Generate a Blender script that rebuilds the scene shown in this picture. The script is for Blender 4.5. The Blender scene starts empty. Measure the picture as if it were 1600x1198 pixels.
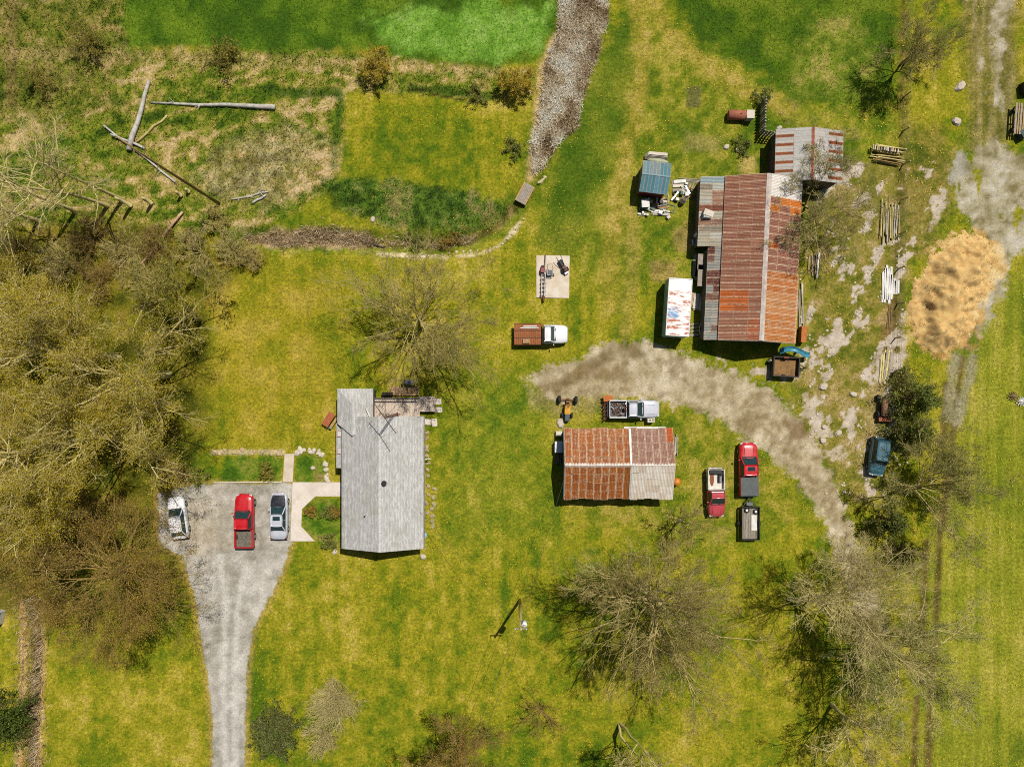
import bpy, math, random
import numpy as np
from mathutils import Vector, Matrix, Quaternion

# ------------------------------------------------------------------ camera, sky, sun, exposure
H = 71.0                      # drone height above the yard (m)
F = 1067.0                    # focal length in pixels of the 1600 px wide photograph
scene = bpy.context.scene
cam_data = bpy.data.cameras.new('camera')
cam_data.sensor_fit = 'HORIZONTAL'
cam_data.angle = 2 * math.atan(800.0 / F)
cam_data.clip_start = 0.5
cam_data.clip_end = 4000
cam = bpy.data.objects.new('camera', cam_data)
cam.location = (0, 0, H)
scene.collection.objects.link(cam)
scene.camera = cam

SUN_EL = math.radians(61.7)
SUN_AZ = math.atan2(0.555, 0.832)          # clockwise from +Y
world = bpy.data.worlds.new('World')
scene.world = world
world.use_nodes = True
wn = world.node_tree
wn.nodes.clear()
sky = wn.nodes.new('ShaderNodeTexSky')
sky.sky_type = 'NISHITA'
sky.sun_disc = False
sky.sun_elevation = SUN_EL
sky.sun_rotation = SUN_AZ
bg = wn.nodes.new('ShaderNodeBackground')
bg.inputs['Strength'].default_value = 0.05
wo = wn.nodes.new('ShaderNodeOutputWorld')
wn.links.new(sky.outputs[0], bg.inputs[0])
wn.links.new(bg.outputs[0], wo.inputs[0])

sun_data = bpy.data.lights.new('sun', 'SUN')
sun_data.energy = 4.6
sun_data.angle = math.radians(0.53)
sun_data.color = (1.0, 0.95, 0.87)
sun = bpy.data.objects.new('sun', sun_data)
sd = Vector((math.sin(SUN_AZ) * math.cos(SUN_EL), math.cos(SUN_AZ) * math.cos(SUN_EL), math.sin(SUN_EL)))
sun.rotation_euler = (-sd).to_track_quat('-Z', 'Y').to_euler()
sun.location = sd * 120
scene.collection.objects.link(sun)

scene.view_settings.view_transform = 'Standard'
scene.view_settings.look = 'None'
scene.view_settings.exposure = 0.24
scene.view_settings.gamma = 1.0
scene.view_settings.use_curve_mapping = False
scene.cycles.max_bounces = 6
scene.cycles.diffuse_bounces = 2
scene.cycles.transparent_max_bounces = 6
scene.cycles.use_denoising = False
scene.cycles.filter_width = 1.0

C = scene.collection
R = math.radians
GAIN = 0.70                   # photograph tone -> surface albedo under this sun

# ------------------------------------------------------------------ helpers
def W(px, py, z=0.0):
    """point at height z that the photograph shows at pixel px, py"""
    return Vector(((px - 800) / F * (H - z), (599 - py) / F * (H - z), z))

def lin(c):
    out = []
    for v in c:
        v = v / 255.0
        out.append((v / 12.92 if v <= 0.04045 else ((v + 0.055) / 1.055) ** 2.4))
    return np.array(out)

def alb(c, g=GAIN):
    return np.clip(lin(c) * g, 0.003, 0.82)

def vnoise(x, y, s=0):
    x = np.asarray(x, float); y = np.asarray(y, float)
    ix = np.floor(x).astype(np.int64); iy = np.floor(y).astype(np.int64)
    fx = x - ix; fy = y - iy
    fx = fx * fx * (3 - 2 * fx); fy = fy * fy * (3 - 2 * fy)
    def h(a, b):
        n = (a * 374761393 + b * 668265263 + s * 974126177) & 0xffffffff
        n = ((n ^ (n >> 13)) * 1274126177) & 0xffffffff
        n = n ^ (n >> 16)
        return (n & 0xffff) / 65535.0
    a = h(ix, iy); b = h(ix + 1, iy); c = h(ix, iy + 1); d = h(ix + 1, iy + 1)
    return (a * (1 - fx) + b * fx) * (1 - fy) + (c * (1 - fx) + d * fx) * fy

def fbm(x, y, s=0, o=4):
    t = 0; a = 0.5; tot = 0
    for k in range(o):
        t = t + a * vnoise(x * 2 ** k + 17.3 * k, y * 2 ** k - 9.1 * k, s + k); tot += a; a *= 0.55
    return t / tot

def sstep(a, b, x):
    t = np.clip((x - a) / (b - a), 0, 1)
    return t * t * (3 - 2 * t)

def fast_mesh(name, V, Fc):
    V = np.ascontiguousarray(V, np.float32); Fc = np.ascontiguousarray(Fc, np.int32)
    me = bpy.data.meshes.new(name)
    me.vertices.add(len(V)); me.vertices.foreach_set('co', V.ravel())
    n, k = Fc.shape
    me.loops.add(n * k); me.loops.foreach_set('vertex_index', Fc.ravel())
    me.polygons.add(n)
    me.polygons.foreach_set('loop_start', np.arange(0, n * k, k, dtype=np.int32))
    me.polygons.foreach_set('loop_total', np.full(n, k, np.int32))
    me.update(calc_edges=True)
    return me

def set_col(me, col, name='Col'):
    a = me.attributes.new(name, 'FLOAT_COLOR', 'POINT')
    c = np.ones((len(col), 4), np.float32); c[:, :3] = col
    a.data.foreach_set('color', c.ravel())

def set_flt(me, v, name):
    a = me.attributes.new(name, 'FLOAT', 'POINT')
    a.data.foreach_set('value', np.ascontiguousarray(v, np.float32))

def link(name, me, m=None, parent=None):
    o = bpy.data.objects.new(name, me)
    C.objects.link(o)
    if m is not None and me is not None and len(me.materials) == 0:
        me.materials.append(m)
    if parent is not None:
        o.parent = parent
    return o

def tag(o, label=None, cat=None, group=None, kind=None):
    if label: o['label'] = label
    if cat: o['category'] = cat
    if group: o['group'] = group
    if kind: o['kind'] = kind
    return o

def thing(name, label, cat, loc, rz=0.0, group=None):
    o = bpy.data.objects.new(name, None)
    o.empty_display_size = 0.3
    C.objects.link(o)
    o.location = loc
    o.rotation_euler = (0, 0, rz)
    return tag(o, label, cat, group)

class MB:
    def __init__(s):
        s.v = []; s.f = []
    def add(s, vs, fs):
        b = len(s.v); s.v += [tuple(p) for p in vs]; s.f += [tuple(i + b for i in f) for f in fs]
        return s
    def box(s, cx, cy, cz, sx, sy, sz, rz=0.0, tilt=None, taper=1.0):
        c, n = math.cos(rz), math.sin(rz)
        vs = []
        for dz in (-.5, .5):
            k = 1.0 if dz < 0 else taper
            for dx, dy in ((-.5, -.5), (.5, -.5), (.5, .5), (-.5, .5)):
                p = Vector((dx * sx * k, dy * sy * k, dz * sz))
                if tilt is not None: p = tilt @ p
                vs.append((cx + p.x * c - p.y * n, cy + p.x * n + p.y * c, cz + p.z))
        return s.add(vs, [(3, 2, 1, 0), (4, 5, 6, 7), (0, 1, 5, 4), (1, 2, 6, 5), (2, 3, 7, 6), (3, 0, 4, 7)])
    def bar(s, p0, p1, w, h):
        """rectangular bar between two points"""
        p0 = Vector(p0); p1 = Vector(p1); d = p1 - p0
        q = d.to_track_quat('X', 'Z').to_matrix()
        m = (p0 + p1) / 2
        L = d.length
        vs = []
        for dz in (-.5, .5):
            for dx, dy in ((-.5, -.5), (.5, -.5), (.5, .5), (-.5, .5)):
                vs.append(m + q @ Vector((dx * L, dy * w, dz * h)))
        return s.add(vs, [(3, 2, 1, 0), (4, 5, 6, 7), (0, 1, 5, 4), (1, 2, 6, 5), (2, 3, 7, 6), (3, 0, 4, 7)])
    def tube(s, pts, r, n=8, cap=True):
        pts = [Vector(p) for p in pts]
        rs = r if isinstance(r, (list, tuple)) else [r] * len(pts)
        vs = []; fs = []
        for i, p in enumerate(pts):
            d = (pts[min(i + 1, len(pts) - 1)] - pts[max(i - 1, 0)]).normalized()
            a = d.cross(Vector((0, 0, 1)))
            if a.length < 1e-3: a = d.cross(Vector((1, 0, 0)))
            a.normalize(); b = d.cross(a)
            for k in range(n):
                t = 2 * math.pi * k / n
                vs.append(p + (a * math.cos(t) + b * math.sin(t)) * rs[i])
        for i in range(len(pts) - 1):
            for k in range(n):
                k2 = (k + 1) % n
                fs.append((i * n + k, i * n + k2, (i + 1) * n + k2, (i + 1) * n + k))
        if cap:
            fs.append(tuple(range(n))[::-1]); fs.append(tuple(range((len(pts) - 1) * n, len(pts) * n)))
        return s.add(vs, fs)
    def prism(s, poly, z0, z1):
        n = len(poly)
        area = sum(poly[i][0] * poly[(i + 1) % n][1] - poly[(i + 1) % n][0] * poly[i][1] for i in range(n))
        if area < 0: poly = poly[::-1]
        vs = [(p[0], p[1], z0) for p in poly] + [(p[0], p[1], z1) for p in poly]
        fs = [tuple(range(n))[::-1], tuple(range(n, 2 * n))] + [(i, (i + 1) % n, n + (i + 1) % n, n + i) for i in range(n)]
        return s.add(vs, fs)
    def torus(s, c, axis, R0, r, n=16, m=6):
        c = Vector(c); axis = Vector(axis).normalized()
        a = axis.cross(Vector((0.3, 0.5, 0.8))).normalized(); b = axis.cross(a)
        vs = []; fs = []
        for i in range(n):
            t = 2 * math.pi * i / n; d = a * math.cos(t) + b * math.sin(t)
            for k in range(m):
                u = 2 * math.pi * k / m
                vs.append(c + d * (R0 + r * math.cos(u)) + axis * r * 1.15 * math.sin(u))
        for i in range(n):
            for k in range(m):
                fs.append((i * m + k, i * m + (k + 1) % m, ((i + 1) % n) * m + (k + 1) % m, ((i + 1) % n) * m + k))
        return s.add(vs, fs)
    def rock(s, c, r, rng, flat=0.6):
        vs = []; fs = []; rings = 3; n = 7
        vs.append((c[0], c[1], c[2] - r * flat * .5))
        ph = rng.random() * 6
        ax = r * rng.uniform(.8, 1.3); ay = r * rng.uniform(.7, 1.05); rot = rng.random() * 3
        for i in range(rings):
            t = (i + 1) / (rings + 1) * math.pi
            for k in range(n):
                u = 2 * math.pi * k / n + ph
                q = rng.uniform(.85, 1.12) * math.sin(t)
                x, y = ax * q * math.cos(u), ay * q * math.sin(u)
                vs.append((c[0] + x * math.cos(rot) - y * math.sin(rot), c[1] + x * math.sin(rot) + y * math.cos(rot), c[2] - r * flat * math.cos(t) * rng.uniform(.9, 1.1)))
        vs.append((c[0], c[1], c[2] + r * flat))
        for k in range(n):
            fs.append((0, 1 + (k + 1) % n, 1 + k))
            for i in range(rings - 1):
                a0 = 1 + i * n; b0 = a0 + n
                fs.append((a0 + k, a0 + (k + 1) % n, b0 + (k + 1) % n, b0 + k))
            l = 1 + (rings - 1) * n
            fs.append((l + k, l + (k + 1) % n, len(vs) - 1))
        return s.add(vs, fs)
    def mesh(s, name, smooth=False):
        me = bpy.data.meshes.new(name); me.from_pydata([tuple(v) for v in s.v], [], s.f); me.update()
        if smooth: me.polygons.foreach_set('use_smooth', [True] * len(me.polygons))
        return me
    def build(s, name, m, parent=None, smooth=False, bevel=0):
        o = link(name, s.mesh(name, smooth), m, parent)
        if bevel:
            b = o.modifiers.new('bevel', 'BEVEL'); b.width = bevel; b.segments = 2; b.limit_method = 'ANGLE'
        return o

# ------------------------------------------------------------------ materials
MATS = {}
def nodes(name):
    m = bpy.data.materials.new(name); m.use_nodes = True
    nt = m.node_tree; nt.nodes.clear()
    out = nt.nodes.new('ShaderNodeOutputMaterial'); b = nt.nodes.new('ShaderNodeBsdfPrincipled')
    nt.links.new(b.outputs[0], out.inputs[0])
    return m, nt, b
def N(nt, t, **kw):
    n = nt.nodes.new(t)
    for k, v in kw.items():
        if k in n.inputs: n.inputs[k].default_value = v
        else: setattr(n, k, v)
    return n
def mixc(nt, fac, a, b, mode='MIX'):
    n = nt.nodes.new('ShaderNodeMix'); n.data_type = 'RGBA'; n.blend_type = mode
    for sock, val in ((0, fac), (6, a), (7, b)):
        if hasattr(val, 'is_linked') or hasattr(val, 'links'): nt.links.new(val, n.inputs[sock])
        elif isinstance(val, (int, float)): n.inputs[sock].default_value = val
        else: n.inputs[sock].default_value = (val[0], val[1], val[2], 1)
    return n.outputs[2]
def ramp(nt, src, lo, hi, a=0.0, b=1.0):
    n = nt.nodes.new('ShaderNodeMapRange'); nt.links.new(src, n.inputs[0])
    n.inputs[1].default_value = lo; n.inputs[2].default_value = hi; n.inputs[3].default_value = a; n.inputs[4].default_value = b
    return n.outputs[0]
def noise(nt, vec, scale, detail=4, rough=.6, dim='3D'):
    n = nt.nodes.new('ShaderNodeTexNoise'); n.inputs['Scale'].default_value = scale
    n.inputs['Detail'].default_value = detail; n.inputs['Roughness'].default_value = rough
    if vec is not None: nt.links.new(vec, n.inputs['Vector'])
    return n.outputs[0]
def bump(nt, b, src, st=.4, dist=.03):
    n = nt.nodes.new('ShaderNodeBump'); n.inputs['Strength'].default_value = st; n.inputs['Distance'].default_value = dist
    nt.links.new(src, n.inputs['Height']); nt.links.new(n.outputs[0], b.inputs['Normal'])

def mat(name, c1, c2=None, scale=3.0, rough=.8, metal=0.0, bmp=0.3, coat=0.0, spec=0.4, c3=None, g=GAIN, stretch=None):
    """mottled procedural surface: two or three tones of the same stuff, grain and a little relief"""
    if name in MATS: return MATS[name]
    m, nt, b = nodes(name)
    geo = N(nt, 'ShaderNodeTexCoord')
    vec = geo.outputs['Object']
    if stretch:
        mp = N(nt, 'ShaderNodeMapping'); mp.inputs['Scale'].default_value = stretch
        nt.links.new(vec, mp.inputs[0]); vec = mp.outputs[0]
    n1 = noise(nt, vec, scale, 5, .65)
    c2 = c2 or tuple(v * .78 for v in c1)
    col = mixc(nt, ramp(nt, n1, .38, .64), alb(c1, g), alb(c2, g))
    if c3 is not None:
        n2 = noise(nt, vec, scale * 2.7, 4, .7)
        col = mixc(nt, ramp(nt, n2, .55, .68), col, alb(c3, g))
    nt.links.new(col, b.inputs['Base Color'])
    b.inputs['Roughness'].default_value = rough; b.inputs['Metallic'].default_value = metal
    b.inputs['Specular IOR Level'].default_value = spec
    b.inputs['Coat Weight'].default_value = coat; b.inputs['Coat Roughness'].default_value = .08
    if bmp: bump(nt, b, noise(nt, vec, scale * 6, 4, .7), bmp, .02)
    MATS[name] = m
    return m

def paint(name, c, c2=None, rough=.35, dirt=.25):
    """car paint: clear coat, some dust"""
    if name in MATS: return MATS[name]
    m, nt, b = nodes(name)
    tc = N(nt, 'ShaderNodeTexCoord')
    n1 = noise(nt, tc.outputs['Object'], 2.2, 6, .7)
    dust = alb((150, 140, 118))
    base = mixc(nt, ramp(nt, noise(nt, tc.outputs['Object'], 1.1, 3, .5), .35, .7), alb(c), alb(c2 or tuple(v * .86 for v in c)))
    col = mixc(nt, ramp(nt, n1, .45, .8, 0, dirt), base, dust)
    nt.links.new(col, b.inputs['Base Color'])
    nt.links.new(ramp(nt, n1, .4, .75, rough, rough + .3), b.inputs['Roughness'])
    b.inputs['Coat Weight'].default_value = .5; b.inputs['Coat Roughness'].default_value = .12
    MATS[name] = m
    return m

def glass():
    if 'car_glass' in MATS: return MATS['car_glass']
    m, nt, b = nodes('car_glass')
    tc = N(nt, 'ShaderNodeTexCoord')
    nt.links.new(mixc(nt, noise(nt, tc.outputs['Object'], 2.5, 3), alb((26, 44, 46)), alb((52, 78, 80))), b.inputs['Base Color'])
    b.inputs['Roughness'].default_value = .12; b.inputs['Specular IOR Level'].default_value = .4
    MATS['car_glass'] = m
    return m

RUBBER = mat('rubber', (38, 38, 38), (58, 55, 50), 4, .9)
STEEL = mat('dark_steel', (62, 58, 54), (92, 76, 62), 5, .6, .4)
CHROME = mat('bare_metal', (190, 190, 188), (140, 140, 138), 6, .35, .7)
RUST = mat('rusty_iron', (132, 66, 36), (88, 48, 32), 5, .85, 0, .5, c3=(160, 92, 52))
WOODG = mat('grey_wood', (176, 164, 148), (132, 120, 104), 3, .9, 0, .5, c3=(204, 192, 176), stretch=(1, 6, 6))
WOODT = mat('tan_wood', (196, 164, 118), (158, 124, 84), 3, .85, 0, .4, stretch=(1, 6, 6))
WOODB = mat('brown_wood', (162, 100, 58), (116, 66, 38), 3, .85, 0, .5, stretch=(6, 1, 6))
WHITE = mat('white_paint', (236, 234, 228), (210, 206, 196), 2, .6, 0, .15)
BLACKM = mat('black_metal', (34, 34, 34), (54, 50, 46), 4, .55, .2)
CONC = mat('concrete', (228, 216, 202), (212, 198, 182), .8, .9, 0, .3, c3=(234, 224, 212))
# ------------------------------------------------------------------ the ground: colour map, height, classes (all in photo pixels -> metres on the ground)
def poly_sd(x, y, P):
    """signed distance to a polygon, positive inside"""
    x = np.asarray(x, float); y = np.asarray(y, float)
    d = np.full(x.shape, 1e9); ins = np.zeros(x.shape, bool)
    n = len(P)
    for i in range(n):
        ax, ay = P[i]; bx, by = P[(i + 1) % n]
        ex, ey = bx - ax, by - ay
        t = np.clip(((x - ax) * ex + (y - ay) * ey) / (ex * ex + ey * ey + 1e-9), 0, 1)
        d = np.minimum(d, np.hypot(x - ax - t * ex, y - ay - t * ey))
        c = ((ay > y) != (by > y)) & (x < ex * (y - ay) / ((by - ay) if by != ay else 1e-9) + ax)
        ins ^= c
    return np.where(ins, d, -d)

def line_d(x, y, P):
    d = np.full(np.shape(x), 1e9)
    for i in range(len(P) - 1):
        ax, ay = P[i]; bx, by = P[i + 1]
        ex, ey = bx - ax, by - ay
        t = np.clip(((x - ax) * ex + (y - ay) * ey) / (ex * ex + ey * ey + 1e-9), 0, 1)
        d = np.minimum(d, np.hypot(x - ax - t * ex, y - ay - t * ey))
    return d

DRIVE = [(300, 757), (457, 755), (455, 846), (449, 872), (427, 922), (397, 978), (386, 1040), (383, 1110), (382, 1230), (334, 1230), (331, 1110), (324, 1050), (313, 985), (306, 940), (296, 900), (284, 868), (250, 850), (246, 770)]
FARM = [(818, 592), (850, 572), (905, 560), (945, 535), (1000, 534), (1060, 546), (1110, 568), (1160, 588), (1205, 610), (1250, 655), (1284, 705), (1310, 768), (1338, 830), (1360, 880), (1388, 990), (1350, 1000), (1315, 900), (1296, 840), (1275, 790), (1240, 745), (1190, 705), (1150, 672), (1085, 640), (1030, 626), (940, 622), (875, 625), (835, 610)]
EAST = [(1478, 228), (1520, 236), (1528, 90), (1518, -40), (1580, -40), (1572, 90), (1565, 220), (1610, 250), (1610, 395), (1578, 400), (1572, 455), (1545, 505), (1520, 545), (1480, 552), (1492, 470), (1540, 380), (1500, 330), (1484, 275)]
REED = [(880, -40), (950, -40), (946, 25), (934, 80), (915, 130), (904, 165), (898, 200), (868, 225), (848, 262), (832, 270), (834, 215), (850, 150), (856, 100), (872, 50)]
DITCH = [(380, 372), (440, 376), (520, 374), (600, 380), (680, 382), (740, 374), (778, 350), (806, 322), (822, 300), (836, 270), (850, 232)]
WDITCH = [(50, 940), (52, 1010), (50, 1090), (46, 1160), (44, 1240)]

def hgt(X, Y):
    px = X / H * F + 800; py = 599 - Y / H * F
    d = line_d(px, py, DITCH)
    h = -0.55 * (1 - sstep(4, 22, d))
    h = h - 0.6 * (1 - sstep(3, 16, line_d(px, py, WDITCH)))
    h = h + 0.12 * sstep(0, 40, poly_sd(px, py, [(500, 275), (790, 290), (800, 325), (740, 365), (560, 350)]))
    return h
def hz(px, py):
    p = W(px, py); return float(hgt(np.array([p.x]), np.array([p.y]))[0])

def pal(n, *cs):
    """palette lookup by a 0-1 field"""
    cs = [alb(c) for c in cs]
    k = len(cs) - 1
    t = np.clip(n, 0, .9999) * k
    i = t.astype(int); f = (t - i)[:, None]
    A = np.array(cs)
    return A[i] * (1 - f) + A[i + 1] * f

def ground_field(X, Y):
    """surface colour, gravel amount, grass height and class of the ground"""
    px = X / H * F + 800; py = 599 - Y / H * F
    x, y = px / 15.0, py / 15.0
    n_big = fbm(x / 9, y / 9, 3, 3); n_mid = fbm(x / 2.6, y / 2.6, 11, 4); n_fine = fbm(x / .7, y / .7, 23, 3)
    con = lambda v, k=2.2: np.clip((v - .5) * k + .5, 0, 1)
    wob = (fbm(x / 1.1, y / 1.1, 31, 4) - .5) * 2
    n_row = fbm(x / .7, y / 9, 29, 3)
    nn = con(.3 * n_big + .22 * n_mid + .3 * n_fine + .18 * n_row, 3.0)
    col = pal(nn, (78, 104, 14), (110, 122, 18), (138, 136, 26), (158, 148, 40), (180, 162, 70))
    grav = np.zeros(len(px)); tall = np.full(len(px), .05) + .03 * n_mid; cls = np.zeros(len(px), int)
    flower = sstep(.46, .66, fbm(x / 4, y / 4, 77, 3))
    def over(m, c):
        nonlocal col
        m = np.clip(m, 0, 1)[:, None]; col = col * (1 - m) + c * m
    bcol = np.tile(alb((178, 164, 134)), (len(px), 1))
    def overb(m, c):
        nonlocal bcol, grav
        m = np.clip(m, 0, 1); grav = np.maximum(grav, m) if m.max() > .8 else grav
        k = np.clip(m * 4, 0, 1)[:, None] if m.max() > .8 else m[:, None]; bcol = bcol * (1 - k) + c * k
    def pm(P, soft=8, w=10):
        return sstep(-soft, soft, poly_sd(px, py, P) + wob * w)
    def lm(P, wd, soft=4, w=4):
        return 1 - sstep(wd - soft, wd + soft, line_d(px, py, P) + wob * w)
    # greener lawn east of the house, yellow lawn west of it
    over(.6 * pm([(690, 560), (860, 600), (870, 850), (700, 850)], 50, 20), pal(con(n_mid * .5 + n_fine * .5, 2.8), (84, 110, 22), (110, 126, 28), (140, 142, 42)))
    over(.45 * pm([(330, 420), (540, 420), (520, 690), (330, 700)], 40, 20), pal(con(n_mid), (126, 124, 20), (164, 142, 36), (184, 154, 70)))
    over(.8 * pm([(830, 90), (1000, 30), (1080, 60), (1240, 130), (1400, 160), (1400, 240), (1240, 420), (1100, 440), (900, 440), (830, 330)], 40, 30), pal(con(n_mid * .5 + n_fine * .5, 3), (70, 98, 16), (98, 116, 22), (124, 130, 32), (154, 146, 56)))
    over(.5 * pm([(890, 640), (1140, 650), (1270, 800), (1120, 860), (880, 800)], 30, 30), pal(con(n_mid * .5 + n_fine * .5, 3), (84, 104, 18), (118, 124, 28), (148, 140, 52), (172, 152, 84)))
    # mower stripes on the west lawn
    st = .5 + .5 * np.sin(py / 15 * 2 * np.pi / 1.5)
    over(.18 * st * pm([(330, 400), (620, 415), (560, 600), (330, 640)], 20), pal(n_fine, (110, 118, 20), (160, 146, 40)))
    # hay field in the north, lush patch and the field to the north-east
    fl = pm([(170, -60), (880, -60), (872, 40), (838, 100), (770, 106), (640, 96), (560, 80), (420, 88), (300, 72), (190, 80)], 8, 10)
    over(fl, pal(con(n_mid, 3), (56, 88, 12), (74, 106, 18), (98, 124, 26)))
    over(.95 * pm([(565, 30), (640, 8), (720, 20), (760, -20), (800, 20), (860, 10), (850, 70), (800, 96), (700, 90), (615, 80)], 12, 22), pal(con(n_fine * .6 + n_mid * .4, 2.6), (92, 136, 36), (116, 158, 54), (138, 172, 78)))
    over(.5 * np.maximum(lm([(540, 45), (600, 25), (660, -10)], 2, 2, 1), lm([(552, 52), (612, 32), (676, -4)], 2, 2, 1)), pal(n_fine, (50, 80, 16), (64, 92, 20)))
    ne = pm([(1010, -60), (1400, -60), (1395, 150), (1340, 175), (1240, 150), (1160, 105), (1090, 70)], 14, 16)
    over(ne, pal(con(n_mid, 2.6), (58, 88, 10), (76, 104, 14), (104, 122, 28)))
    over(.8 * pm([(1270, 30), (1340, 40), (1370, 130), (1240, 140), (1250, 60)], 20, 30), pal(con(n_fine * .5 + n_mid * .5, 3), (80, 104, 20), (126, 138, 40), (168, 154, 80)))
    over(.85 * pm([(920, 130), (985, 10), (990, 110), (960, 230), (930, 330), (880, 420), (840, 380), (870, 250)], 16, 14), pal(con(n_mid), (62, 92, 14), (82, 106, 20), (112, 122, 30)))
    # worn cart track running north
    for P in ([(985, -20), (1005, 60), (1000, 130), (985, 210), (968, 300), (955, 400), (950, 480)], [(1015, -20), (1035, 40), (1062, 70), (1110, 110), (1160, 140), (1230, 170)]):
        over(.75 * lm(P, 13, 9, 9), pal(con(n_mid * .5 + n_fine * .5), (128, 126, 30), (160, 144, 54), (190, 164, 92)))
    over(.55 * lm([(985, 330), (990, 420), (975, 520)], 10, 8, 8), pal(con(n_fine), (140, 132, 44), (176, 152, 80)))
    # rough meadow in the north-west, straw and green
    me_ = pm([(-60, -60), (190, -60), (200, 76), (330, 76), (560, 84), (760, 108), (830, 110), (845, 140), (820, 155), (700, 150), (540, 140), (532, 270), (470, 330), (380, 372), (200, 350), (-60, 360)], 6, 9)
    nm = con(.36 * fbm(x / 4.5 + .4 * y, y / 2.6, 41, 4) + .34 * fbm(x / 1.6 + .5 * y, y / .6, 43, 3) + .3 * n_fine, 3.6)
    over(me_, pal(nm, (58, 82, 16), (84, 108, 22), (110, 126, 32), (134, 136, 46), (164, 148, 78), (194, 170, 118)))
    over(.6 * me_ * pm([(-60, -60), (190, -60), (190, 180), (-60, 200)], 20, 30), pal(con(n_fine * .5 + n_mid * .5, 3), (66, 74, 20), (96, 104, 30), (128, 124, 50), (156, 134, 84)))
    over(.7 * lm([(20, -20), (18, 160)], 9, 5, 5), pal(n_fine, (104, 92, 44), (134, 116, 66)))
    over(.42 * me_ * (1 - sstep(6, 15, np.abs(py - 92 - 8 * wob - (px - 300) * .03))), pal(con(n_fine), (150, 132, 66), (200, 172, 122)))
    over(.85 * np.clip(lm([(415, 142), (470, 146), (528, 144)], 7, 3, 3) + lm([(640, 138), (690, 142), (742, 150), (768, 152)], 6, 3, 3), 0, 1), pal(n_fine, (48, 74, 16), (74, 104, 24)))
    over(.9 * lm([(640, 141), (668, 141), (676, 148), (710, 154), (745, 160)], 1.6, 1, 1), pal(n_fine, (40, 36, 16), (60, 50, 24)))
    over(.8 * lm([(532, 150), (528, 200), (520, 260)], 5, 3, 5), pal(n_fine, (52, 84, 20), (82, 110, 28)))
    over(.42 * pm([(360, 215), (460, 190), (530, 230), (500, 290), (420, 320), (300, 300), (330, 240)], 16, 22), pal(con(n_fine), (150, 124, 74), (196, 166, 122), (216, 192, 158)))
    # green bank above the ditch, ditch bottom with brown stems, pale stone edge
    over(.95 * pm([(497, 278), (600, 282), (760, 306), (812, 322), (790, 345), (740, 368), (650, 362), (570, 345), (520, 320)], 8, 14), pal(con(n_mid * .5 + n_fine * .5, 3.4), (40, 62, 18), (62, 94, 24), (88, 116, 38), (130, 126, 70)))
    over(.6 * lm(DITCH[:8], 19, 7, 10), pal(con(n_mid * .4 + n_fine * .6, 3), (56, 86, 20), (88, 116, 30), (124, 132, 48)))
    over(.95 * lm(DITCH[:8], 6, 3, 7), pal(con(n_fine * .5 + n_mid * .5, 3), (44, 36, 18), (78, 68, 30), (104, 102, 36), (140, 118, 72)))
    over(.85 * lm([(420, 372), (480, 370), (560, 374)], 12, 6, 10), pal(con(n_fine), (150, 122, 84), (206, 174, 138)))
    over(.95 * lm([(592, 396), (640, 400), (700, 402), (745, 398), (780, 384), (800, 364), (812, 348)], 2.4, 1.6, 4), pal(con(n_fine), (186, 166, 120), (222, 206, 168)))
    # ground below the western thicket and trees
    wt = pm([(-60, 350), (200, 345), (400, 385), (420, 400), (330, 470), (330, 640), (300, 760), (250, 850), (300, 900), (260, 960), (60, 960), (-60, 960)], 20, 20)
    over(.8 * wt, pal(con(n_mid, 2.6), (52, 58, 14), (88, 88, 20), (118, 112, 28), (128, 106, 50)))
    # yard in the east: thin grass and pale stony patches
    yd = pm([(1255, 260), (1400, 250), (1500, 220), (1480, 330), (1420, 420), (1410, 600), (1380, 780), (1330, 790), (1260, 700), (1230, 590), (1260, 540)], 16, 16)
    over(.92 * yd, pal(con(n_mid * .45 + n_fine * .55, 3.2), (92, 100, 28), (122, 118, 42), (144, 130, 62), (168, 146, 98)))
    over(.7 * pm([(1415, 190), (1480, 200), (1490, 330), (1440, 400), (1412, 380)], 16, 18), pal(con(n_mid * .5 + n_fine * .5, 3.2), (76, 84, 22), (110, 108, 36), (140, 120, 60), (124, 128, 44)))
    stony = yd * sstep(.55, .64, .7 * fbm(x / 1.5 + .3 * y, y / 2.6, 57, 4) + .3 * n_fine)
    overb(.95 * stony, pal(con(n_fine), (164, 148, 122), (206, 192, 172)))
    over(.7 * pm([(1362, 600), (1378, 600), (1362, 740), (1340, 740)], 12, 8), pal(n_fine, (156, 132, 88), (196, 170, 124)))
    over(.8 * lm([(1394, 470), (1390, 560)], 12, 8, 8), pal(con(n_fine), (130, 96, 58), (168, 134, 88)))
    # eastern field with drill rows
    ef = pm([(1500, 560), (1620, 380), (1620, 1240), (1425, 1240), (1440, 1000), (1455, 830), (1500, 700)], 16, 12)
    rows = fbm(x / .45, y / 14, 66, 3)
    over(ef, pal(con(.4 * n_mid + .22 * n_big + .38 * rows, 3.0), (100, 116, 24), (128, 134, 32), (146, 146, 42), (168, 158, 66)))
    for k, P in enumerate(([(1447, 845), (1443, 930), (1438, 1010)], [(1478, 600), (1474, 720)], [(1504, 560), (1492, 640), (1486, 720), (1468, 840), (1462, 990), (1452, 1100), (1450, 1230)], [(1432, 1090), (1426, 1230)])):
        over(.9 * lm(P, 5.4, 3, 3), pal(con(n_fine), (70, 60, 22), (96, 82, 36), (124, 104, 58)))
    over(.7 * pm([(1498, -40), (1592, -40), (1586, 215), (1518, 232), (1512, 120)], 12, 16), pal(con(n_fine * .4 + fbm(x / .5, y / 8, 88, 3) * .6, 3.4), (96, 90, 36), (128, 114, 62), (160, 142, 98)))
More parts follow.
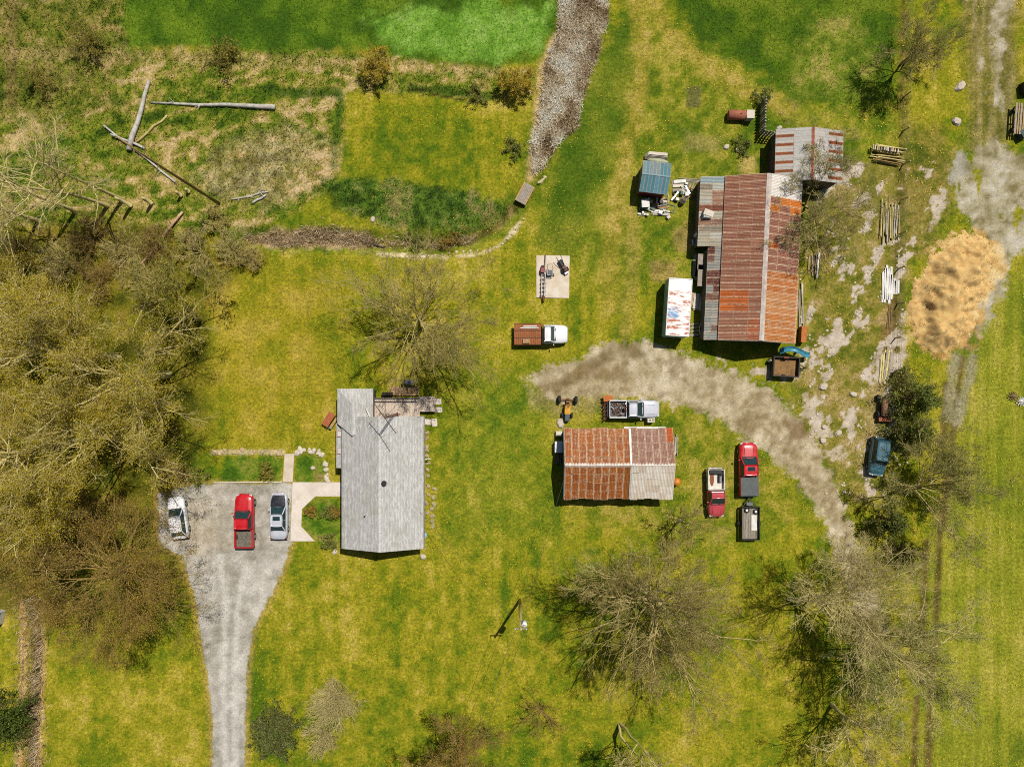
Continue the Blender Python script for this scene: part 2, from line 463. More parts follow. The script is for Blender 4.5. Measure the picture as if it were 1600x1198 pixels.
    over(.6 * lm([(1520, -20), (1525, 80)], 3, 2, 2) + .6 * lm([(1545, -20), (1550, 90)], 3, 2, 2), pal(n_fine, (100, 92, 54), (130, 116, 74)))
    # bare ground: driveway, farm track, eastern dirt road
    d1 = poly_sd(px, py, DRIVE) + wob * 3
    m1 = sstep(-5, 5, d1)
    over(.6 * (sstep(-11, -3, d1) - m1), pal(n_fine, (164, 132, 66), (190, 158, 96)))
    overb(m1, pal(con(.5 * fbm(x / 3, y / 3, 61, 4) + .5 * n_fine, 2.4), (150, 144, 128), (172, 166, 152), (190, 184, 172), (204, 198, 186)))
    wear = np.maximum(lm([(345, 870), (352, 960), (350, 1080), (352, 1220)], 5, 4, 3), lm([(385, 880), (370, 960), (367, 1080), (368, 1220)], 5, 4, 3))
    overb(.75 * wear * m1, pal(n_fine, (198, 193, 183), (218, 213, 203)))
    overb(.4 * m1 * pm([(350, 760), (372, 760), (366, 850), (345, 830)], 10, 10), pal(n_fine, (140, 130, 104), (158, 148, 124)))
    overb(.35 * m1 * pm([(270, 790), (340, 760), (350, 850), (300, 880)], 16, 22), pal(con(n_fine), (160, 136, 88), (196, 176, 140)))
    over(.65 * lm([(1414, -10), (1411, 200), (1406, 330), (1397, 590)], 7, 5, 8), pal(con(n_fine), (62, 60, 20), (88, 86, 30), (124, 106, 56)))
    speck = pm([(1120, 560), (1240, 575), (1300, 640), (1330, 720), (1290, 730), (1180, 640)], 14, 14) * sstep(.52, .62, fbm(x / .9, y / .9, 95, 3))
    overb(.9 * speck, pal(con(n_fine), (172, 156, 124), (208, 194, 172)))
    over(.6 * pm([(830, 600), (900, 585), (960, 600), (950, 640), (870, 650), (835, 630)], 10, 16), pal(con(n_fine), (136, 120, 72), (166, 146, 100), (180, 160, 116)))
    d2 = poly_sd(px, py, FARM) + wob * 11 + (fbm(x / .5, y / .5, 37, 3) - .5) * 16
    m2 = sstep(-13, 12, d2)
    overb(.81 * m2, pal(con(.5 * n_mid + .5 * n_fine, 2.6), (152, 134, 98), (178, 162, 128), (196, 181, 150), (212, 198, 170)))
    overb(.5 * m2 * sstep(.5, .66, fbm(x / 1.0, y / 1.0, 91, 4)), pal(n_fine, (112, 92, 54), (142, 120, 80)))
    overb(.75 * np.maximum(lm([(966, 505), (975, 540), (1000, 552)], 11, 8, 9), lm([(845, 612), (905, 584), (940, 560)], 9, 8, 9)), pal(n_fine, (96, 78, 44), (132, 110, 66)))
    overb(.7 * pm([(1225, 660), (1262, 655), (1268, 680), (1236, 690)], 6, 9), pal(n_fine, (104, 78, 44), (128, 98, 60)))
    d3 = poly_sd(px, py, EAST) + wob * 14
    m3 = sstep(-12, 12, d3) * (.25 + .75 * sstep(.42, .56, fbm(x / 1.0, y / 3.2, 73, 4) + .22 * sstep(205, 250, py) - .05))
    overb(.82 * m3, pal(con(.5 * n_mid + .5 * n_fine, 2.8), (126, 114, 74), (158, 148, 114), (180, 170, 142), (196, 188, 168)))
    overb(.6 * pm([(1478, 228), (1512, 234), (1508, 270), (1486, 280)], 9, 16), pal(n_fine, (172, 170, 158), (192, 188, 176)))
    for xx in (1522, 1533, 1545, 1556): over(.5 * lm([(xx, -20), (xx + 5, 110)], 2.5, 2, 2), pal(n_fine, (120, 110, 66), (170, 156, 116)))
    over(.75 * lm([(1566, -20), (1574, 120), (1560, 215)], 8, 7, 8), pal(n_fine, (86, 84, 30), (118, 110, 50)))
    for P in ([(1492, 560), (1480, 650)], [(1520, 560), (1496, 660)]):
        over(.8 * lm(P, 8, 5, 6), pal(n_fine, (128, 120, 80), (170, 162, 136)))
    sd_ = pm([(1432, 440), (1462, 392), (1500, 368), (1546, 378), (1556, 420), (1535, 470), (1516, 525), (1480, 556), (1438, 546), (1420, 500)], 14, 26)
    overb(.95 * sd_, pal(con(n_fine * .6 + n_mid * .4, 2.6), (168, 126, 66), (208, 172, 108), (226, 200, 146)))
    # garden beds
    bed = np.maximum(pm([(352, 714), (441, 712), (438, 750), (346, 750)], 3, 5), pm([(463, 711), (500, 712), (510, 730), (512, 752), (460, 752)], 3, 5))
    bed = np.maximum(bed, pm([(494, 778), (532, 778), (532, 860), (522, 858), (500, 848), (474, 824), (474, 796)], 3, 3))
    over(.85 * bed, pal(con(n_fine * .5 + n_mid * .5, 3), (52, 92, 16), (76, 116, 24), (106, 128, 36), (140, 128, 70)))
    over(.8 * pm([(330, 703), (444, 703), (444, 709), (330, 709)], 2, 3), pal(n_fine, (190, 168, 128), (214, 196, 160)))
    # straw heaps and dirt below the trees in the north-west corner
    over(.8 * np.maximum(pm([(250, 655 + 60), (300, 745), (300, 775), (250, 775)], 8, 8), 0), pal(con(n_fine), (160, 124, 74), (200, 164, 112)))
    over(.9 * lm(WDITCH, 8, 5, 4), pal(con(n_fine), (46, 34, 16), (76, 58, 28)))
    over(.85 * np.clip(lm([(p[0] + 15, p[1]) for p in WDITCH], 4, 3, 3) + lm([(p[0] - 16, p[1]) for p in WDITCH], 5, 3, 4), 0, 1), pal(con(n_fine), (180, 140, 82), (216, 184, 128)))
    over(.6 * pm([(1045, 355), (1085, 350), (1085, 395), (1060, 400)], 8, 12) + .6 * pm([(1020, 410), (1058, 405), (1055, 440), (1022, 440)], 8, 10), pal(con(n_fine), (130, 100, 62), (168, 140, 92)))
    over(.7 * pm([(1072, 136), (1096, 134), (1096, 168), (1074, 168)], 2, 3), pal(n_fine, (92, 88, 52), (112, 106, 68)))
    over(.55 * pm([(1068, 205), (1130, 215), (1120, 240), (1070, 235)], 8, 10), pal(n_fine, (140, 128, 66), (172, 154, 98)))
    over(.6 * pm([(1155, 245), (1180, 245), (1180, 275), (1160, 275)], 6, 8), pal(n_fine, (190, 160, 80), (216, 186, 120)))
    # reed bed floor
    m5 = sstep(-4, 4, poly_sd(px, py, REED) + wob * 5)
    over(.8 * (1 - sstep(2, 10, line_d(px, py, [(868, 60), (846, 110), (842, 160), (836, 220), (828, 275)]) + wob * 5)), pal(con(n_fine), (170, 142, 90), (206, 178, 128)))
    over(m5, pal(con(n_fine), (134, 112, 74), (176, 156, 116), (212, 196, 160)))
    # classes
    cls = np.where(m1 > .5, 1, cls); cls = np.where((m2 > .5) & (cls == 0), 2, cls); cls = np.where((m3 > .45) & (cls == 0), 3, cls)
    cls = np.where((m5 > .5) & (cls == 0), 4, cls); cls = np.where((bed > .5) & (cls == 0), 5, cls)
    cls = np.where(((ef > .5)) & (cls == 0), 6, cls); cls = np.where((np.maximum(fl, ne) > .5) & (cls == 0), 7, cls)
    cls = np.where((me_ > .5) & (cls == 0), 8, cls)
    bare = np.clip(grav + m5, 0, 1)
    tall = tall + .07 * fl + .07 * ne + .22 * me_ * sstep(.2, .5, 1 - nm + .2) + .10 * me_ + .12 * wt + .05 * bed + .04 * ef
    tall = tall + .3 * pm([(497, 278), (600, 282), (760, 306), (812, 322), (790, 345), (740, 368), (650, 362), (570, 345), (520, 320)], 8, 14)
    tall = tall * (1 - bare)
    flower = flower * (1 - bare) * (1 - me_) * (1 - fl) * (1 - ne) * (1 - .7 * wt) * (1 - bed)
    return col, grav, tall, cls, flower, bcol

def ground_material():
    m, nt, b = nodes('ground_cover')
    a = N(nt, 'ShaderNodeAttribute', attribute_name='Col'); g = N(nt, 'ShaderNodeAttribute', attribute_name='gravel')
    geo = N(nt, 'ShaderNodeNewGeometry'); vec = geo.outputs['Position']
    n1 = noise(nt, vec, 3.6, 6, .82); n2 = noise(nt, vec, 11.0, 3, .8); n3 = noise(nt, vec, 1.3, 4, .65)
    v = N(nt, 'ShaderNodeMath', operation='MULTIPLY'); nt.links.new(ramp(nt, n1, .37, .63, .5, 1.48), v.inputs[0]); nt.links.new(ramp(nt, n2, .34, .66, .68, 1.3), v.inputs[1])
    v2 = N(nt, 'ShaderNodeMath', operation='MULTIPLY'); nt.links.new(v.outputs[0], v2.inputs[0]); nt.links.new(ramp(nt, n3, .3, .7, .86, 1.14), v2.inputs[1])
    comb = N(nt, 'ShaderNodeCombineColor'); [nt.links.new(v2.outputs[0], comb.inputs[i]) for i in range(3)]
    grass = mixc(nt, 1.0, a.outputs['Color'], comb.outputs[0], 'MULTIPLY')
    # a little straw and moss between the blades
    grass = mixc(nt, ramp(nt, noise(nt, vec, 7.0, 3, .7), .56, .72, 0, .22), grass, alb((196, 172, 76)))
    vo = N(nt, 'ShaderNodeTexVoronoi'); vo.inputs['Scale'].default_value = 8.0; nt.links.new(vec, vo.inputs['Vector'])
    sep = N(nt, 'ShaderNodeSeparateColor'); nt.links.new(vo.outputs['Color'], sep.inputs[0])
    gv = N(nt, 'ShaderNodeMath', operation='MULTIPLY'); nt.links.new(ramp(nt, sep.outputs[0], 0, 1, .84, 1.13), gv.inputs[0]); nt.links.new(ramp(nt, n3, .3, .7, .84, 1.14), gv.inputs[1])
    g3 = N(nt, 'ShaderNodeMath', operation='MULTIPLY'); nt.links.new(gv.outputs[0], g3.inputs[0]); nt.links.new(ramp(nt, n2, .34, .66, .8, 1.18), g3.inputs[1])
    cg = N(nt, 'ShaderNodeCombineColor'); [nt.links.new(g3.outputs[0], cg.inputs[i]) for i in range(3)]
    gravel = mixc(nt, 1.0, N(nt, 'ShaderNodeAttribute', attribute_name='Bare').outputs['Color'], cg.outputs[0], 'MULTIPLY')
    ne_ = N(nt, 'ShaderNodeMath', operation='MULTIPLY_ADD'); nt.links.new(noise(nt, vec, 2.2, 8, .8), ne_.inputs[0]); ne_.inputs[1].default_value = 2.4; ne_.inputs[2].default_value = -1.2
    na_ = N(nt, 'ShaderNodeMath', operation='ADD'); nt.links.new(ne_.outputs[0], na_.inputs[0]); nt.links.new(g.outputs['Fac'], na_.inputs[1])
    nt.links.new(mixc(nt, ramp(nt, na_.outputs[0], .3, .68), grass, gravel), b.inputs['Base Color'])
    b.inputs['Roughness'].default_value = .95; b.inputs['Specular IOR Level'].default_value = .1
    bump(nt, b, n1, .7, .06)
    return m
GROUND = ground_material()

def build_ground():
    s = .25
    xs = np.arange(-55, 55.01, s); ys = np.arange(-42, 42.01, s)
    ext = np.array([60, 75, 110, 200, 500, 1500.])
    xs = np.concatenate([-ext[::-1], xs, ext]); ys = np.concatenate([-ext[::-1], ys, ext])
    XX, YY = np.meshgrid(xs, ys)
    X = XX.ravel(); Y = YY.ravel()
    col, grav, tall, cls, fl, bcol = ground_field(X, Y)
    Z = hgt(X, Y) + .035 * (fbm(X / 1.3, Y / 1.3, 5, 3) - .5) * (1 - grav)
    nx, ny = len(xs), len(ys)
    i, j = np.meshgrid(np.arange(nx - 1), np.arange(ny - 1))
    a = (j * nx + i).ravel()
    Q = np.stack([a, a + 1, a + nx + 1, a + nx], 1)
    cf = np.zeros(len(Q), int)
    vc = cls[Q]
    for k in range(1, 9):
        cf = np.where((vc == k).sum(1) >= 3, k, cf)
    V = np.stack([X, Y, Z], 1)
    names = {0: 'ground', 1: 'gravel_driveway', 2: 'farm_track', 3: 'dirt_road', 4: 'reed_bed', 5: 'garden_bed', 6: 'drilled_field', 7: 'hay_field', 8: 'rough_meadow'}
    for k, nm in names.items():
        q = Q[cf == k]
        if not len(q): continue
        u, inv = np.unique(q.ravel(), return_inverse=True)
        me = fast_mesh(nm, V[u], inv.reshape(-1, 4))
        set_col(me, col[u]); set_col(me, bcol[u], 'Bare'); set_flt(me, grav[u], 'gravel')
        me.polygons.foreach_set('use_smooth', np.ones(len(me.polygons), bool))
        tag(link(nm, me, GROUND), kind='structure')

def blade_material(name, trans=.35):
    m, nt, b = nodes(name)
    a = N(nt, 'ShaderNodeAttribute', attribute_name='Col')
    nt.links.new(a.outputs['Color'], b.inputs['Base Color'])
    b.inputs['Roughness'].default_value = .7; b.inputs['Specular IOR Level'].default_value = .15
    return m
BLADE = blade_material('grass_blades')

def blades(name, X, Y, hh, ww, col, per, rng, label, cat, lean=.6, z=None):
    """tufts of thin bent leaves as one object"""
    n = len(X)
    X = np.repeat(X, per); Y = np.repeat(Y, per); hh = np.repeat(hh, per) * rng.uniform(.6, 1.25, n * per)
    ww = np.repeat(ww, per) * rng.uniform(.7, 1.3, n * per); col = np.repeat(col, per, 0) * rng.uniform(.7, 1.38, (n * per, 1))
    X = X + rng.normal(0, .07, n * per); Y = Y + rng.normal(0, .07, n * per)
    Z = hgt(X, Y) - .02 if z is None else np.repeat(z, per)
    t = rng.uniform(0, 2 * np.pi, n * per); k = rng.uniform(.2, 1, n * per) * lean
    dx, dy = np.cos(t), np.sin(t)
    b0 = np.stack([X - dy * ww / 2, Y + dx * ww / 2, Z], 1); b1 = np.stack([X + dy * ww / 2, Y - dx * ww / 2, Z], 1)
    tip = np.stack([X + dx * hh * k, Y + dy * hh * k, Z + hh * np.sqrt(np.maximum(.05, 1 - .8 * k * k))], 1)
    V = np.stack([b0, b1, tip], 1).reshape(-1, 3)
    me = fast_mesh(name, V, np.arange(len(V)).reshape(-1, 3))
    set_col(me, np.repeat(np.clip(col, .003, .8), 3, 0))
    return tag(link(name, me, BLADE), label, cat, kind='stuff')

def build_grass():
    rng = np.random.default_rng(5)
    n = 130000
    X = rng.uniform(-53.6, 53.6, n); Y = rng.uniform(-40.3, 40.3, n)
    col, grav, tall, cls, fl, _ = ground_field(X, Y)
    keep = (grav < .35) & (cls != 4)
    lawn = keep & (tall < .13); rough = keep & (tall >= .13)
    blades('lawn_grass', X[lawn], Y[lawn], tall[lawn] * 1.1, np.full(lawn.sum(), .05), col[lawn] * 1.25, 2, rng, 'short yellow green lawn grass around the house and barns', 'grass', .9)
    blades('meadow_grass', X[rough], Y[rough], tall[rough] * 1.05, np.full(rough.sum(), .065), col[rough] * 1.25, 3, rng, 'tall rough grass of the meadow, banks and hay field', 'grass', .9)
    # weeds pushing through the edges of the gravel
    k = (grav > .2) & (grav < .8) & (rng.random(n) < .5)
    blades('gravel_weeds', X[k], Y[k], np.full(k.sum(), .08), np.full(k.sum(), .05), np.tile(alb((116, 116, 34)), (k.sum(), 1)), 2, rng, 'thin weeds along the gravel edges', 'weeds', .9)
    # dandelions
    n = 60000
    X = rng.uniform(-53.6, 53.6, n); Y = rng.uniform(-40.3, 40.3, n)
    col, grav, tall, cls, fl, _ = ground_field(X, Y)
    k = rng.random(n) < fl * .42 + .02 * (fl > 0)
    X, Y = X[k], Y[k]; n = len(X); r = rng.uniform(.03, .062, n); Z = hgt(X, Y) + rng.uniform(.06, .1, n)
    an = np.linspace(0, 2 * np.pi, 5)[:-1]
    V = np.stack([np.stack([X + r * np.cos(t), Y + r * np.sin(t), Z + .01 * np.cos(t)], 1) for t in an], 1).reshape(-1, 3)
    me = fast_mesh('dandelions', V, np.arange(len(V)).reshape(-1, 4))
    tag(link('dandelions', me, mat('dandelion', (236, 204, 30), (216, 176, 20), 5, .7, 0, 0)), 'yellow dandelion heads scattered over the lawn', 'flowers', kind='stuff')
    # dry reeds: flattened pale stems over the reed bed and along the ditch
    n = 34000
    X = rng.uniform(0, 11.5, n); Y = rng.uniform(20, 41, n)
    px = X / H * F + 800; py = 599 - Y / H * F
    wob = (fbm(X / 1.1, Y / 1.1, 31, 4) - .5) * 10
    k = poly_sd(px, py, REED) + wob > -2
    X, Y = X[k], Y[k]
    t = fbm(X / 1.2, Y / 1.2, 8, 3)
    c = pal(np.clip((t - .5) * 1.8 + .66 + rng.normal(0, .22, len(X)), 0, 1), (116, 90, 56), (180, 156, 118), (222, 206, 176), (246, 236, 214))
    blades('dry_reeds', X, Y, rng.uniform(.4, .8, len(X)), np.full(len(X), .05), c * 1.25, 2, rng, 'bleached dry reeds flattened along the drainage swale', 'reeds', 1.0)
    P = []
    for _ in range(700):
        a = rng.integers(0, 5); q = rng.random()
        P.append((DITCH[a][0] * (1 - q) + DITCH[a + 1][0] * q + rng.normal(0, 4), DITCH[a][1] * (1 - q) + DITCH[a + 1][1] * q + rng.normal(-2, 4)))
    for _ in range(900):
        q = rng.random(); P.append((420 + 160 * q, 370 + 6 * math.sin(q * 9) + rng.normal(0, 7)))
    for _ in range(1300):
        P.append((50 + rng.normal(0, 11), rng.uniform(930, 1200)))
    P = np.array(P); X = (P[:, 0] - 800) / F * H; Y = (599 - P[:, 1]) / F * H
    c = pal(np.clip(rng.normal(.55, .3, len(X)), 0, 1), (84, 66, 36), (150, 122, 76), (206, 180, 138), (226, 206, 172))
    blades('ditch_straw', X, Y, rng.uniform(.4, .9, len(X)), np.full(len(X), .045), c, 3, rng, 'straw coloured dead stems lying along the ditches', 'straw', 1.0)
build_ground()
build_grass()
# ------------------------------------------------------------------ trees and bushes
def tubes(pts, rad, s):
    """many polylines with the same number of points -> one tube array; pts (N,k,3), rad (N,k)"""
    n, k, _ = pts.shape
    d = pts[:, -1] - pts[:, 0]; d = d / (np.linalg.norm(d, axis=1, keepdims=True) + 1e-9)
    ref = np.where(np.abs(d[:, 2:3]) > .9, np.array([[1., 0, 0]]), np.array([[0, 0, 1.]]))
    a = np.cross(d, ref); a /= np.linalg.norm(a, axis=1, keepdims=True) + 1e-9
    b = np.cross(d, a)
    t = np.arange(s) * 2 * np.pi / s
    ring = a[:, None, :] * np.cos(t)[None, :, None] + b[:, None, :] * np.sin(t)[None, :, None]
    V = pts[:, :, None, :] + ring[:, None, :, :] * rad[:, :, None, None]
    idx = np.arange(n * k * s).reshape(n, k, s)
    A = idx[:, :-1, :]; B = np.roll(idx, -1, 2)[:, :-1, :]; Cc = np.roll(idx, -1, 2)[:, 1:, :]; D = idx[:, 1:, :]
    Q = np.stack([A, B, Cc, D], -1).reshape(-1, 4)
    return V.reshape(-1, 3), Q

def join(parts):
    V = []; Q = []; o = 0
    for v, q in parts:
        V.append(v); Q.append(q + o); o += len(v)
    return np.concatenate(V), np.concatenate(Q)

def grow(par, rad, per, t0, t1, ang, lf, k, rng, up=.15, rf=.55, rmin=.012, lmin=.3):
    """children of every parent polyline"""
    n, kk, _ = par.shape
    L = np.linalg.norm(np.diff(par, axis=1), axis=2).sum(1)
    pi = np.repeat(np.arange(n), per); m = len(pi)
    t = rng.uniform(t0, t1, m)
    f = t * (kk - 1); i = np.minimum(f.astype(int), kk - 2); u = (f - i)[:, None]
    p0 = par[pi, i] * (1 - u) + par[pi, i + 1] * u
    r0 = (rad[pi, i] * (1 - u[:, 0]) + rad[pi, i + 1] * u[:, 0]) * rf
    d = par[pi, i + 1] - par[pi, i]; d /= np.linalg.norm(d, axis=1, keepdims=True) + 1e-9
    q = rng.normal(0, 1, (m, 3)); q -= (q * d).sum(1, keepdims=True) * d; q /= np.linalg.norm(q, axis=1, keepdims=True) + 1e-9
    an = np.radians(rng.uniform(ang[0], ang[1], m))[:, None]
    nd = d * np.cos(an) + q * np.sin(an)
    nd[:, 2] += up; nd /= np.linalg.norm(nd, axis=1, keepdims=True)
    ln = np.maximum(lmin, L[pi] * lf * (1.15 - .6 * t) * rng.uniform(.65, 1.3, m))
    pts = np.zeros((m, k, 3)); pts[:, 0] = p0
    step = (ln / (k - 1))[:, None]
    cur = nd
    for j in range(1, k):
        pts[:, j] = pts[:, j - 1] + cur * step
        cur = cur + rng.normal(0, .16, (m, 3)) + np.array([0, 0, up * .4]); cur /= np.linalg.norm(cur, axis=1, keepdims=True)
    r0 = np.maximum(r0, rmin)
    rr = r0[:, None] * np.linspace(1, .45, k)[None, :]
    return pts, np.maximum(rr, rmin * .7)

def leaf_quads(P, size, rng, flat=.5):
    n = len(P)
    a = rng.normal(0, 1, (n, 3)); a[:, 2] *= flat; a /= np.linalg.norm(a, axis=1, keepdims=True)
    b = rng.normal(0, 1, (n, 3)); b[:, 2] *= flat; b -= (b * a).sum(1, keepdims=True) * a; b /= np.linalg.norm(b, axis=1, keepdims=True) + 1e-9
    s = (size * rng.uniform(.6, 1.35, n))[:, None]
    a = a * s; b = b * s * .55
    V = np.stack([P - a, P + b, P + a, P - b], 1).reshape(-1, 3)
    return V, np.arange(4 * n).reshape(-1, 4)

def bark(key, c1, c2):
    return mat('bark_' + key, c1, c2, 2.5, .9, 0, .4)
BARKS = {'grey': bark('grey', (206, 188, 120), (164, 146, 84)), 'dark': bark('dark', (140, 118, 80), (104, 86, 58)),
         'pale': bark('pale', (230, 214, 146), (196, 178, 112)), 'brown': bark('brown', (176, 148, 84), (140, 114, 62)), 'white': bark('white', (206, 202, 192), (170, 162, 148))}

def foliage(o_name, V, Q, cs, rng, parent, var=.3):
    me = fast_mesh(o_name, V, Q)
    n = len(V) // 4
    t = np.clip(rng.normal(.5, .28, n), 0, 1)
    c = pal(t, *cs) * rng.uniform(1 - var, 1 + var, (n, 1))
    set_col(me, np.repeat(np.clip(c, .003, .8), 4, 0))
    return link(o_name, me, LEAF, parent)

def leaf_material():
    m, nt, b = nodes('leaves')
    a = N(nt, 'ShaderNodeAttribute', attribute_name='Col')
    nt.links.new(a.outputs['Color'], b.inputs['Base Color'])
    b.inputs['Roughness'].default_value = .6; b.inputs['Specular IOR Level'].default_value = .2
    tr = N(nt, 'ShaderNodeBsdfTranslucent'); nt.links.new(a.outputs['Color'], tr.inputs[0])
    mx = N(nt, 'ShaderNodeMixShader'); mx.inputs[0].default_value = .45
    nt.links.new(b.outputs[0], mx.inputs[1]); nt.links.new(tr.outputs[0], mx.inputs[2])
    nt.links.new(mx.outputs[0], nt.nodes['Material Output'].inputs[0])
    return m
LEAF = leaf_material()
OCHRE = ((160, 146, 30), (194, 174, 44), (218, 198, 70), (168, 158, 38))
OLIVE = ((130, 128, 40), (160, 154, 56), (184, 174, 80))
BROWN = ((148, 116, 40), (178, 146, 58), (194, 164, 74), (150, 140, 50))
GREENS = ((84, 106, 38), (118, 136, 54), (158, 166, 82), (136, 148, 60))
LIME = ((112, 128, 40), (146, 156, 66), (170, 176, 96))
GOLD = ((190, 164, 34), (214, 184, 48), (170, 156, 44))

def tree(name, label, cat, px, py, ht, spread, seed, barkk='grey', tr=.22, limbs=8, n2=6, n3=7, n4=5, leaves=0, lsize=.1, lcol=OLIVE, group=None,
         limb_t=(.3, .98), ang=(30, 62), fork=0, lean=(0, 0), up=.16, rmin=.014, lrad=.35, lf1=None):
    """tapering trunk, limbs, branches and twigs, with buds or young leaves near the twigs"""
    rng = np.random.default_rng(seed)
    p = W(px, py); z0 = hz(px, py)
    root = thing(name, label, cat, (p.x, p.y, z0), 0, group)
    k = 6
    t = np.linspace(0, 1, k)
    hgtT = ht * .78
    tr_pts = np.zeros((1, k, 3)); tr_pts[0, :, 2] = -.15 + t * hgtT
    tr_pts[0, :, 0] = np.cumsum(rng.normal(0, .02 * ht, k)) * t + lean[0] * t * ht; tr_pts[0, :, 1] = np.cumsum(rng.normal(0, .02 * ht, k)) * t + lean[1] * t * ht
    tr_rad = (tr * (1 - .78 * t) + .3 * tr * np.exp(-t * 14))[None, :]
    if fork:
        # several leaders leave the ground or a low fork
        st = np.repeat(tr_pts[:, :1], fork, 0); th = rng.uniform(0, 2 * np.pi, fork)
        L0 = np.zeros((fork, k, 3)); 
        for j in range(fork):
            out = spread * rng.uniform(.25, .6)
            L0[j, :, 0] = np.cos(th[j]) * out * t ** 1.2; L0[j, :, 1] = np.sin(th[j]) * out * t ** 1.2; L0[j, :, 2] = -.1 + hgtT * rng.uniform(.75, 1.0) * t
            L0[j, 1:, :2] += rng.normal(0, .015 * ht, (k - 1, 2))
        tr_pts = L0; tr_rad = np.repeat(tr_rad * .7, fork, 0)
    lf = lf1 or spread / max(hgtT, .1) * 1.15
    per1 = max(2, limbs // max(1, fork))
    l1, r1 = grow(tr_pts, tr_rad, per1, limb_t[0], limb_t[1], ang, lf, 5, rng, up, .55, .03, .5)
    l2, r2 = grow(l1, r1, n2, .18, 1, (24, 55), .52, 4, rng, up * .8, .55, rmin * 1.3, .4)
    l3, r3 = grow(l2, r2, n3, .2, 1, (22, 55), .52, 3, rng, up * .6, .6, rmin, .35)
    v, q = join([tubes(tr_pts, tr_rad, 8), tubes(l1, r1, 5)])
    me = fast_mesh('trunk', v, q); me.polygons.foreach_set('use_smooth', np.ones(len(me.polygons), bool))
    link('trunk', me, BARKS[barkk], root)
    segs = [tubes(l2, r2, 4), tubes(l3, r3, 3)]
    tips = l3
    if n4:
        l4, r4 = grow(l3, r3, n4, .15, 1, (20, 55), .55, 3, rng, up * .5, .65, rmin * .75, .25)
        segs.append(tubes(l4, r4, 3)); tips = l4
    v, q = join(segs)
    link('branches', fast_mesh('branches', v, q), BARKS[barkk], root)
    if leaves:
        i = rng.integers(0, len(tips), leaves); u = rng.random((leaves, 1))
        P = tips[i, 1] * (1 - u) + tips[i, 2] * u + rng.normal(0, lrad * .35, (leaves, 3))
        v, q = leaf_quads(P, lsize, rng)
        foliage('crown', v, q, lcol, rng, root)
    return root

def bush(name, label, cat, px, py, r, ht, seed, stems=14, leaves=900, lsize=.09, lcol=OLIVE, barkk='brown', group=None, twigs=5, rmin=.014, shape=1.0):
    """many thin stems fanning out of the ground, twigs and leaves"""
    rng = np.random.default_rng(seed)
    p = W(px, py); root = thing(name, label, cat, (p.x, p.y, hz(px, py)), 0, group)
    th = rng.uniform(0, 2 * np.pi, stems); out = r * np.sqrt(rng.uniform(.02, 1, stems)); hh = ht * rng.uniform(.65, 1.1, stems) * (1 - .35 * (out / r) ** 2)
    t = np.linspace(0, 1, 5)
    S = np.zeros((stems, 5, 3))
    S[:, :, 0] = np.cos(th)[:, None] * out[:, None] * t ** shape; S[:, :, 1] = np.sin(th)[:, None] * out[:, None] * t ** shape
    S[:, :, 2] = -.05 + hh[:, None] * t ** .85
    S[:, :, :2] += rng.normal(0, .05 * r, (stems, 5, 2)) * t[None, :, None]
    rad = np.repeat((.035 * (1 - .6 * t))[None, :], stems, 0) * max(.6, ht / 3)
    l2, r2 = grow(S, rad, twigs, .25, 1, (25, 60), .42, 4, rng, .1, .6, rmin, .25)
    l3, r3 = grow(l2, r2, 5, .15, 1, (25, 60), .55, 3, rng, .08, .6, rmin * .8, .2)
    v, q = join([tubes(S, rad, 4), tubes(l2, r2, 3), tubes(l3, r3, 3)])
    link('stems', fast_mesh('stems', v, q), BARKS[barkk], root)
    if leaves:
        i = rng.integers(0, len(l3), leaves); u = rng.random((leaves, 1))
        P = l3[i, 1] * (1 - u) + l3[i, 2] * u + rng.normal(0, .08, (leaves, 3)); P[:, 2] = np.maximum(P[:, 2], .03)
        v, q = leaf_quads(P, lsize, rng)
        foliage('foliage', v, q, lcol, rng, root)
    return root

def conifer(name, label, px, py, ht, r, seed, leaves=5000, lcol=GREENS, group=None, lsize=.095):
    """evergreen: trunk with whorled boughs carrying dense sprays, gaps between the boughs"""
    rng = np.random.default_rng(seed)
    p = W(px, py); root = thing(name, label, 'tree', (p.x, p.y, hz(px, py)), 0, group)
    t = np.linspace(0, 1, 6)
    T = np.zeros((1, 6, 3)); T[0, :, 2] = -.1 + ht * t; T[0, :, :2] = rng.normal(0, .01 * ht, (6, 2)) * t[:, None]
    rad = (.18 * (1 - .9 * t))[None, :]
    v, q = tubes(T, rad, 8); link('trunk', fast_mesh('trunk', v, q), BARKS['dark'], root)
    nb = 70
    z = ht * rng.uniform(.1, .95, nb); th = rng.uniform(0, 2 * np.pi, nb)
    L = r * np.clip(1.12 - (z / ht) ** 1.3, .12, 1) * rng.uniform(.6, 1.2, nb)
    B = np.zeros((nb, 4, 3)); u = np.linspace(0, 1, 4)
    B[:, :, 0] = (np.cos(th) * L)[:, None] * u; B[:, :, 1] = (np.sin(th) * L)[:, None] * u; B[:, :, 2] = z[:, None] + L[:, None] * (.25 * u - .1 * u * u)
    rb = np.repeat((.035 * (1 - .7 * u))[None, :], nb, 0)
    l2, r2 = grow(B, rb, 9, .2, 1, (25, 60), .4, 3, rng, .02, .6, .012, .2)
    v, q = join([tubes(B, rb, 4), tubes(l2, r2, 3)]); link('branches', fast_mesh('branches', v, q), BARKS['dark'], root)
    i = rng.integers(0, len(l2), leaves); w = rng.random((leaves, 1))
    P = l2[i, 0] * (1 - w) + l2[i, 2] * w + rng.normal(0, .12, (leaves, 3)); P[:, 2] = np.maximum(P[:, 2], .05)
    v, q = leaf_quads(P, lsize, rng, .7); foliage('crown', v, q, lcol, rng, root)
    return root

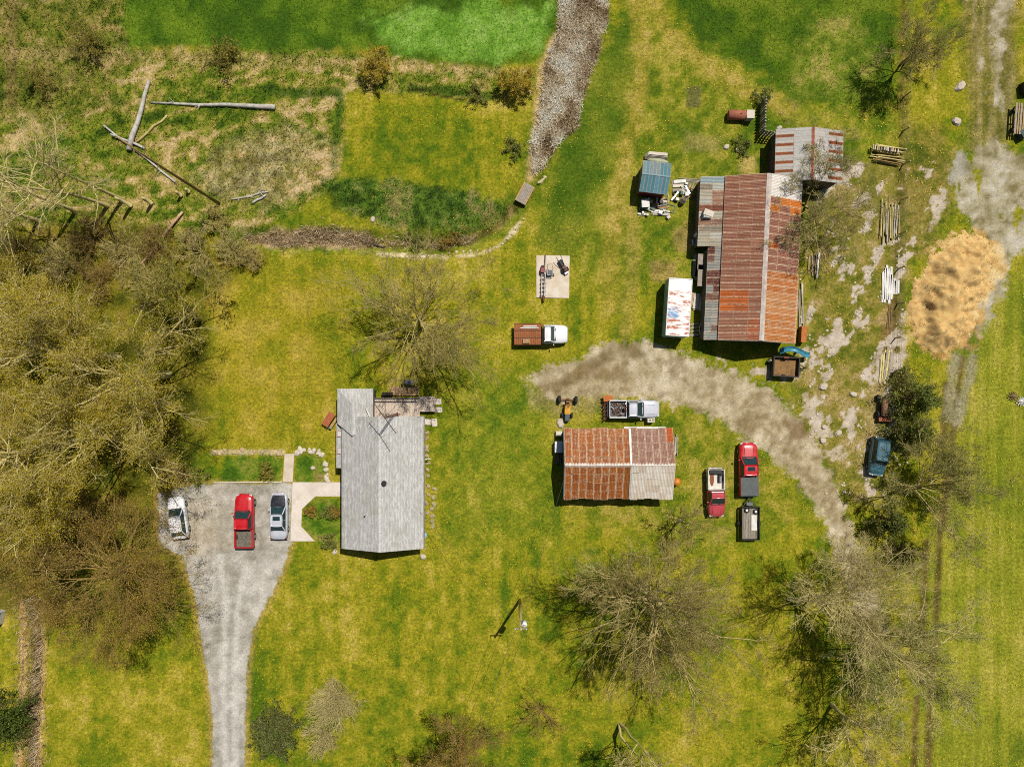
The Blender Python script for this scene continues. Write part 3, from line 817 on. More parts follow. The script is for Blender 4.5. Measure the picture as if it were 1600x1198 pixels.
def build_trees():
    # bare tree on the lawn north of the house
    tree('maple_tree', 'wide bare tree with radiating limbs on the lawn north of the house', 'tree', 662, 508, 9.5, 7.6, 11, 'grey', .2, 24, 8, 7, 4, 14000, .05, OLIVE, ang=(45, 80), limb_t=(.25, .95), up=.05)
    # western trees
    tree('lawn_tree', 'grey bare tree with dark trunks at the edge of the western lawn', 'tree', 312, 500, 10.5, 5.6, 12, 'grey', .22, 12, 6, 7, 5, 5000, .09, OLIVE, fork=3, ang=(30, 66), up=.08)
    wl = [(262, 585, 14, 7.5, 21, OCHRE, 'tall tree in yellow bud north of the garden bed and the parked cars'), (185, 560, 16, 7.5, 22, OCHRE, 'tall pale limbed tree in yellow bud behind the bramble thicket'),
          (228, 685, 13, 7.5, 23, OCHRE, 'broad tree in ochre bud directly above the white parked car'), (120, 690, 15, 7.5, 24, OCHRE, 'tall tree in yellow bud leaning off to the western boundary'),
          (130, 800, 11, 7, 25, OCHRE, 'olive budding tree west of the white parked car'), (85, 480, 8.5, 5.5, 27, OCHRE, 'olive budding tree between the dead trunks and the tall yellow trees')]
    for px, py, ht, sp, sd_, lc, lab in wl:
        tree('budding_tree', lab, 'tree', px, py, ht, sp, sd_, 'pale', .34, 16, 8, 7, 3, 30000, .06, lc, 'budding trees along the western boundary', ang=(35, 72), up=.05, lrad=.7, rmin=.019)
    tree('brown_tree', 'broad brown budding tree overhanging the gravel driveway', 'tree', 222, 880, 9.5, 8.0, 31, 'brown', .24, 22, 8, 8, 4, 36000, .06, BROWN, ang=(45, 84), up=.02, lrad=.7)
    # bare trunks in the north-west corner
    for px, py, ht, sp, sd_, lab, fk in ((168, 322, 19, 5.6, 41, 'tall bare tree with one long dark trunk in the corner of the meadow', 0), (192, 312, 17, 5.0, 42, 'slim bare tree beside the long dark trunk in the meadow', 0),
                                       (118, 330, 17, 5.5, 43, 'spreading bare tree with pale hanging twigs at the meadow corner', 0), (60, 345, 15, 5, 44, 'bare pale tree at the far western edge of the meadow', 0)):
        tree('bare_tree', lab, 'tree', px, py, ht, sp, sd_, 'pale' if sd_ > 42 else 'pale', .2, 14, 6, 5, 2, 0, .1, OLIVE, 'bare trees of the meadow corner', limb_t=(.35, .98), ang=(35, 75), up=-.02)
    snag = thing('dead_tree', 'leafless dead trunk with broken side stubs above the ditch', 'tree', (*W(342, 318).xy, hz(342, 318)))
    rng = random.Random(4)
    mb = MB(); mb.tube([(0, 0, -.2), (.1, 0, 6), (-.1, .2, 13), (0, .3, 18.5)], [.19, .15, .1, .05], 8); mb.build('trunk', BARKS['brown'], snag, True)
    for k in range(9):
        z = rng.uniform(4, 17); a = rng.uniform(0, 6.28); l = rng.uniform(.5, 1.6)
        mb = MB(); mb.tube([(0, 0.1, z), (math.cos(a) * l, math.sin(a) * l, z + .5)], [.04, .015], 5); mb.build('branch', BARKS['dark'], snag)
    for px, py, h_, lab in ((206, 322, 3.2, 'tallest snapped trunk standing beside the slim bare tree'), (238, 318, 2.2, 'leaning broken trunk between the tall snapped trunk and the low stumps'), (284, 306, 1.5, 'low broken stump between the leaning broken trunk and the dead trunk'), (296, 300, 1.1, 'shortest broken stump next to the low broken stump')):
        s = thing('tree_stump', lab, 'stump', (*W(px, py).xy, hz(px, py)), 0, 'snapped trunks at the meadow edge')
        mb = MB(); mb.tube([(0, 0, -.15), (0, 0, .3), (.05, .03, h_ * .8), (.12, .03, h_)], [.3, .21, .17, .08], 9); mb.build('trunk', BARKS['pale'], s, True)
    # southern trees
    tree('great_tree', 'large bare tree with long drooping limbs south of the rusty garage', 'tree', 1002, 908, 16, 7.8, 51, 'grey', .32, 30, 8, 8, 5, 36000, .045, ((112, 100, 42), (140, 130, 54), (168, 156, 76)), ang=(40, 80), up=.04, limb_t=(.22, .97))
    tree('roadside_tree', 'large bare tree beside the southern end of the farm track', 'tree', 1232, 935, 13, 8.8, 52, 'pale', .28, 28, 8, 8, 5, 20000, .045, ((120, 110, 46), (150, 142, 60), (178, 168, 84)), ang=(40, 76), up=.05, fork=2)
    tree('fence_tree', 'pale bare tree reaching over the wheel ruts of the drilled field', 'tree', 1362, 1005, 10, 6.8, 53, 'pale', .26, 20, 7, 7, 5, 9000, .07, LIME, ang=(40, 76), up=.04)
    tree('corner_tree', 'bare tree with brown trunk at the south end of the farm track', 'tree', 1300, 1100, 9, 5, 54, 'pale', .2, 14, 7, 7, 4, 2500, .07, OLIVE, ang=(35, 76))
    tree('garage_tree', 'small grey bare tree touching the south east corner of the rusty garage', 'tree', 1062, 812, 6, 3.0, 55, 'grey', .14, 9, 6, 6, 3, 800, .06, OLIVE, ang=(30, 70))
    tree('south_tree', 'bare forked tree south of the large drooping tree', 'tree', 968, 1130, 11, 4.6, 56, 'pale', .22, 10, 6, 6, 4, 1500, .07, OLIVE, ang=(35, 75), fork=2)
    tree('brown_bud_tree', 'dark brown budding tree south of the utility pole', 'tree', 722, 1150, 8.5, 7.0, 57, 'brown', .2, 22, 8, 7, 5, 22000, .05, BROWN, ang=(40, 78), up=.04)
    # eastern fence line
    conifer('cedar_tree', 'dense green cedar beside the rusty machine on the fence line', 1412, 622, 5, 2.9, 61, 5200, group=None)
    conifer('cedar_tree', 'green cedar between the teal van and the wheel ruts', 1408, 668, 4.6, 2.5, 62, 3800)
    tree('fence_maple', 'olive leafed tree with grey twigs on the fence line below the teal van', 'tree', 1400, 760, 7.5, 5.4, 63, 'grey', .2, 18, 8, 7, 4, 13000, .06, ((104, 116, 44), (140, 144, 66), (168, 164, 92)), ang=(38, 78), up=.05)
    conifer('cedar_tree', 'dark evergreen below the olive tree on the fence line', 1372, 806, 4.5, 2.3, 64, 3600, ((88, 104, 38), (122, 132, 54), (158, 160, 80)))
    bush('fence_bush', 'brown and green bush at the foot of the fence below the evergreen', 'bush', 1395, 862, 2.0, 2.5, 65, 16, 2200, .09, ((72, 84, 26), (104, 106, 44), (120, 100, 56)))
    tree('barn_tree', 'grey green tree overhanging the barn and its white annex', 'tree', 1258, 322, 6.8, 5.8, 66, 'grey', .16, 20, 8, 7, 5, 9000, .05, ((110, 122, 60), (146, 152, 86), (172, 172, 114)), ang=(38, 78), up=.06, fork=2)
    tree('north_tree', 'small bushy tree on the wire fence beside the hay field', 'tree', 1408, 100, 6, 4.0, 67, 'grey', .13, 16, 7, 7, 4, 6000, .055, ((110, 118, 40), (146, 146, 62), (166, 156, 80)), ang=(38, 76))
    # bushes
    for px, py, r, h_, sd_, lab in ((592, 112, 1.8, 2.6, 71, 'golden willow bush at the edge of the hay field'), (806, 138, 1.9, 2.6, 72, 'golden willow bush beside the dry reeds')):
        bush('golden_bush', lab, 'bush', px, py, r, h_, sd_, 30, 4200, .07, GOLD, 'pale', 'golden willow bushes')
    bush('olive_bush', 'dark olive bush in the far corner of the rough meadow', 'bush', 140, 70, 2.6, 2.4, 170, 24, 1800, .07, OLIVE, 'brown')
    bush('olive_bush', 'small olive bush below the dark one in the meadow corner', 'bush', 70, 130, 2.0, 1.8, 171, 20, 1200, .07, OLIVE, 'brown')
    bush('olive_bush', 'low olive bush at the edge of the hay field', 'bush', 352, 96, 2.2, 2.0, 73, 20, 1400, .08, OLIVE, 'brown')
    bush('pale_bush', 'pale leafless rounded shrub on the front lawn beyond the driveway', 'bush', 530, 1080, 2.6, 4.6, 74, 46, 700, .06, ((206, 184, 120), (186, 170, 100)), 'pale', None, 9, .014)
    bush('pale_bush', 'small pale leafless shrub behind the rounded front lawn shrub', 'bush', 505, 1140, 1.8, 3, 75, 30, 400, .06, ((150, 140, 80), (170, 150, 100)), 'pale', None, 8, .016)
    conifer('spruce_tree', 'low spreading grey green evergreen beside the driveway', 437, 1135, 3.6, 2.9, 76, 9000, ((84, 100, 38), (124, 134, 62), (164, 164, 104)))
    conifer('spruce_tree', 'dark green evergreen beside the western ditch', 18, 1110, 4, 3.2, 77, 10000, ((62, 90, 28), (98, 124, 40), (136, 152, 60)))
    bush('brown_bush', 'low brown twiggy bush between the dark budding tree and the great tree', 'bush', 846, 1108, 2.8, 2.2, 78, 22, 900, .05, OCHRE, 'brown')
    i = 0
    for px, py, r, h_, lc in ((150, 372, 2.6, 2.4, BROWN), (200, 400, 2.8, 2.5, BROWN), (105, 410, 2.5, 2.2, OCHRE), (255, 385, 2.6, 2.4, BROWN), (315, 395, 2.4, 2.2, BROWN), (365, 392, 2.0, 1.9, OLIVE),
                              (160, 445, 2.6, 2.4, BROWN), (90, 440, 2.2, 2, BROWN), (340, 345, 1.7, 1.5, OCHRE), (40, 400, 2.6, 2.4, OLIVE), (235, 440, 2.2, 2, OCHRE), (395, 405, 1.5, 1.4, BROWN), (20, 470, 2.4, 2.6, OLIVE)):
        bush('bramble_bush', 'tangled brown bramble bush of the thicket beside the ditch', 'bush', px, py, r, h_, 80 + i, 34, 900, .06, lc, 'pale' if i % 3 else 'brown', 'brambles of the thicket', 7); i += 1
    for px, py, r, h_, lc, lab in ((420, 733, 1.0, .9, OLIVE, 'grey twiggy shrub in the garden bed below the row of tan stones'), (312, 742, 1.3, 1.2, LIME, 'leafy shrub at the west end of the garden bed'), (512, 800, .8, .7, LIME, 'green clump of plants in the bed by the house wall'),
                               (486, 798, .55, .5, BROWN, 'reddish brown low plant in the bed beside the walk'), (526, 800, .55, .6, BROWN, 'reddish brown plant against the house wall'), (516, 846, .8, .7, LIME, 'leafy plant at the south corner of the house bed'),
                               (262, 760, 1.2, 1.0, OCHRE, 'dry weedy shrub above the white parked car'), (1190, 155, 1.2, .7, GREENS, 'green weeds above the rusty tank'), (1160, 228, 1.2, .5, GREENS, 'green weed patch north of the blue shed'), (1408, 590, 1.2, 1.5, GREENS, 'green shrub beside the stacked grey boards'),
                               (1425, 690, 1.5, 1.8, GREENS, 'leafy shrub behind the teal van'), (800, 235, 1.2, .7, GREENS, 'green shrub on the bank beside the footbridge'), (745, 150, 1.3, .7, LIME, 'pale green weeds along the lawn edge'), (645, 375, 1.2, .8, GREENS, 'dark green weeds at the ditch'),
                               (700, 376, 1.4, .9, BROWN, 'brown stems growing in the ditch')):
        bush('garden_shrub', lab, 'shrub', px, py, r, h_, 120 + i, 14, 700, .08, lc, 'brown', None, 5, .01); i += 1
build_trees()
# ------------------------------------------------------------------ buildings
def sheet_material():
    """corrugated iron: colour of the sheet from the object, galvanised laps, rust streaks down the slope"""
    m, nt, b = nodes('corrugated_iron')
    tc = N(nt, 'ShaderNodeTexCoord'); oi = N(nt, 'ShaderNodeObjectInfo'); geo = N(nt, 'ShaderNodeNewGeometry')
    sp = N(nt, 'ShaderNodeSeparateXYZ'); dn = N(nt, 'ShaderNodeTexNoise'); dn.inputs['Scale'].default_value = 3.0; nt.links.new(N(nt, 'ShaderNodeNewGeometry').outputs['Position'], dn.inputs['Vector'])
    ds = N(nt, 'ShaderNodeVectorMath', operation='MULTIPLY_ADD'); nt.links.new(dn.outputs['Color'], ds.inputs[0]); ds.inputs[1].default_value = (.3, .1, 0); ds.inputs[2].default_value = (-.15, -.05, 0)
    ad = N(nt, 'ShaderNodeVectorMath', operation='ADD'); nt.links.new(tc.outputs['Generated'], ad.inputs[0]); nt.links.new(ds.outputs[0], ad.inputs[1])
    nt.links.new(ad.outputs[0], sp.inputs[0])
    def edge(src, w):
        a = N(nt, 'ShaderNodeMath', operation='SUBTRACT'); nt.links.new(src, a.inputs[0]); a.inputs[1].default_value = .5
        c = N(nt, 'ShaderNodeMath', operation='ABSOLUTE'); nt.links.new(a.outputs[0], c.inputs[0])
        return ramp(nt, c.outputs[0], .5 - w, .5 - w * .35)
    pos = geo.outputs['Position']
    n1 = noise(nt, pos, 2.2, 6, .75); n2 = noise(nt, pos, 6.0, 5, .8)
    mx = N(nt, 'ShaderNodeMath', operation='MAXIMUM'); ye = N(nt, 'ShaderNodeMath', operation='MULTIPLY'); nt.links.new(edge(sp.outputs[1], .07), ye.inputs[0]); nt.links.new(ramp(nt, oi.outputs['Alpha'], 0, .6, .3, .9), ye.inputs[1])
    xe = N(nt, 'ShaderNodeMath', operation='MULTIPLY'); nt.links.new(edge(sp.outputs[0], .17), xe.inputs[0]); nt.links.new(ramp(nt, oi.outputs['Alpha'], 0, .6, .75, .95), xe.inputs[1])
    nt.links.new(xe.outputs[0], mx.inputs[0]); nt.links.new(ye.outputs[0], mx.inputs[1])
    lap = N(nt, 'ShaderNodeMath', operation='MULTIPLY'); nt.links.new(mx.outputs[0], lap.inputs[0]); nt.links.new(ramp(nt, n2, .4, .58, .12, 1), lap.inputs[1])
    patch = N(nt, 'ShaderNodeMath', operation='MULTIPLY'); nt.links.new(ramp(nt, n1, .5, .66, 0, .6), patch.inputs[0]); nt.links.new(oi.outputs['Alpha'], patch.inputs[1])
    al = N(nt, 'ShaderNodeMath', operation='MULTIPLY'); nt.links.new(lap.outputs[0], al.inputs[0]); al.inputs[1].default_value = .88
    fac = N(nt, 'ShaderNodeMath', operation='MAXIMUM'); nt.links.new(al.outputs[0], fac.inputs[0]); nt.links.new(patch.outputs[0], fac.inputs[1])
    v = N(nt, 'ShaderNodeCombineColor'); gg = ramp(nt, n2, .25, .75, .8, 1.2); [nt.links.new(gg, v.inputs[i]) for i in range(3)]
    base = mixc(nt, 1.0, oi.outputs['Color'], v.outputs[0], 'MULTIPLY')
    sc = N(nt, 'ShaderNodeSeparateColor'); nt.links.new(oi.outputs['Color'], sc.inputs[0]); df = N(nt, 'ShaderNodeMath', operation='SUBTRACT'); nt.links.new(sc.outputs[0], df.inputs[0]); nt.links.new(sc.outputs[2], df.inputs[1])
    rf = N(nt, 'ShaderNodeMath', operation='MULTIPLY'); nt.links.new(ramp(nt, noise(nt, pos, 1.1, 5, .7), .46, .72, 0, .5), rf.inputs[0]); nt.links.new(ramp(nt, df.outputs[0], .06, .16), rf.inputs[1])
    base = mixc(nt, rf.outputs[0], base, alb((116, 70, 42)))
    nt.links.new(mixc(nt, fac.outputs[0], base, alb((222, 200, 168))), b.inputs['Base Color'])
    b.inputs['Roughness'].default_value = .62; b.inputs['Metallic'].default_value = 0.0; b.inputs['Specular IOR Level'].default_value = .3
    return m
SHEET = sheet_material()
SHEETS = {}
def sheet_mesh(w, l):
    key = (round(w, 2), round(l, 2))
    if key not in SHEETS:
        n = 10; vs = []; fs = []
        for i in range(n + 1):
            x = w * i / n; z = .022 * (1 if i % 2 else -1)
            vs += [(x, 0, z), (x, l, z)]
        for i in range(n):
            a = 2 * i; fs.append((a, a + 2, a + 3, a + 1))
        me = bpy.data.meshes.new('roof_sheet'); me.from_pydata(vs, [], fs); me.materials.append(SHEET)
        SHEETS[key] = me
    return SHEETS[key]

def sheets(parent, O, U, D, len_u, len_d, nu, nd, colf, rng, jit=.012, drift=0.0):
    """lay nu x nd corrugated sheets on a slope; O ridge end, U along the ridge, D down the slope (local to the building)"""
    U = Vector(U).normalized(); D = Vector(D).normalized(); Nn = U.cross(D)
    if Nn.z < 0: Nn = -Nn
    M0 = Matrix((U, D, Nn)).transposed()
    w = len_u / nu; l = len_d / nd
    me = sheet_mesh(w * 1.03, l * 1.04)
    for i in range(nu):
        for j in range(nd):
            o = bpy.data.objects.new('roof_sheet', me); C.objects.link(o); o.parent = parent
            p = Vector(O) + U * (w * i) + D * (l * (j + (drift * math.sin(i * 1.3 + 2) if 0 < j else 0))) + Nn * (.035 + .012 * (nd - j) + (i % 2) * .006 + rng.uniform(0, .012))
            q = Matrix.Rotation(rng.uniform(-jit, jit), 3, Nn)
            o.matrix_local = Matrix.Translation(p) @ (q @ M0).to_4x4()
            c, a = colf((i + .5) / nu, (j + .5) / nd)
            c = np.clip(alb(c) * rng.uniform(.94, 1.06), .004, .8)
            o.color = (c[0], c[1], c[2], a)

def gable(root, w, l, ze, zr, wallm, roofm, over=.3, name_roof='roof', thick=.06):
    """walls and a two slope roof, ridge along local y, centred on the root"""
    mb = MB()
    pts = [(-w / 2, 0), (w / 2, 0), (w / 2, ze), (0, zr), (-w / 2, ze)]
    vs = [(p[0], -l / 2, p[1] - .04) for p in pts] + [(p[0], l / 2, p[1] - .04) for p in pts]
    mb.add(vs, [(0, 1, 2, 3, 4), (9, 8, 7, 6, 5), (0, 5, 6, 1), (1, 6, 7, 2), (2, 7, 8, 3), (3, 8, 9, 4), (4, 9, 5, 0)])
    mb.build('wall', wallm, root)
    k = (zr - ze) / (w / 2); wo = w / 2 + over; lo = l / 2 + over; e = zr - k * wo
    mb = MB()
    prof = [(-wo, e), (0, zr), (wo, e), (wo, e + thick), (0, zr + thick), (-wo, e + thick)]
    vs = [(p[0], -lo, p[1]) for p in prof] + [(p[0], lo, p[1]) for p in prof]
    mb.add(vs, [(0, 1, 4, 5), (1, 2, 3, 4), (11, 10, 7, 6), (10, 9, 8, 7), (5, 4, 10, 11), (4, 3, 9, 10), (0, 6, 7, 1), (1, 7, 8, 2), (0, 5, 11, 6), (2, 8, 9, 3)])
    roof = mb.build(name_roof, roofm, root)
    return roof, wo, lo, e

def shingle_material():
    m, nt, b = nodes('asphalt_shingles')
    tc = N(nt, 'ShaderNodeTexCoord'); vec = tc.outputs['Object']
    br = N(nt, 'ShaderNodeTexBrick'); br.inputs['Scale'].default_value = 1.0
    for k, v in (('Color1', (208, 206, 200)), ('Color2', (180, 178, 174)), ('Mortar', (150, 149, 146))):
        c = alb(v); br.inputs[k].default_value = (c[0], c[1], c[2], 1)
    br.inputs['Mortar Size'].default_value = .012; br.inputs['Brick Width'].default_value = .34; br.inputs['Row Height'].default_value = .145
    mp = N(nt, 'ShaderNodeMapping'); mp.inputs['Rotation'].default_value = (0, 0, math.pi / 2); nt.links.new(vec, mp.inputs[0]); nt.links.new(mp.outputs[0], br.inputs['Vector'])
    n1 = noise(nt, vec, 1.6, 5, .7)
    ms = N(nt, 'ShaderNodeMapping'); ms.inputs['Scale'].default_value = (5, .9, 1); nt.links.new(vec, ms.inputs[0])
    n2 = noise(nt, ms.outputs[0], 1.2, 4, .7)
    col = mixc(nt, ramp(nt, n1, .42, .7, 0, .45), br.outputs[0], alb((168, 164, 154)))
    col = mixc(nt, ramp(nt, n2, .5, .64, 0, .55), col, alb((228, 225, 220)))
    col = mixc(nt, ramp(nt, noise(nt, vec, .5, 4, .6), .52, .7, 0, .5), col, alb((160, 156, 136)))
    nt.links.new(col, b.inputs['Base Color']); b.inputs['Roughness'].default_value = .95; b.inputs['Specular IOR Level'].default_value = .15
    bump(nt, b, br.outputs[1], .4, .02)
    return m
SHINGLE = shingle_material()
SIDING = mat('dark_siding', (96, 74, 58), (76, 58, 46), 1.5, .8)
FASCIA = mat('fascia', (206, 200, 190), (180, 172, 160), 2, .7)
WINGLASS = mat('window_glass', (60, 74, 84), (84, 98, 108), 1.5, .08, 0, 0, spec=.8)

def build_house():
    rng = random.Random(2)
    ze, zr = 2.7, 4.2
    A = W(535, 651, ze); B = W(662, 856, ze)
    cx, cy = (A.x + B.x) / 2, (A.y + B.y) / 2
    w = B.x - A.x - .6; l = A.y - B.y - .5
    root = thing('house', 'single storey house with pale grey shingle roof beside the driveway', 'house', (cx, cy, 0))
    roof, wo, lo, e = gable(root, w, l, ze + .1, zr, SIDING, SHINGLE, .3)
    mb = MB(); mb.box(0, 0, zr + .075, .3, 2 * lo, .03); mb.build('ridge_cap', mat('ridge_shingle', (214, 212, 206), (186, 184, 178), 3, .95), roof)
    for s in (-1, 1):
        mb = MB(); mb.tube([(s * (wo + .05), -lo, e), (s * (wo + .05), lo, e)], .06, 6); mb.build('gutter', mat('gutter_metal', (160, 160, 156), (120, 120, 118), 3, .5, .3), roof)
    # north-west wing with a hipped roof, and the lean-to strip along the west wall
    P = W(527, 607, 2.75); Q = W(583, 652, 2.75)
    x0, x1, y1, y0 = P.x - cx, Q.x - cx, P.y - cy, Q.y - cy - .6
    mb = MB(); mb.box((x0 + x1) / 2, (y0 + y1) / 2, 1.33, x1 - x0 - .5, y1 - y0 - .5, 2.66); mb.build('wall', SIDING, root)
    mb = MB(); rx = (x0 + x1) / 2; zz = 3.45
    vs = [(x0, y0, 2.75), (x1, y0, 2.75), (x1, y1, 2.75), (x0, y1, 2.75), (rx - .15, y1 - 1.5, zz), (rx - .15, y0 - 1.2, zz), (x0, y0, 2.66), (x1, y0, 2.66), (x1, y1, 2.66), (x0, y1, 2.66)]
    mb.add(vs, [(3, 4, 2)[::-1], (0, 5, 4, 3), (1, 2, 4, 5), (0, 1, 5), (6, 7, 1, 0), (7, 8, 2, 1), (8, 9, 3, 2), (9, 6, 0, 3), (9, 8, 7, 6)])
    wr = mb.build('wing_roof', SHINGLE, root)
    va = W(572, 637, 3.2); vb = W(578, 651, 3.05)
    mb = MB(); mb.bar((va.x - cx, va.y - cy, 3.22), (vb.x - cx, vb.y - cy, 3.14), .12, .04); mb.build('valley_flashing', WHITE, wr)
    a = W(525, 640, 2.3); b_ = W(537, 731, 2.3)
    sx0, sx1, sy1, sy0 = a.x - cx, -w / 2 - .01, y0, b_.y - cy
    mb = MB(); mb.box((sx0 + sx1) / 2 + .08, (sy0 + sy1) / 2, 1.05, sx1 - sx0 - .2, sy1 - sy0 - .3, 2.1); mb.build('wall', SIDING, root)
    mb = MB(); mb.add([(sx0, sy0, 2.2), (sx1, sy0, 2.45), (sx1, sy1, 2.45), (sx0, sy1, 2.2), (sx0, sy0, 2.1), (sx1, sy0, 2.35), (sx1, sy1, 2.35), (sx0, sy1, 2.1)], [(0, 1, 2, 3), (7, 6, 5, 4), (0, 4, 5, 1), (3, 2, 6, 7), (0, 3, 7, 4), (1, 5, 6, 2)])
    lr = mb.build('lean_to_roof', SHINGLE, root)
    for py in (677, 704):
        c = W(531, py, 2.35)
        mb = MB(); xx, yy = c.x - cx, c.y - cy
        for dx, dy, ax, ay in ((-.22, 0, .08, .62), (.22, 0, .08, .62), (0, .27, .36, .08), (0, -.27, .36, .08)): mb.box(xx + dx, yy + dy, 2.37, ax, ay, .12)
        sk = mb.build('skylight', mat('skylight_frame', (206, 172, 148), (188, 150, 126), 4, .6), lr)
        mb = MB(); mb.box(xx, yy, 2.36, .36, .46, .04); mb.build('pane', mat('skylight_pane', (214, 214, 210), (188, 190, 190), 3, .25), sk)
    # vents on the roof
    c = W(601, 754, 4.1)
    mb = MB(); mb.tube([(c.x - cx, c.y - cy, 4.0), (c.x - cx, c.y - cy, 4.42)], .17, 12); mb.tube([(c.x - cx, c.y - cy, 4.42), (c.x - cx, c.y - cy, 4.5)], .26, 12); mb.build('roof_vent', BLACKM, roof)
    c = W(570, 806, 3.7)
    mb = MB(); mb.tube([(c.x - cx, c.y - cy, 3.5), (c.x - cx, c.y - cy, 3.95)], .07, 8); mb.build('vent_pipe', BLACKM, roof)
    # doors and windows of the walls
    for side, yy, ww in ((1, 3.2, 1.4), (1, -.4, 1.6), (1, -4, 1.4), (-1, -3.4, 1.5), (-1, -.2, 1.2)):
        mb = MB(); mb.box(side * (w / 2 + .02), yy, 1.6, .06, ww, 1.1); f = mb.build('window', WHITE, root)
        mb = MB(); mb.box(side * (w / 2 + .045), yy, 1.6, .04, ww - .2, .9); mb.build('pane', WINGLASS, f)
    mb = MB(); mb.box(-w / 2 - .03, -1.75, 1.05, .06, .95, 2.05); d = mb.build('door', mat('door_paint', (120, 60, 44), (100, 48, 36), 2, .5), root)
    mb = MB(); mb.tube([(-w / 2 - .06, -1.4, 1.0), (-w / 2 - .12, -1.4, 1.0)], .03, 8); mb.build('handle', CHROME, d)
    for xx in (-1.8, 1.8):
        mb = MB(); mb.box(xx, -l / 2 - .02, 1.6, 1.4, .06, 1.1); f = mb.build('window', WHITE, root)
        mb = MB(); mb.box(xx, -l / 2 - .045, 1.6, 1.2, .04, .9); mb.build('pane', WINGLASS, f)
    # television mast: lattice tower and aerial
    c = W(625, 646, 0)
    t = thing('television_mast', 'rusty lattice mast with television aerial at the north end of the house', 'aerial', (c.x, c.y, 0))
    mb = MB(); hh = 8.6
    leg = [(.16 * math.cos(a_), .16 * math.sin(a_)) for a_ in (0, 2.09, 4.19)]
    for x, y in leg: mb.tube([(x, y, 0), (x * .6, y * .6, hh)], .025, 5)
    for k in range(17):
        z = .3 + k * .48
        for i in range(3): mb.tube([(leg[i][0] * .9, leg[i][1] * .9, z), (leg[(i + 1) % 3][0] * .9, leg[(i + 1) % 3][1] * .9, z + .45)], .014, 4)
    mb.build('lattice_tower', RUST, t)
    mb = MB(); an = R(-54); dx, dy = math.cos(an), math.sin(an)
    mb.tube([(-1.7 * dx, -1.7 * dy, hh), (1.8 * dx, 1.8 * dy, hh)], .035, 6); bo = mb.build('boom', STEEL, t)
    for k in range(10):
        q = -1.6 + k * .37; L = .35 + .05 * k if k < 6 else .3
        mb = MB(); mb.tube([(q * dx - L * dy, q * dy + L * dx, hh), (q * dx + L * dy, q * dy - L * dx, hh)], .012, 4); mb.build('element', CHROME, bo)

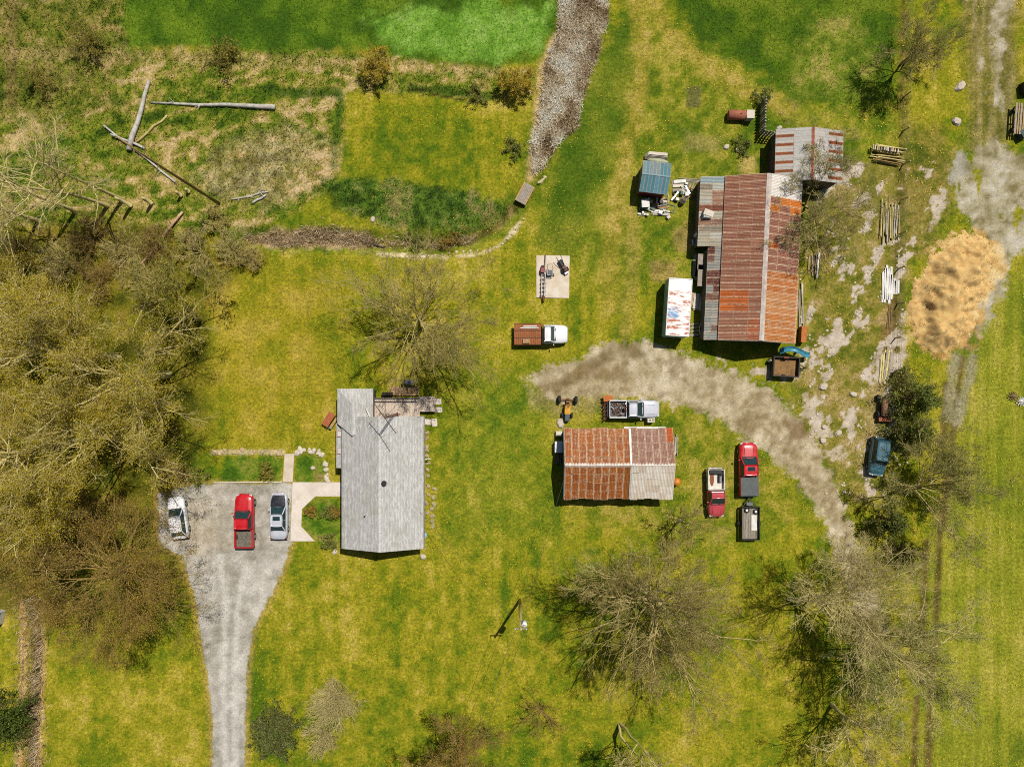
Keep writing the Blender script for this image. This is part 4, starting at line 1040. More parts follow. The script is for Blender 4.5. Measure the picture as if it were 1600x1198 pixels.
def build_deck():
    z = .75
    A = W(584, 621, z); B = W(656, 652, z)
    t = thing('deck', 'weathered board deck with dark railing at the north end of the house', 'deck', ((A.x + B.x) / 2, (A.y + B.y) / 2, 0))
    w, l = B.x - A.x, A.y - B.y
    m = mat('deck_board', (220, 202, 184), (200, 180, 160), 3, .9, 0, .4, c3=(214, 196, 178), stretch=(6, 1, 6))
    n = int(w / .15); mb = MB(); mb.box(0, 0, 0, w / n - .012, l, .035); me = mb.mesh('board')
    me.materials.append(m)
    for i in range(n):
        o = link('board', me, None, t); o.location = (-w / 2 + (i + .5) * w / n, 0, z)
    mb = MB()
    for x in (-w / 2 + .1, 0, w / 2 - .1):
        for y in (-l / 2 + .1, l / 2 - .1): mb.box(x, y, (z - .02) / 2, .12, .12, z - .02)
    mb.box(0, l / 2 - .06, z - .12, w, .05, .18); mb.box(0, -l / 2 + .06, z - .12, w, .05, .18); mb.build('frame', WOODG, t)
    mb = MB(); mb.box(0, l / 2 - .05, z + .95, w, .1, .05); mb.box(0, l / 2 - .05, z + .2, w, .05, .05); rl = mb.build('railing', BLACKM, t)
    for i in range(26):
        mb = MB(); mb.box(-w / 2 + .08 + i * (w - .16) / 25, l / 2 - .05, z + .55, .03, .03, .72); mb.build('baluster', BLACKM, rl)
    # ramp landing to the east
    C0 = W(655, 619, .7); D0 = W(680, 643, .7)
    t2 = thing('deck_landing', 'pale board landing beside the deck with open underside', 'landing', ((C0.x + D0.x) / 2, (C0.y + D0.y) / 2, 0))
    w2, l2 = D0.x - C0.x, C0.y - D0.y; n = int(l2 / .15)
    mb = MB(); mb.box(0, 0, 0, w2, l2 / n - .012, .035); me = mb.mesh('board'); me.materials.append(mat('landing_board', (216, 198, 178), (196, 178, 158), 3, .9, 0, .3, stretch=(1, 6, 6)))
    for i in range(n):
        o = link('board', me, None, t2); o.location = (0, -l2 / 2 + (i + .5) * l2 / n, .7)
    for x in (-w2 / 2 + .08, w2 / 2 - .08):
        for y in (-l2 / 2 + .08, l2 / 2 - .08):
            mb = MB(); mb.box(x, y, .34, .1, .1, .68); mb.build('post', WOODG, t2)
    mb = MB(); mb.box(w2 / 2 - .03, 0, .6, .05, l2, .14); mb.build('rim_board', WOODT, t2)
    # lower platform of tan boards with the barbecue
    A = W(608, 603, .2); B = W(655, 618, .2)
    t3 = thing('patio_platform', 'low platform of tan boards north of the deck', 'platform', ((A.x + B.x) / 2, (A.y + B.y) / 2, 0))
    w3, l3 = B.x - A.x, A.y - B.y; n = 9
    for i in range(n):
        for j in range(2):
            mb = MB(); mb.box(-w3 / 4 + j * w3 / 2, -l3 / 2 + (i + .5) * l3 / n, .19, w3 / 2 - .02, l3 / n - .02, .05); mb.build('board', WOODT, t3)
    mb = MB(); mb.box(0, 0, .08, w3 - .1, l3 - .1, .16); mb.build('frame', WOODB, t3)
    p = W(641, 597, .6); t4 = thing('barbecue', 'black barbecue with grey lid beside the low platform', 'barbecue', (p.x, p.y, 0))
    mb = MB(); mb.box(0, 0, .78, .85, .5, .25); mb.build('firebox', BLACKM, t4, bevel=.03)
    mb = MB()
    for i in range(9):
        pass
    prof = [(-.25, .9), (-.22, 1.05), (-.1, 1.16), (.1, 1.16), (.22, 1.05), (.25, .9)]
    vs = [(-.4, y, z_) for y, z_ in prof] + [(.4, y, z_) for y, z_ in prof]
    mb.add(vs, [(5, 4, 3, 2, 1, 0), (6, 7, 8, 9, 10, 11)] + [(i, i + 1, i + 7, i + 6) for i in range(5)]); mb.build('lid', mat('barbecue_lid', (150, 154, 168), (120, 124, 136), 3, .4, .3), t4)
    for x in (-.62, .62):
        mb = MB(); mb.box(x, 0, .9, .36, .45, .03); mb.build('side_shelf', BLACKM, t4)
    for x in (-.36, .36):
        for y in (-.2, .2):
            mb = MB(); mb.box(x, y, .33, .04, .04, .66); mb.build('leg', BLACKM, t4)
    p = W(604, 619, 1.0); t5 = thing('planter_box', 'long black planter box on the lawn against the deck railing', 'planter', (p.x, p.y + .25, 0))
    mb = MB(); mb.box(0, 0, .3, 1.05, .34, .6, 0, None, 1.08); mb.build('box', BLACKM, t5, bevel=.02)
    mb = MB(); mb.box(0, 0, .615, .98, .28, .02); mb.build('soil', mat('soil', (58, 46, 34), (40, 32, 24), 6, .95), t5)

def build_garage():
    rng = random.Random(3); ze, zr = 2.4, 3.6
    A = W(881, 669, ze); B = W(1050, 779, ze)
    cx, cy = (A.x + B.x) / 2, (A.y + B.y) / 2; L = B.x - A.x; w = A.y - B.y
    root = thing('garage', 'long garage with patchwork rusty corrugated roof and pale ridge', 'garage', (cx, cy, 0), -math.pi / 2)
    wallm = mat('teal_boards', (104, 134, 136), (84, 110, 112), 1.4, .85)
    roof, wo, lo, e = gable(root, w - .5, L - .4, ze + .08, zr, wallm, mat('roof_battens', (120, 96, 80), (90, 72, 60), 2, .9), .22)
    # local y points to world +x; local +x points to world -y (south)
    sp = math.hypot(wo, zr - e); ang = (zr - e) / wo
    split = .605
    def f_n(u, v):
        return (rng.choice([(168, 100, 52), (162, 94, 50), (172, 106, 58), (158, 96, 58)]), .8 if v < .8 else 1.0)
    def f_s(u, v):
        if u > .92: return ((150, 88, 30), .05)
        return (rng.choice([(158, 88, 32), (152, 82, 30), (164, 96, 40)]), .6)
    def f_n2(u, v):
        if u > .78 and v > .55: return ((186, 92, 44), .1)
        return (rng.choice([(158, 118, 104), (164, 124, 108), (152, 110, 94)]), .8)
    def f_s2(u, v):
        return (rng.choice([(224, 216, 202), (230, 222, 210), (218, 206, 188)]), .9)
    zt = zr + .06
    for side, fa, fb in ((-1, f_n, f_n2), (1, f_s, f_s2)):
        D = Vector((side, 0, -ang))
        sheets(roof, (0, -lo, zt), (0, 1, 0), D, 2 * lo * split, sp, 9, 5 if side < 0 else 4, fa, rng, .02, .1)
        sheets(roof, (0, -lo + 2 * lo * split + .02, zt + .05), (0, 1, 0), D, 2 * lo * (1 - split) - .02, sp, 6, 5, fb, rng, .02, .1)
    for y0, y1, dz in ((-lo, -lo + 2 * lo * split, .1), (-lo + 2 * lo * split, lo, .14)):
        mb = MB(); mb.add([(-.2, y0, zt + dz - .06), (0, y0, zt + dz + .02), (.2, y0, zt + dz - .06), (-.2, y1, zt + dz - .06), (0, y1, zt + dz + .02), (.2, y1, zt + dz - .06)], [(0, 1, 4, 3), (1, 2, 5, 4)])
        mb.build('ridge_cap', mat('galvanised', (214, 210, 200), (186, 176, 164), 2.5, .5, .2), roof)
    mb = MB(); yy = -lo + 2 * lo * split; 
    for s in (-1, 1): mb.bar((0, yy, zt + .12), (s * wo, yy, e + .18), .22, .05)
    mb.build('joint_flashing', mat('galvanised', (214, 210, 200), (186, 176, 164), 2.5, .5, .2), roof)
    mb = MB(); mb.bar((0, -lo - .02, zr - .02), (wo, -lo - .02, e - .02), .05, .16); mb.bar((0, -lo - .02, zr - .02), (-wo, -lo - .02, e - .02), .05, .16); mb.build('barge_board', mat('teal_paint', (92, 142, 158), (74, 116, 130), 2, .7), roof)
    # big doors in the west gable
    for s in (-1, 1):
        mb = MB(); mb.box(s * 1.2, -L / 2 + .16, 1.08, 2.3, .06, 2.14); d = mb.build('door', mat('door_boards', (150, 158, 156), (122, 130, 128), 1.5, .8), root)
        mb = MB(); mb.box(s * .3, -L / 2 + .11, 1.05, .05, .06, .3); mb.build('handle', STEEL, d)
    mb = MB(); mb.box(w / 2 - .23, 1.5, 1.5, .06, 1.2, .9); f = mb.build('window', WHITE, root)
    mb = MB(); mb.box(w / 2 - .2, 1.5, 1.5, .06, 1.0, .7); mb.build('pane', WINGLASS, f)
    # gutter boards along the north-east eave
    mb = MB(); mb.box(-wo - .06, 2.7, e + .02, .26, 4.2, .06); mb.build('eave_board', WHITE, roof)

def build_barn():
    rng = random.Random(4); ze, zr = 2.6, 4.05; th = R(-2.7)
    BL = W(1122, 531, ze); w = 7.6; L = 16.4
    ux = Vector((math.cos(th), math.sin(th))); uy = Vector((-math.sin(th), math.cos(th)))
    c = Vector((BL.x, BL.y)) + ux * (w / 2) + uy * (L / 2)
    root = thing('barn', 'long barn with red brown rusty corrugated roof and low lean-to', 'barn', (c.x, c.y, 0), th)
    wallm = mat('barn_boards', (128, 112, 96), (100, 86, 74), 1.4, .9, 0, .4, c3=(150, 134, 116), stretch=(5, 5, .7))
    roof, wo, lo, e = gable(root, w - .4, L - .4, ze + .08, zr, wallm, mat('roof_battens', (120, 96, 80), (90, 72, 60), 2, .9), .2)
    k = (zr - e) / wo; sp = math.hypot(wo, zr - e); zt = zr + .06
    RB = [(162, 110, 86), (156, 104, 80), (166, 114, 88), (158, 108, 86)]
    def fw(u, v):                       # u from south to north, v from ridge to eave
        if .185 < u < .31 and v > .34: return (rng.choice([(196, 104, 44), (184, 98, 48)]), .15)
        if u < .14 and v < .4: return (rng.choice([(178, 104, 68), (168, 100, 72)]), .2)
        return (rng.choice(RB), .14)
    def fe(u, v):
        if u < .42: return (rng.choice([(192, 122, 62), (186, 112, 54), (200, 138, 84)]), .8)
        if u > .86: return ((234, 228, 220), .3)
        if u > .79: return (rng.choice([(206, 116, 40), (150, 96, 82)]), .4)
        if .55 < u < .6 and v < .5: return ((194, 96, 40), .2)
        return (rng.choice([(152, 102, 82), (148, 98, 78), (158, 106, 86)]), .55 if u > .45 else .4)
    sheets(roof, (0, -lo, zt), (0, 1, 0), (-1, 0, -k), 2 * lo, sp, 23, 3, fw, rng, .004)
    sheets(roof, (0, -lo, zt), (0, 1, 0), (1, 0, -k), 2 * lo * .42, sp, 10, 1, lambda u, v: fe(u * .41, v), rng, .004)
    sheets(roof, (0, -lo + 2 * lo * .42, zt), (0, 1, 0), (1, 0, -k), 2 * lo * .58, sp, 13, 3, lambda u, v: fe(.43 + u * .57, v), rng, .004)
    mb = MB(); mb.add([(-.24, -lo, zt + .03), (0, -lo, zt + .12), (.24, -lo, zt + .03), (-.24, lo, zt + .03), (0, lo, zt + .12), (.24, lo, zt + .03)], [(0, 1, 4, 3), (1, 2, 5, 4)])
    mb.build('ridge_cap', mat('ridge_tin', (218, 208, 196), (178, 160, 150), 1.6, .55, .15, .2, c3=(198, 178, 160)), roof)
    mb = MB()
    for s in (-1, 1): mb.bar((0, -lo - .02, zr), (s * wo, -lo - .02, e), .05, .16)
    mb.build('barge_board', WOODG, roof)
    # south doors
    for s in (-1, 1):
        mb = MB(); mb.box(s * 1.25, -L / 2 + .15, 1.15, 2.4, .08, 2.3); d = mb.build('door', mat('barn_door', (110, 92, 78), (84, 70, 60), 1.2, .9), root)
        mb = MB(); mb.box(s * .3, -L / 2 + .09, 1.1, .06, .05, .3); mb.build('handle', STEEL, d)
    # low lean-to on the west: wide northern half, narrow southern half, patchwork of grey and red sheets
    GR = [(186, 184, 170), (170, 172, 164), (150, 138, 120), (138, 106, 88), (164, 124, 100), (178, 172, 150)]
    def fl(u, v):
        if u > .93: return ((150, 168, 170), .3)
        if .5 < u < .62: return (rng.choice([(124, 70, 54), (140, 82, 60)]), .3)
        return (rng.choice(GR), .5)
    def fl2(u, v): return (rng.choice([(112, 66, 54), (150, 150, 142), (126, 88, 74), (104, 62, 50)] if u > .35 else [(150, 152, 146), (160, 158, 148), (124, 100, 86)]), .45)
    x1 = -wo + .06
    for y0, y1, wd, f, nu in ((1.2, lo, 2.35, fl, 10), (-lo, 1.18, 1.35, fl2, 12)):
        mb = MB(); mb.add([(x1 - wd, y0, 1.98), (x1, y0, e - .12), (x1, y1, e - .12), (x1 - wd, y1, 1.98), (x1 - wd, y0, 1.92), (x1, y0, e - .18), (x1, y1, e - .18), (x1 - wd, y1, 1.92)],
                          [(0, 1, 2, 3), (7, 6, 5, 4), (0, 4, 5, 1), (3, 2, 6, 7), (0, 3, 7, 4), (1, 5, 6, 2)])
        lr = mb.build('lean_to_roof', WOODG, root)
        dz = (e - .12 - 1.98) / wd
        sheets(lr, (x1 - .02, y0, e - .115), (0, 1, 0), (-1, 0, -dz), y1 - y0, wd * 1.02, nu, 2, f, rng, .03)
        mb = MB(); mb.box(x1 - wd + .12, (y0 + y1) / 2, .95, .08, y1 - y0 - .3, 1.9); mb.build('wall', wallm, root)
    # open board porch beside the lean-to
    for yy, ln, wd_ in ((-1.6, 2.2, .55), (-.2, 1.6, .7)):
        mb = MB(); mb.box(x1 - 1.75, yy, 1.2, wd_, ln, .08); mb.box(x1 - 1.75, yy - ln / 2 + .1, .58, .08, .08, 1.16); mb.box(x1 - 1.75, yy + ln / 2 - .1, .58, .08, .08, 1.16); mb.build('porch_board', WOODG, root)

def build_annex():
    rng = random.Random(6); ze, zr = 2.3, 3.15
    A = W(1211, 204, ze); B = W(1316, 286, ze)
    cx, cy = (A.x + B.x) / 2, (A.y + B.y) / 2; w = B.x - A.x; L = A.y - B.y
    root = thing('shed', 'white tin roofed shed with rust stripes north east of the barn', 'shed', (cx, cy, 0), R(-1.5))
    roof, wo, lo, e = gable(root, w - .5, L - .4, ze + .05, zr, mat('shed_boards', (110, 98, 84), (84, 74, 64), 1.4, .9), mat('roof_battens', (120, 96, 80), (90, 72, 60), 2, .9), .2)
    k = (zr - e) / wo; sp = math.hypot(wo, zr - e); zt = zr + .06
    def fw(u, v):
        if v > .5: return ((234, 230, 222), .1) if int(u * 18) % 3 else ((192, 120, 80), .5)
        return ((236, 234, 228), .05)
    def fe(u, v):
        if v > .5: return ((234, 228, 220), .1) if int(u * 18) % 3 != 1 else ((190, 106, 66), .35)
        return ((236, 232, 226), .05)
    sheets(roof, (0, -lo, zt), (0, 1, 0), (-1, 0, -k), 2 * lo, sp, 18, 2, fw, rng, .003)
    sheets(roof, (0, -lo, zt), (0, 1, 0), (1, 0, -k), 2 * lo, sp, 18, 2, fe, rng, .003)
    mb = MB(); mb.add([(-.18, -lo, zt + .02), (0, -lo, zt + .11), (.18, -lo, zt + .02), (-.18, lo, zt + .02), (0, lo, zt + .11), (.18, lo, zt + .02)], [(0, 1, 4, 3), (1, 2, 5, 4)])
    mb.build('ridge_cap', mat('rust_ridge', (176, 94, 60), (146, 78, 52), 2, .8), roof)
    mb = MB(); mb.box(-w / 2 + .2, 0, 1.0, .08, 2.2, 2.0); mb.build('door', mat('barn_door', (110, 92, 78), (84, 70, 60), 1.2, .9), root)

def build_blue_shed():
    rng = random.Random(7); ze, zr = 2.0, 2.5
    c = W(1024, 277, 2.2); root = thing('tool_shed', 'small tool shed with blue ribbed tin roof and red front', 'shed', (c.x, c.y, 0), R(-7))
    w, L = 2.85, 3.0                      # ridge east-west
    g = thing('x', 'x', 'x', (0, 0, 0)); bpy.data.objects.remove(g)
    red = mat('red_boards', (142, 46, 40), (112, 36, 32), 1.6, .8)
    mb = MB(); mb.box(0, 0, .98, w - .25, L - .3, 1.96); mb.build('wall', mat('shed_grey', (130, 126, 118), (104, 100, 94), 2, .85), root)
    mb = MB(); mb.box(0, -L / 2 + .13, .97, w - .3, .06, 1.9); mb.build('front_wall', red, root)
    mb = MB(); mb.box(.2, -L / 2 + .08, .9, .8, .05, 1.7); d = mb.build('door', mat('dark_red', (110, 34, 30), (90, 28, 26), 2, .7), root)
    mb = MB(); mb.box(.5, -L / 2 + .04, .9, .05, .05, .2); mb.build('handle', STEEL, d)
    mb = MB()
    vs = [(-w / 2, -L / 2, ze), (w / 2, -L / 2, ze), (w / 2, .1, zr), (-w / 2, .1, zr), (w / 2, L / 2, ze + .1), (-w / 2, L / 2, ze + .1)]
    mb.add(vs + [(x, y, z - .08) for x, y, z in vs], [(0, 1, 2, 3), (3, 2, 4, 5), (9, 8, 7, 6), (11, 10, 8, 9), (0, 6, 7, 1), (5, 4, 10, 11), (1, 7, 8, 2), (2, 8, 10, 4), (0, 3, 9, 6), (3, 5, 11, 9)])
    roof = mb.build('roof', mat('blue_base', (96, 138, 150), (80, 118, 130), 2, .6), root)
    BL = [(116, 164, 178), (124, 170, 186), (108, 156, 168)]
    n = 8; s1 = math.hypot(L / 2 + .1, zr - ze)
    for y_end, z_end, fade in ((-L / 2, ze, 0), (L / 2, ze + .1, .9)):
        D = Vector((0, y_end - .1, z_end - zr)); ln = D.length
        sheets(roof, (-w / 2, .1, zr + .02), (1, 0, 0), D, w, ln, n, 1, lambda u, v: ((150, 166, 170) if fade and u < .6 and rng.random() < .7 else rng.choice(BL), .1 + .5 * fade * rng.random()), rng, .004)
    mb = MB(); mb.box(0, .1, zr + .08, w, .14, .04); mb.build('ridge_cap', mat('blue_cap', (84, 128, 142), (74, 114, 126), 2, .5), roof)
    # things behind the shed: leaning white boards, upturned boat
    p = W(1026, 243, .6); t = thing('board_stack', 'pale boards stacked behind the blue roofed tool shed', 'boards', (p.x, p.y, 0), R(-5))
    for i in range(5):
        mb = MB(); mb.box(.03 * i, -.12 + .06 * i, .35 + .11 * i, 2.3 - .1 * i, .5 - .05 * i, .09); mb.build('board', WOODG if i < 3 else mat('cream_board', (224, 214, 196), (204, 192, 172), 3, .8), t)
    for x in (-.8, .8):
        mb = MB(); mb.box(x, 0, .15, .12, .5, .3); mb.build('bearer', WOODB, t)
    p = W(1029, 251, .7); t = thing('rowing_boat', 'small upturned grey boat lying between the boards and the tool shed', 'boat', (p.x, p.y, 0), R(-8))
    mb = MB(); n = 9; rows = []
    vs = []
    for i in range(n):
        u = -1 + 2 * i / (n - 1); hw = .3 * math.sqrt(max(0, 1 - u * u)) + .02; hh = .75 - .18 * u * u
        for a in range(7):
            q = math.pi * a / 6; vs.append((u * 1.15, hw * math.cos(q), .4 + (hh - .4) * math.sin(q)))
    fs = [(i * 7 + a, i * 7 + a + 1, (i + 1) * 7 + a + 1, (i + 1) * 7 + a) for i in range(n - 1) for a in range(6)]
    mb.add(vs, fs); mb.build('hull', mat('boat_hull', (176, 180, 150), (150, 152, 126), 2, .6), t, True)
    for x in (-.6, .6):
        mb = MB(); mb.box(x, 0, .2, .1, .55, .42); mb.build('trestle', WOODB, t)

def build_box_trailer():
    c = W(1061, 480, 2.45); root = thing('box_trailer', 'white box body with rust blotches on its roof beside the barn', 'box trailer', (c.x, c.y, 0), R(-3.6))
    w, L, h = 2.3, 5.75, 2.45
    tealm = mat('box_side', (150, 186, 186), (122, 156, 156), 1.4, .5)
    mb = MB(); mb.box(0, 0, h / 2 + .2, w, L, h - .45); mb.build('body', tealm, root, bevel=.05)
    m, nt, b = nodes('rusty_white_roof'); tc = N(nt, 'ShaderNodeTexCoord'); vec = tc.outputs['Object']
    mp = N(nt, 'ShaderNodeMapping'); mp.inputs['Scale'].default_value = (.55, 2.0, 1); nt.links.new(vec, mp.inputs[0])
    n1 = noise(nt, mp.outputs[0], 1.5, 6, .7); sp = N(nt, 'ShaderNodeSeparateXYZ'); nt.links.new(vec, sp.inputs[0])
    rustm = N(nt, 'ShaderNodeMath', operation='MULTIPLY'); nt.links.new(ramp(nt, n1, .515, .56), rustm.inputs[0]); nt.links.new(ramp(nt, sp.outputs[1], 1.3, 2.0, 1, 0), rustm.inputs[1])
    col = mixc(nt, rustm.outputs[0], alb((238, 236, 230)), alb((178, 92, 48)))
    def gate(src, c0, wd):
        a = N(nt, 'ShaderNodeMath', operation='SUBTRACT'); nt.links.new(src, a.inputs[0]); a.inputs[1].default_value = c0
        d = N(nt, 'ShaderNodeMath', operation='ABSOLUTE'); nt.links.new(a.outputs[0], d.inputs[0]); return ramp(nt, d.outputs[0], wd, wd * .6)
    g1 = N(nt, 'ShaderNodeMath', operation='MULTIPLY'); nt.links.new(gate(sp.outputs[0], -.55, .65), g1.inputs[0]); nt.links.new(gate(sp.outputs[1], -.62, .62), g1.inputs[1])
    g2 = N(nt, 'ShaderNodeMath', operation='MULTIPLY'); nt.links.new(g1.outputs[0], g2.inputs[0]); nt.links.new(ramp(nt, noise(nt, mp.outputs[0], 3.2, 4, .7), .46, .52), g2.inputs[1])
    nt.links.new(mixc(nt, g2.outputs[0], col, alb((64, 146, 202))), b.inputs['Base Color']); b.inputs['Roughness'].default_value = .5
    mb = MB(); n = 6
    vs = []
    for i in range(n + 1):
        x = -w / 2 + w * i / n; z = h + .06 * (1 - (2 * i / n - 1) ** 2)
        vs += [(x, -L / 2, z), (x, L / 2, z)]
    mb.add(vs, [(2 * i, 2 * i + 2, 2 * i + 3, 2 * i + 1) for i in range(n)])
    mb.build('roof', m, root, True)
    for y in (-L / 2 + .02, L / 2 - .02):
        mb = MB(); mb.box(0, y, h + .0, w + .06, .1, .12); mb.build('roof_rail', WHITE, root)
    for x in (-w / 2 + .0, w / 2):
        mb = MB(); mb.box(x, 0, h - .02, .08, L - .1, .1); mb.build('roof_rail', WHITE, root)
    mb = MB(); mb.box(0, 0, .3, w - .3, L - .1, .14); mb.build('chassis', STEEL, root)
    for x in (-w / 2 + .2, w / 2 - .2):
        for y in (-1.6, 1.6):
            mb = MB(); mb.tube([(x - .12, y, .36), (x + .12, y, .36)], .36, 14); wl = mb.build('wheel', RUBBER, root)
            mb = MB(); mb.tube([(x - .13, y, .36), (x + .13, y, .36)], .18, 10); mb.build('rim', WHITE, wl)
    mb = MB(); mb.box(0, -L / 2 - .02, 1.4, w - .2, .05, 1.8); d = mb.build('rear_door', tealm, root)
    mb = MB(); mb.tube([(.1, -L / 2 - .07, .7), (.1, -L / 2 - .07, 2.1)], .025, 6); mb.build('lock_bar', CHROME, d)
build_house(); build_deck(); build_garage(); build_barn(); build_annex(); build_blue_shed(); build_box_trailer()
# ------------------------------------------------------------------ vehicles (local +x is forward)
def loft(mb, st):
    """body shell from stations (x, half width, bottom, shoulder, top)"""
    n = len(st); vs = []
    for x, hw, zb, zs, zt in st:
        half = [(hw * .9, zb), (hw, zb + .14), (hw, zs - .16), (hw * .96, zs), (hw * .8, zt - .02), (hw * .4, zt + .015)]
        row = half + [(0, zt + .02)] + [(-a, z) for a, z in half[::-1]]
        vs += [(x, y, z) for y, z in row]
    m = 13; fs = []
    for i in range(n - 1):
        for k in range(m - 1): fs.append((i * m + k, i * m + k + 1, (i + 1) * m + k + 1, (i + 1) * m + k))
        fs.append((i * m + m - 1, i * m, (i + 1) * m, (i + 1) * m + m - 1))
    fs.append(tuple(range(m))); fs.append(tuple(range((n - 1) * m, n * m))[::-1])
    return mb.add(vs, fs)

def wheel(root, x, y, r=.34, wd=.22, steel=CHROME):
    mb = MB(); s = 1 if y > 0 else -1
    mb.tube([(x, y - s * wd, r), (x, y - s * wd * .9, r), (x, y - s * .03, r), (x, y, r)], [r * .86, r, r, r * .86], 18); w = mb.build('wheel', RUBBER, root, True)
    mb = MB(); mb.tube([(x, y - s * .04, r), (x, y + s * .012, r)], [r * .64, r * .56], 14); mb.build('rim', steel, w)

def cab(root, pm, xf0, xf1, xr1, xr0, hw0, hw1, z0, z1, rear_doors=True, sunroof=False, roofm=None):
    """glass house: windscreen, rear and side windows, pillars and a domed roof panel"""
    g = glass()
    def P(u, side, t):  # unused corners helper
        return None
    bl = {('f', 1): (xf0, hw0, z0), ('f', -1): (xf0, -hw0, z0), ('r', 1): (xr0, hw0, z0), ('r', -1): (xr0, -hw0, z0)}
    tp = {('f', 1): (xf1, hw1, z1), ('f', -1): (xf1, -hw1, z1), ('r', 1): (xr1, hw1, z1), ('r', -1): (xr1, -hw1, z1)}
    def pane(name, a, b, c, d, inset=.03):
        ctr = (Vector(a) + Vector(b) + Vector(c) + Vector(d)) / 4
        pts = [Vector(p) + (ctr - Vector(p)) * inset for p in (a, b, c, d)]
        nrm = (pts[1] - pts[0]).cross(pts[2] - pts[0]).normalized() * -.03
        mb = MB(); mb.add(pts + [p + nrm for p in pts], [(0, 1, 2, 3), (7, 6, 5, 4), (0, 4, 5, 1), (1, 5, 6, 2), (2, 6, 7, 3), (3, 7, 4, 0)])
        return mb.build(name, g, root)
    pane('windscreen', bl['f', -1], bl['f', 1], tp['f', 1], tp['f', -1])
    pane('rear_window', bl['r', 1], bl['r', -1], tp['r', -1], tp['r', 1])
    for s in (1, -1):
        if rear_doors:
            mid0 = tuple((Vector(bl['f', s]) * .48 + Vector(bl['r', s]) * .52)); mid1 = tuple((Vector(tp['f', s]) * .48 + Vector(tp['r', s]) * .52))
            segs = ((bl['f', s], mid0, mid1, tp['f', s]), (mid0, bl['r', s], tp['r', s], mid1))
            mb = MB(); mb.bar(mid0, mid1, .08, .05); mb.build('pillar', pm, root)
        else:
            segs = ((bl['f', s], bl['r', s], tp['r', s], tp['f', s]),)
        for q in segs: pane('side_window', *(q if s < 0 else q[::-1]))
    for kx in ('f', 'r'):
        for s in (1, -1):
            mb = MB(); mb.bar(bl[kx, s], tp[kx, s], .09, .07); mb.build('pillar', pm, root)
    mb = MB(); vs = []; nx, ny = 7, 7
    for i in range(nx):
        for j in range(ny):
            u = i / (nx - 1) * 2 - 1; v = j / (ny - 1) * 2 - 1
            c = 1 - .06 * v * v
            x = (xf1 + xr1) / 2 + (xf1 - xr1) / 2 * u * (c + .06); y = hw1 * 1.05 * v * (1 - .05 * u * u)
            vs.append((x, y, z1 + .055 - .05 * v * v - .035 * u * u))
    k = len(vs); vs += [(x, y, z1 - .035) for x, y, z in vs]
    fs = [(i * ny + j, (i + 1) * ny + j, (i + 1) * ny + j + 1, i * ny + j + 1) for i in range(nx - 1) for j in range(ny - 1)]
    fs += [tuple(k + q for q in f[::-1]) for f in fs]
    ring = [i * ny for i in range(nx)] + [(nx - 1) * ny + j for j in range(1, ny)] + [i * ny + ny - 1 for i in range(nx - 2, -1, -1)] + [j for j in range(ny - 2, 0, -1)]
    fs += [(ring[i], ring[(i + 1) % len(ring)], k + ring[(i + 1) % len(ring)], k + ring[i]) for i in range(len(ring))]
    mb.add(vs, fs); rp = mb.build('roof_panel', roofm or pm, root, True)
    mb = MB(); mb.box(xf0 + .06, 0, z0 + .035, .1, hw0 * 1.7, .03)
    for s in (-.25, .35): mb.bar((xf0 + .03, s * hw0 * 2 - .1, z0 + .06), (xf0 - .12, s * hw0 * 2 - .5, z0 + .2), .025, .02)
    mb.build('wiper_cowl', mat('trim_black', (48, 48, 48), (36, 36, 36), 3, .6), root)
    if sunroof:
        mb = MB(); mb.box(xf1 - .42, 0, z1 + .052, .42, .74, .025); mb.build('sunroof', g, rp, bevel=.01)
    mb = MB(); mb.box((xf0 + xr0) / 2, 0, z0 + .02, abs(xf0 - xr0) - .25, hw0 * 1.5, .06); mb.build('interior', mat('seat_cloth', (62, 60, 58), (46, 44, 42), 4, .9), root)

def lights(root, L, hw, z, zr, rear=True):
    for s in (1, -1):
        mb = MB(); mb.box(L / 2 - .13, s * (hw - .3), z, .2, .3, .14); mb.build('headlight', mat('lamp_glass', (214, 218, 220), (186, 190, 194), 4, .15), root, bevel=.03)
        if rear:
            mb = MB(); mb.box(-L / 2 + .05, s * (hw - .14), zr, .08, .2, .2); mb.build('tail_light', mat('tail_red', (170, 24, 20), (120, 16, 14), 4, .2), root)

def mirrors(root, pm, x, hw, z):
    for s in (1, -1):
        mb = MB(); mb.box(x, s * (hw + .1), z, .12, .2, .14); mb.build('mirror', pm, root, bevel=.02)

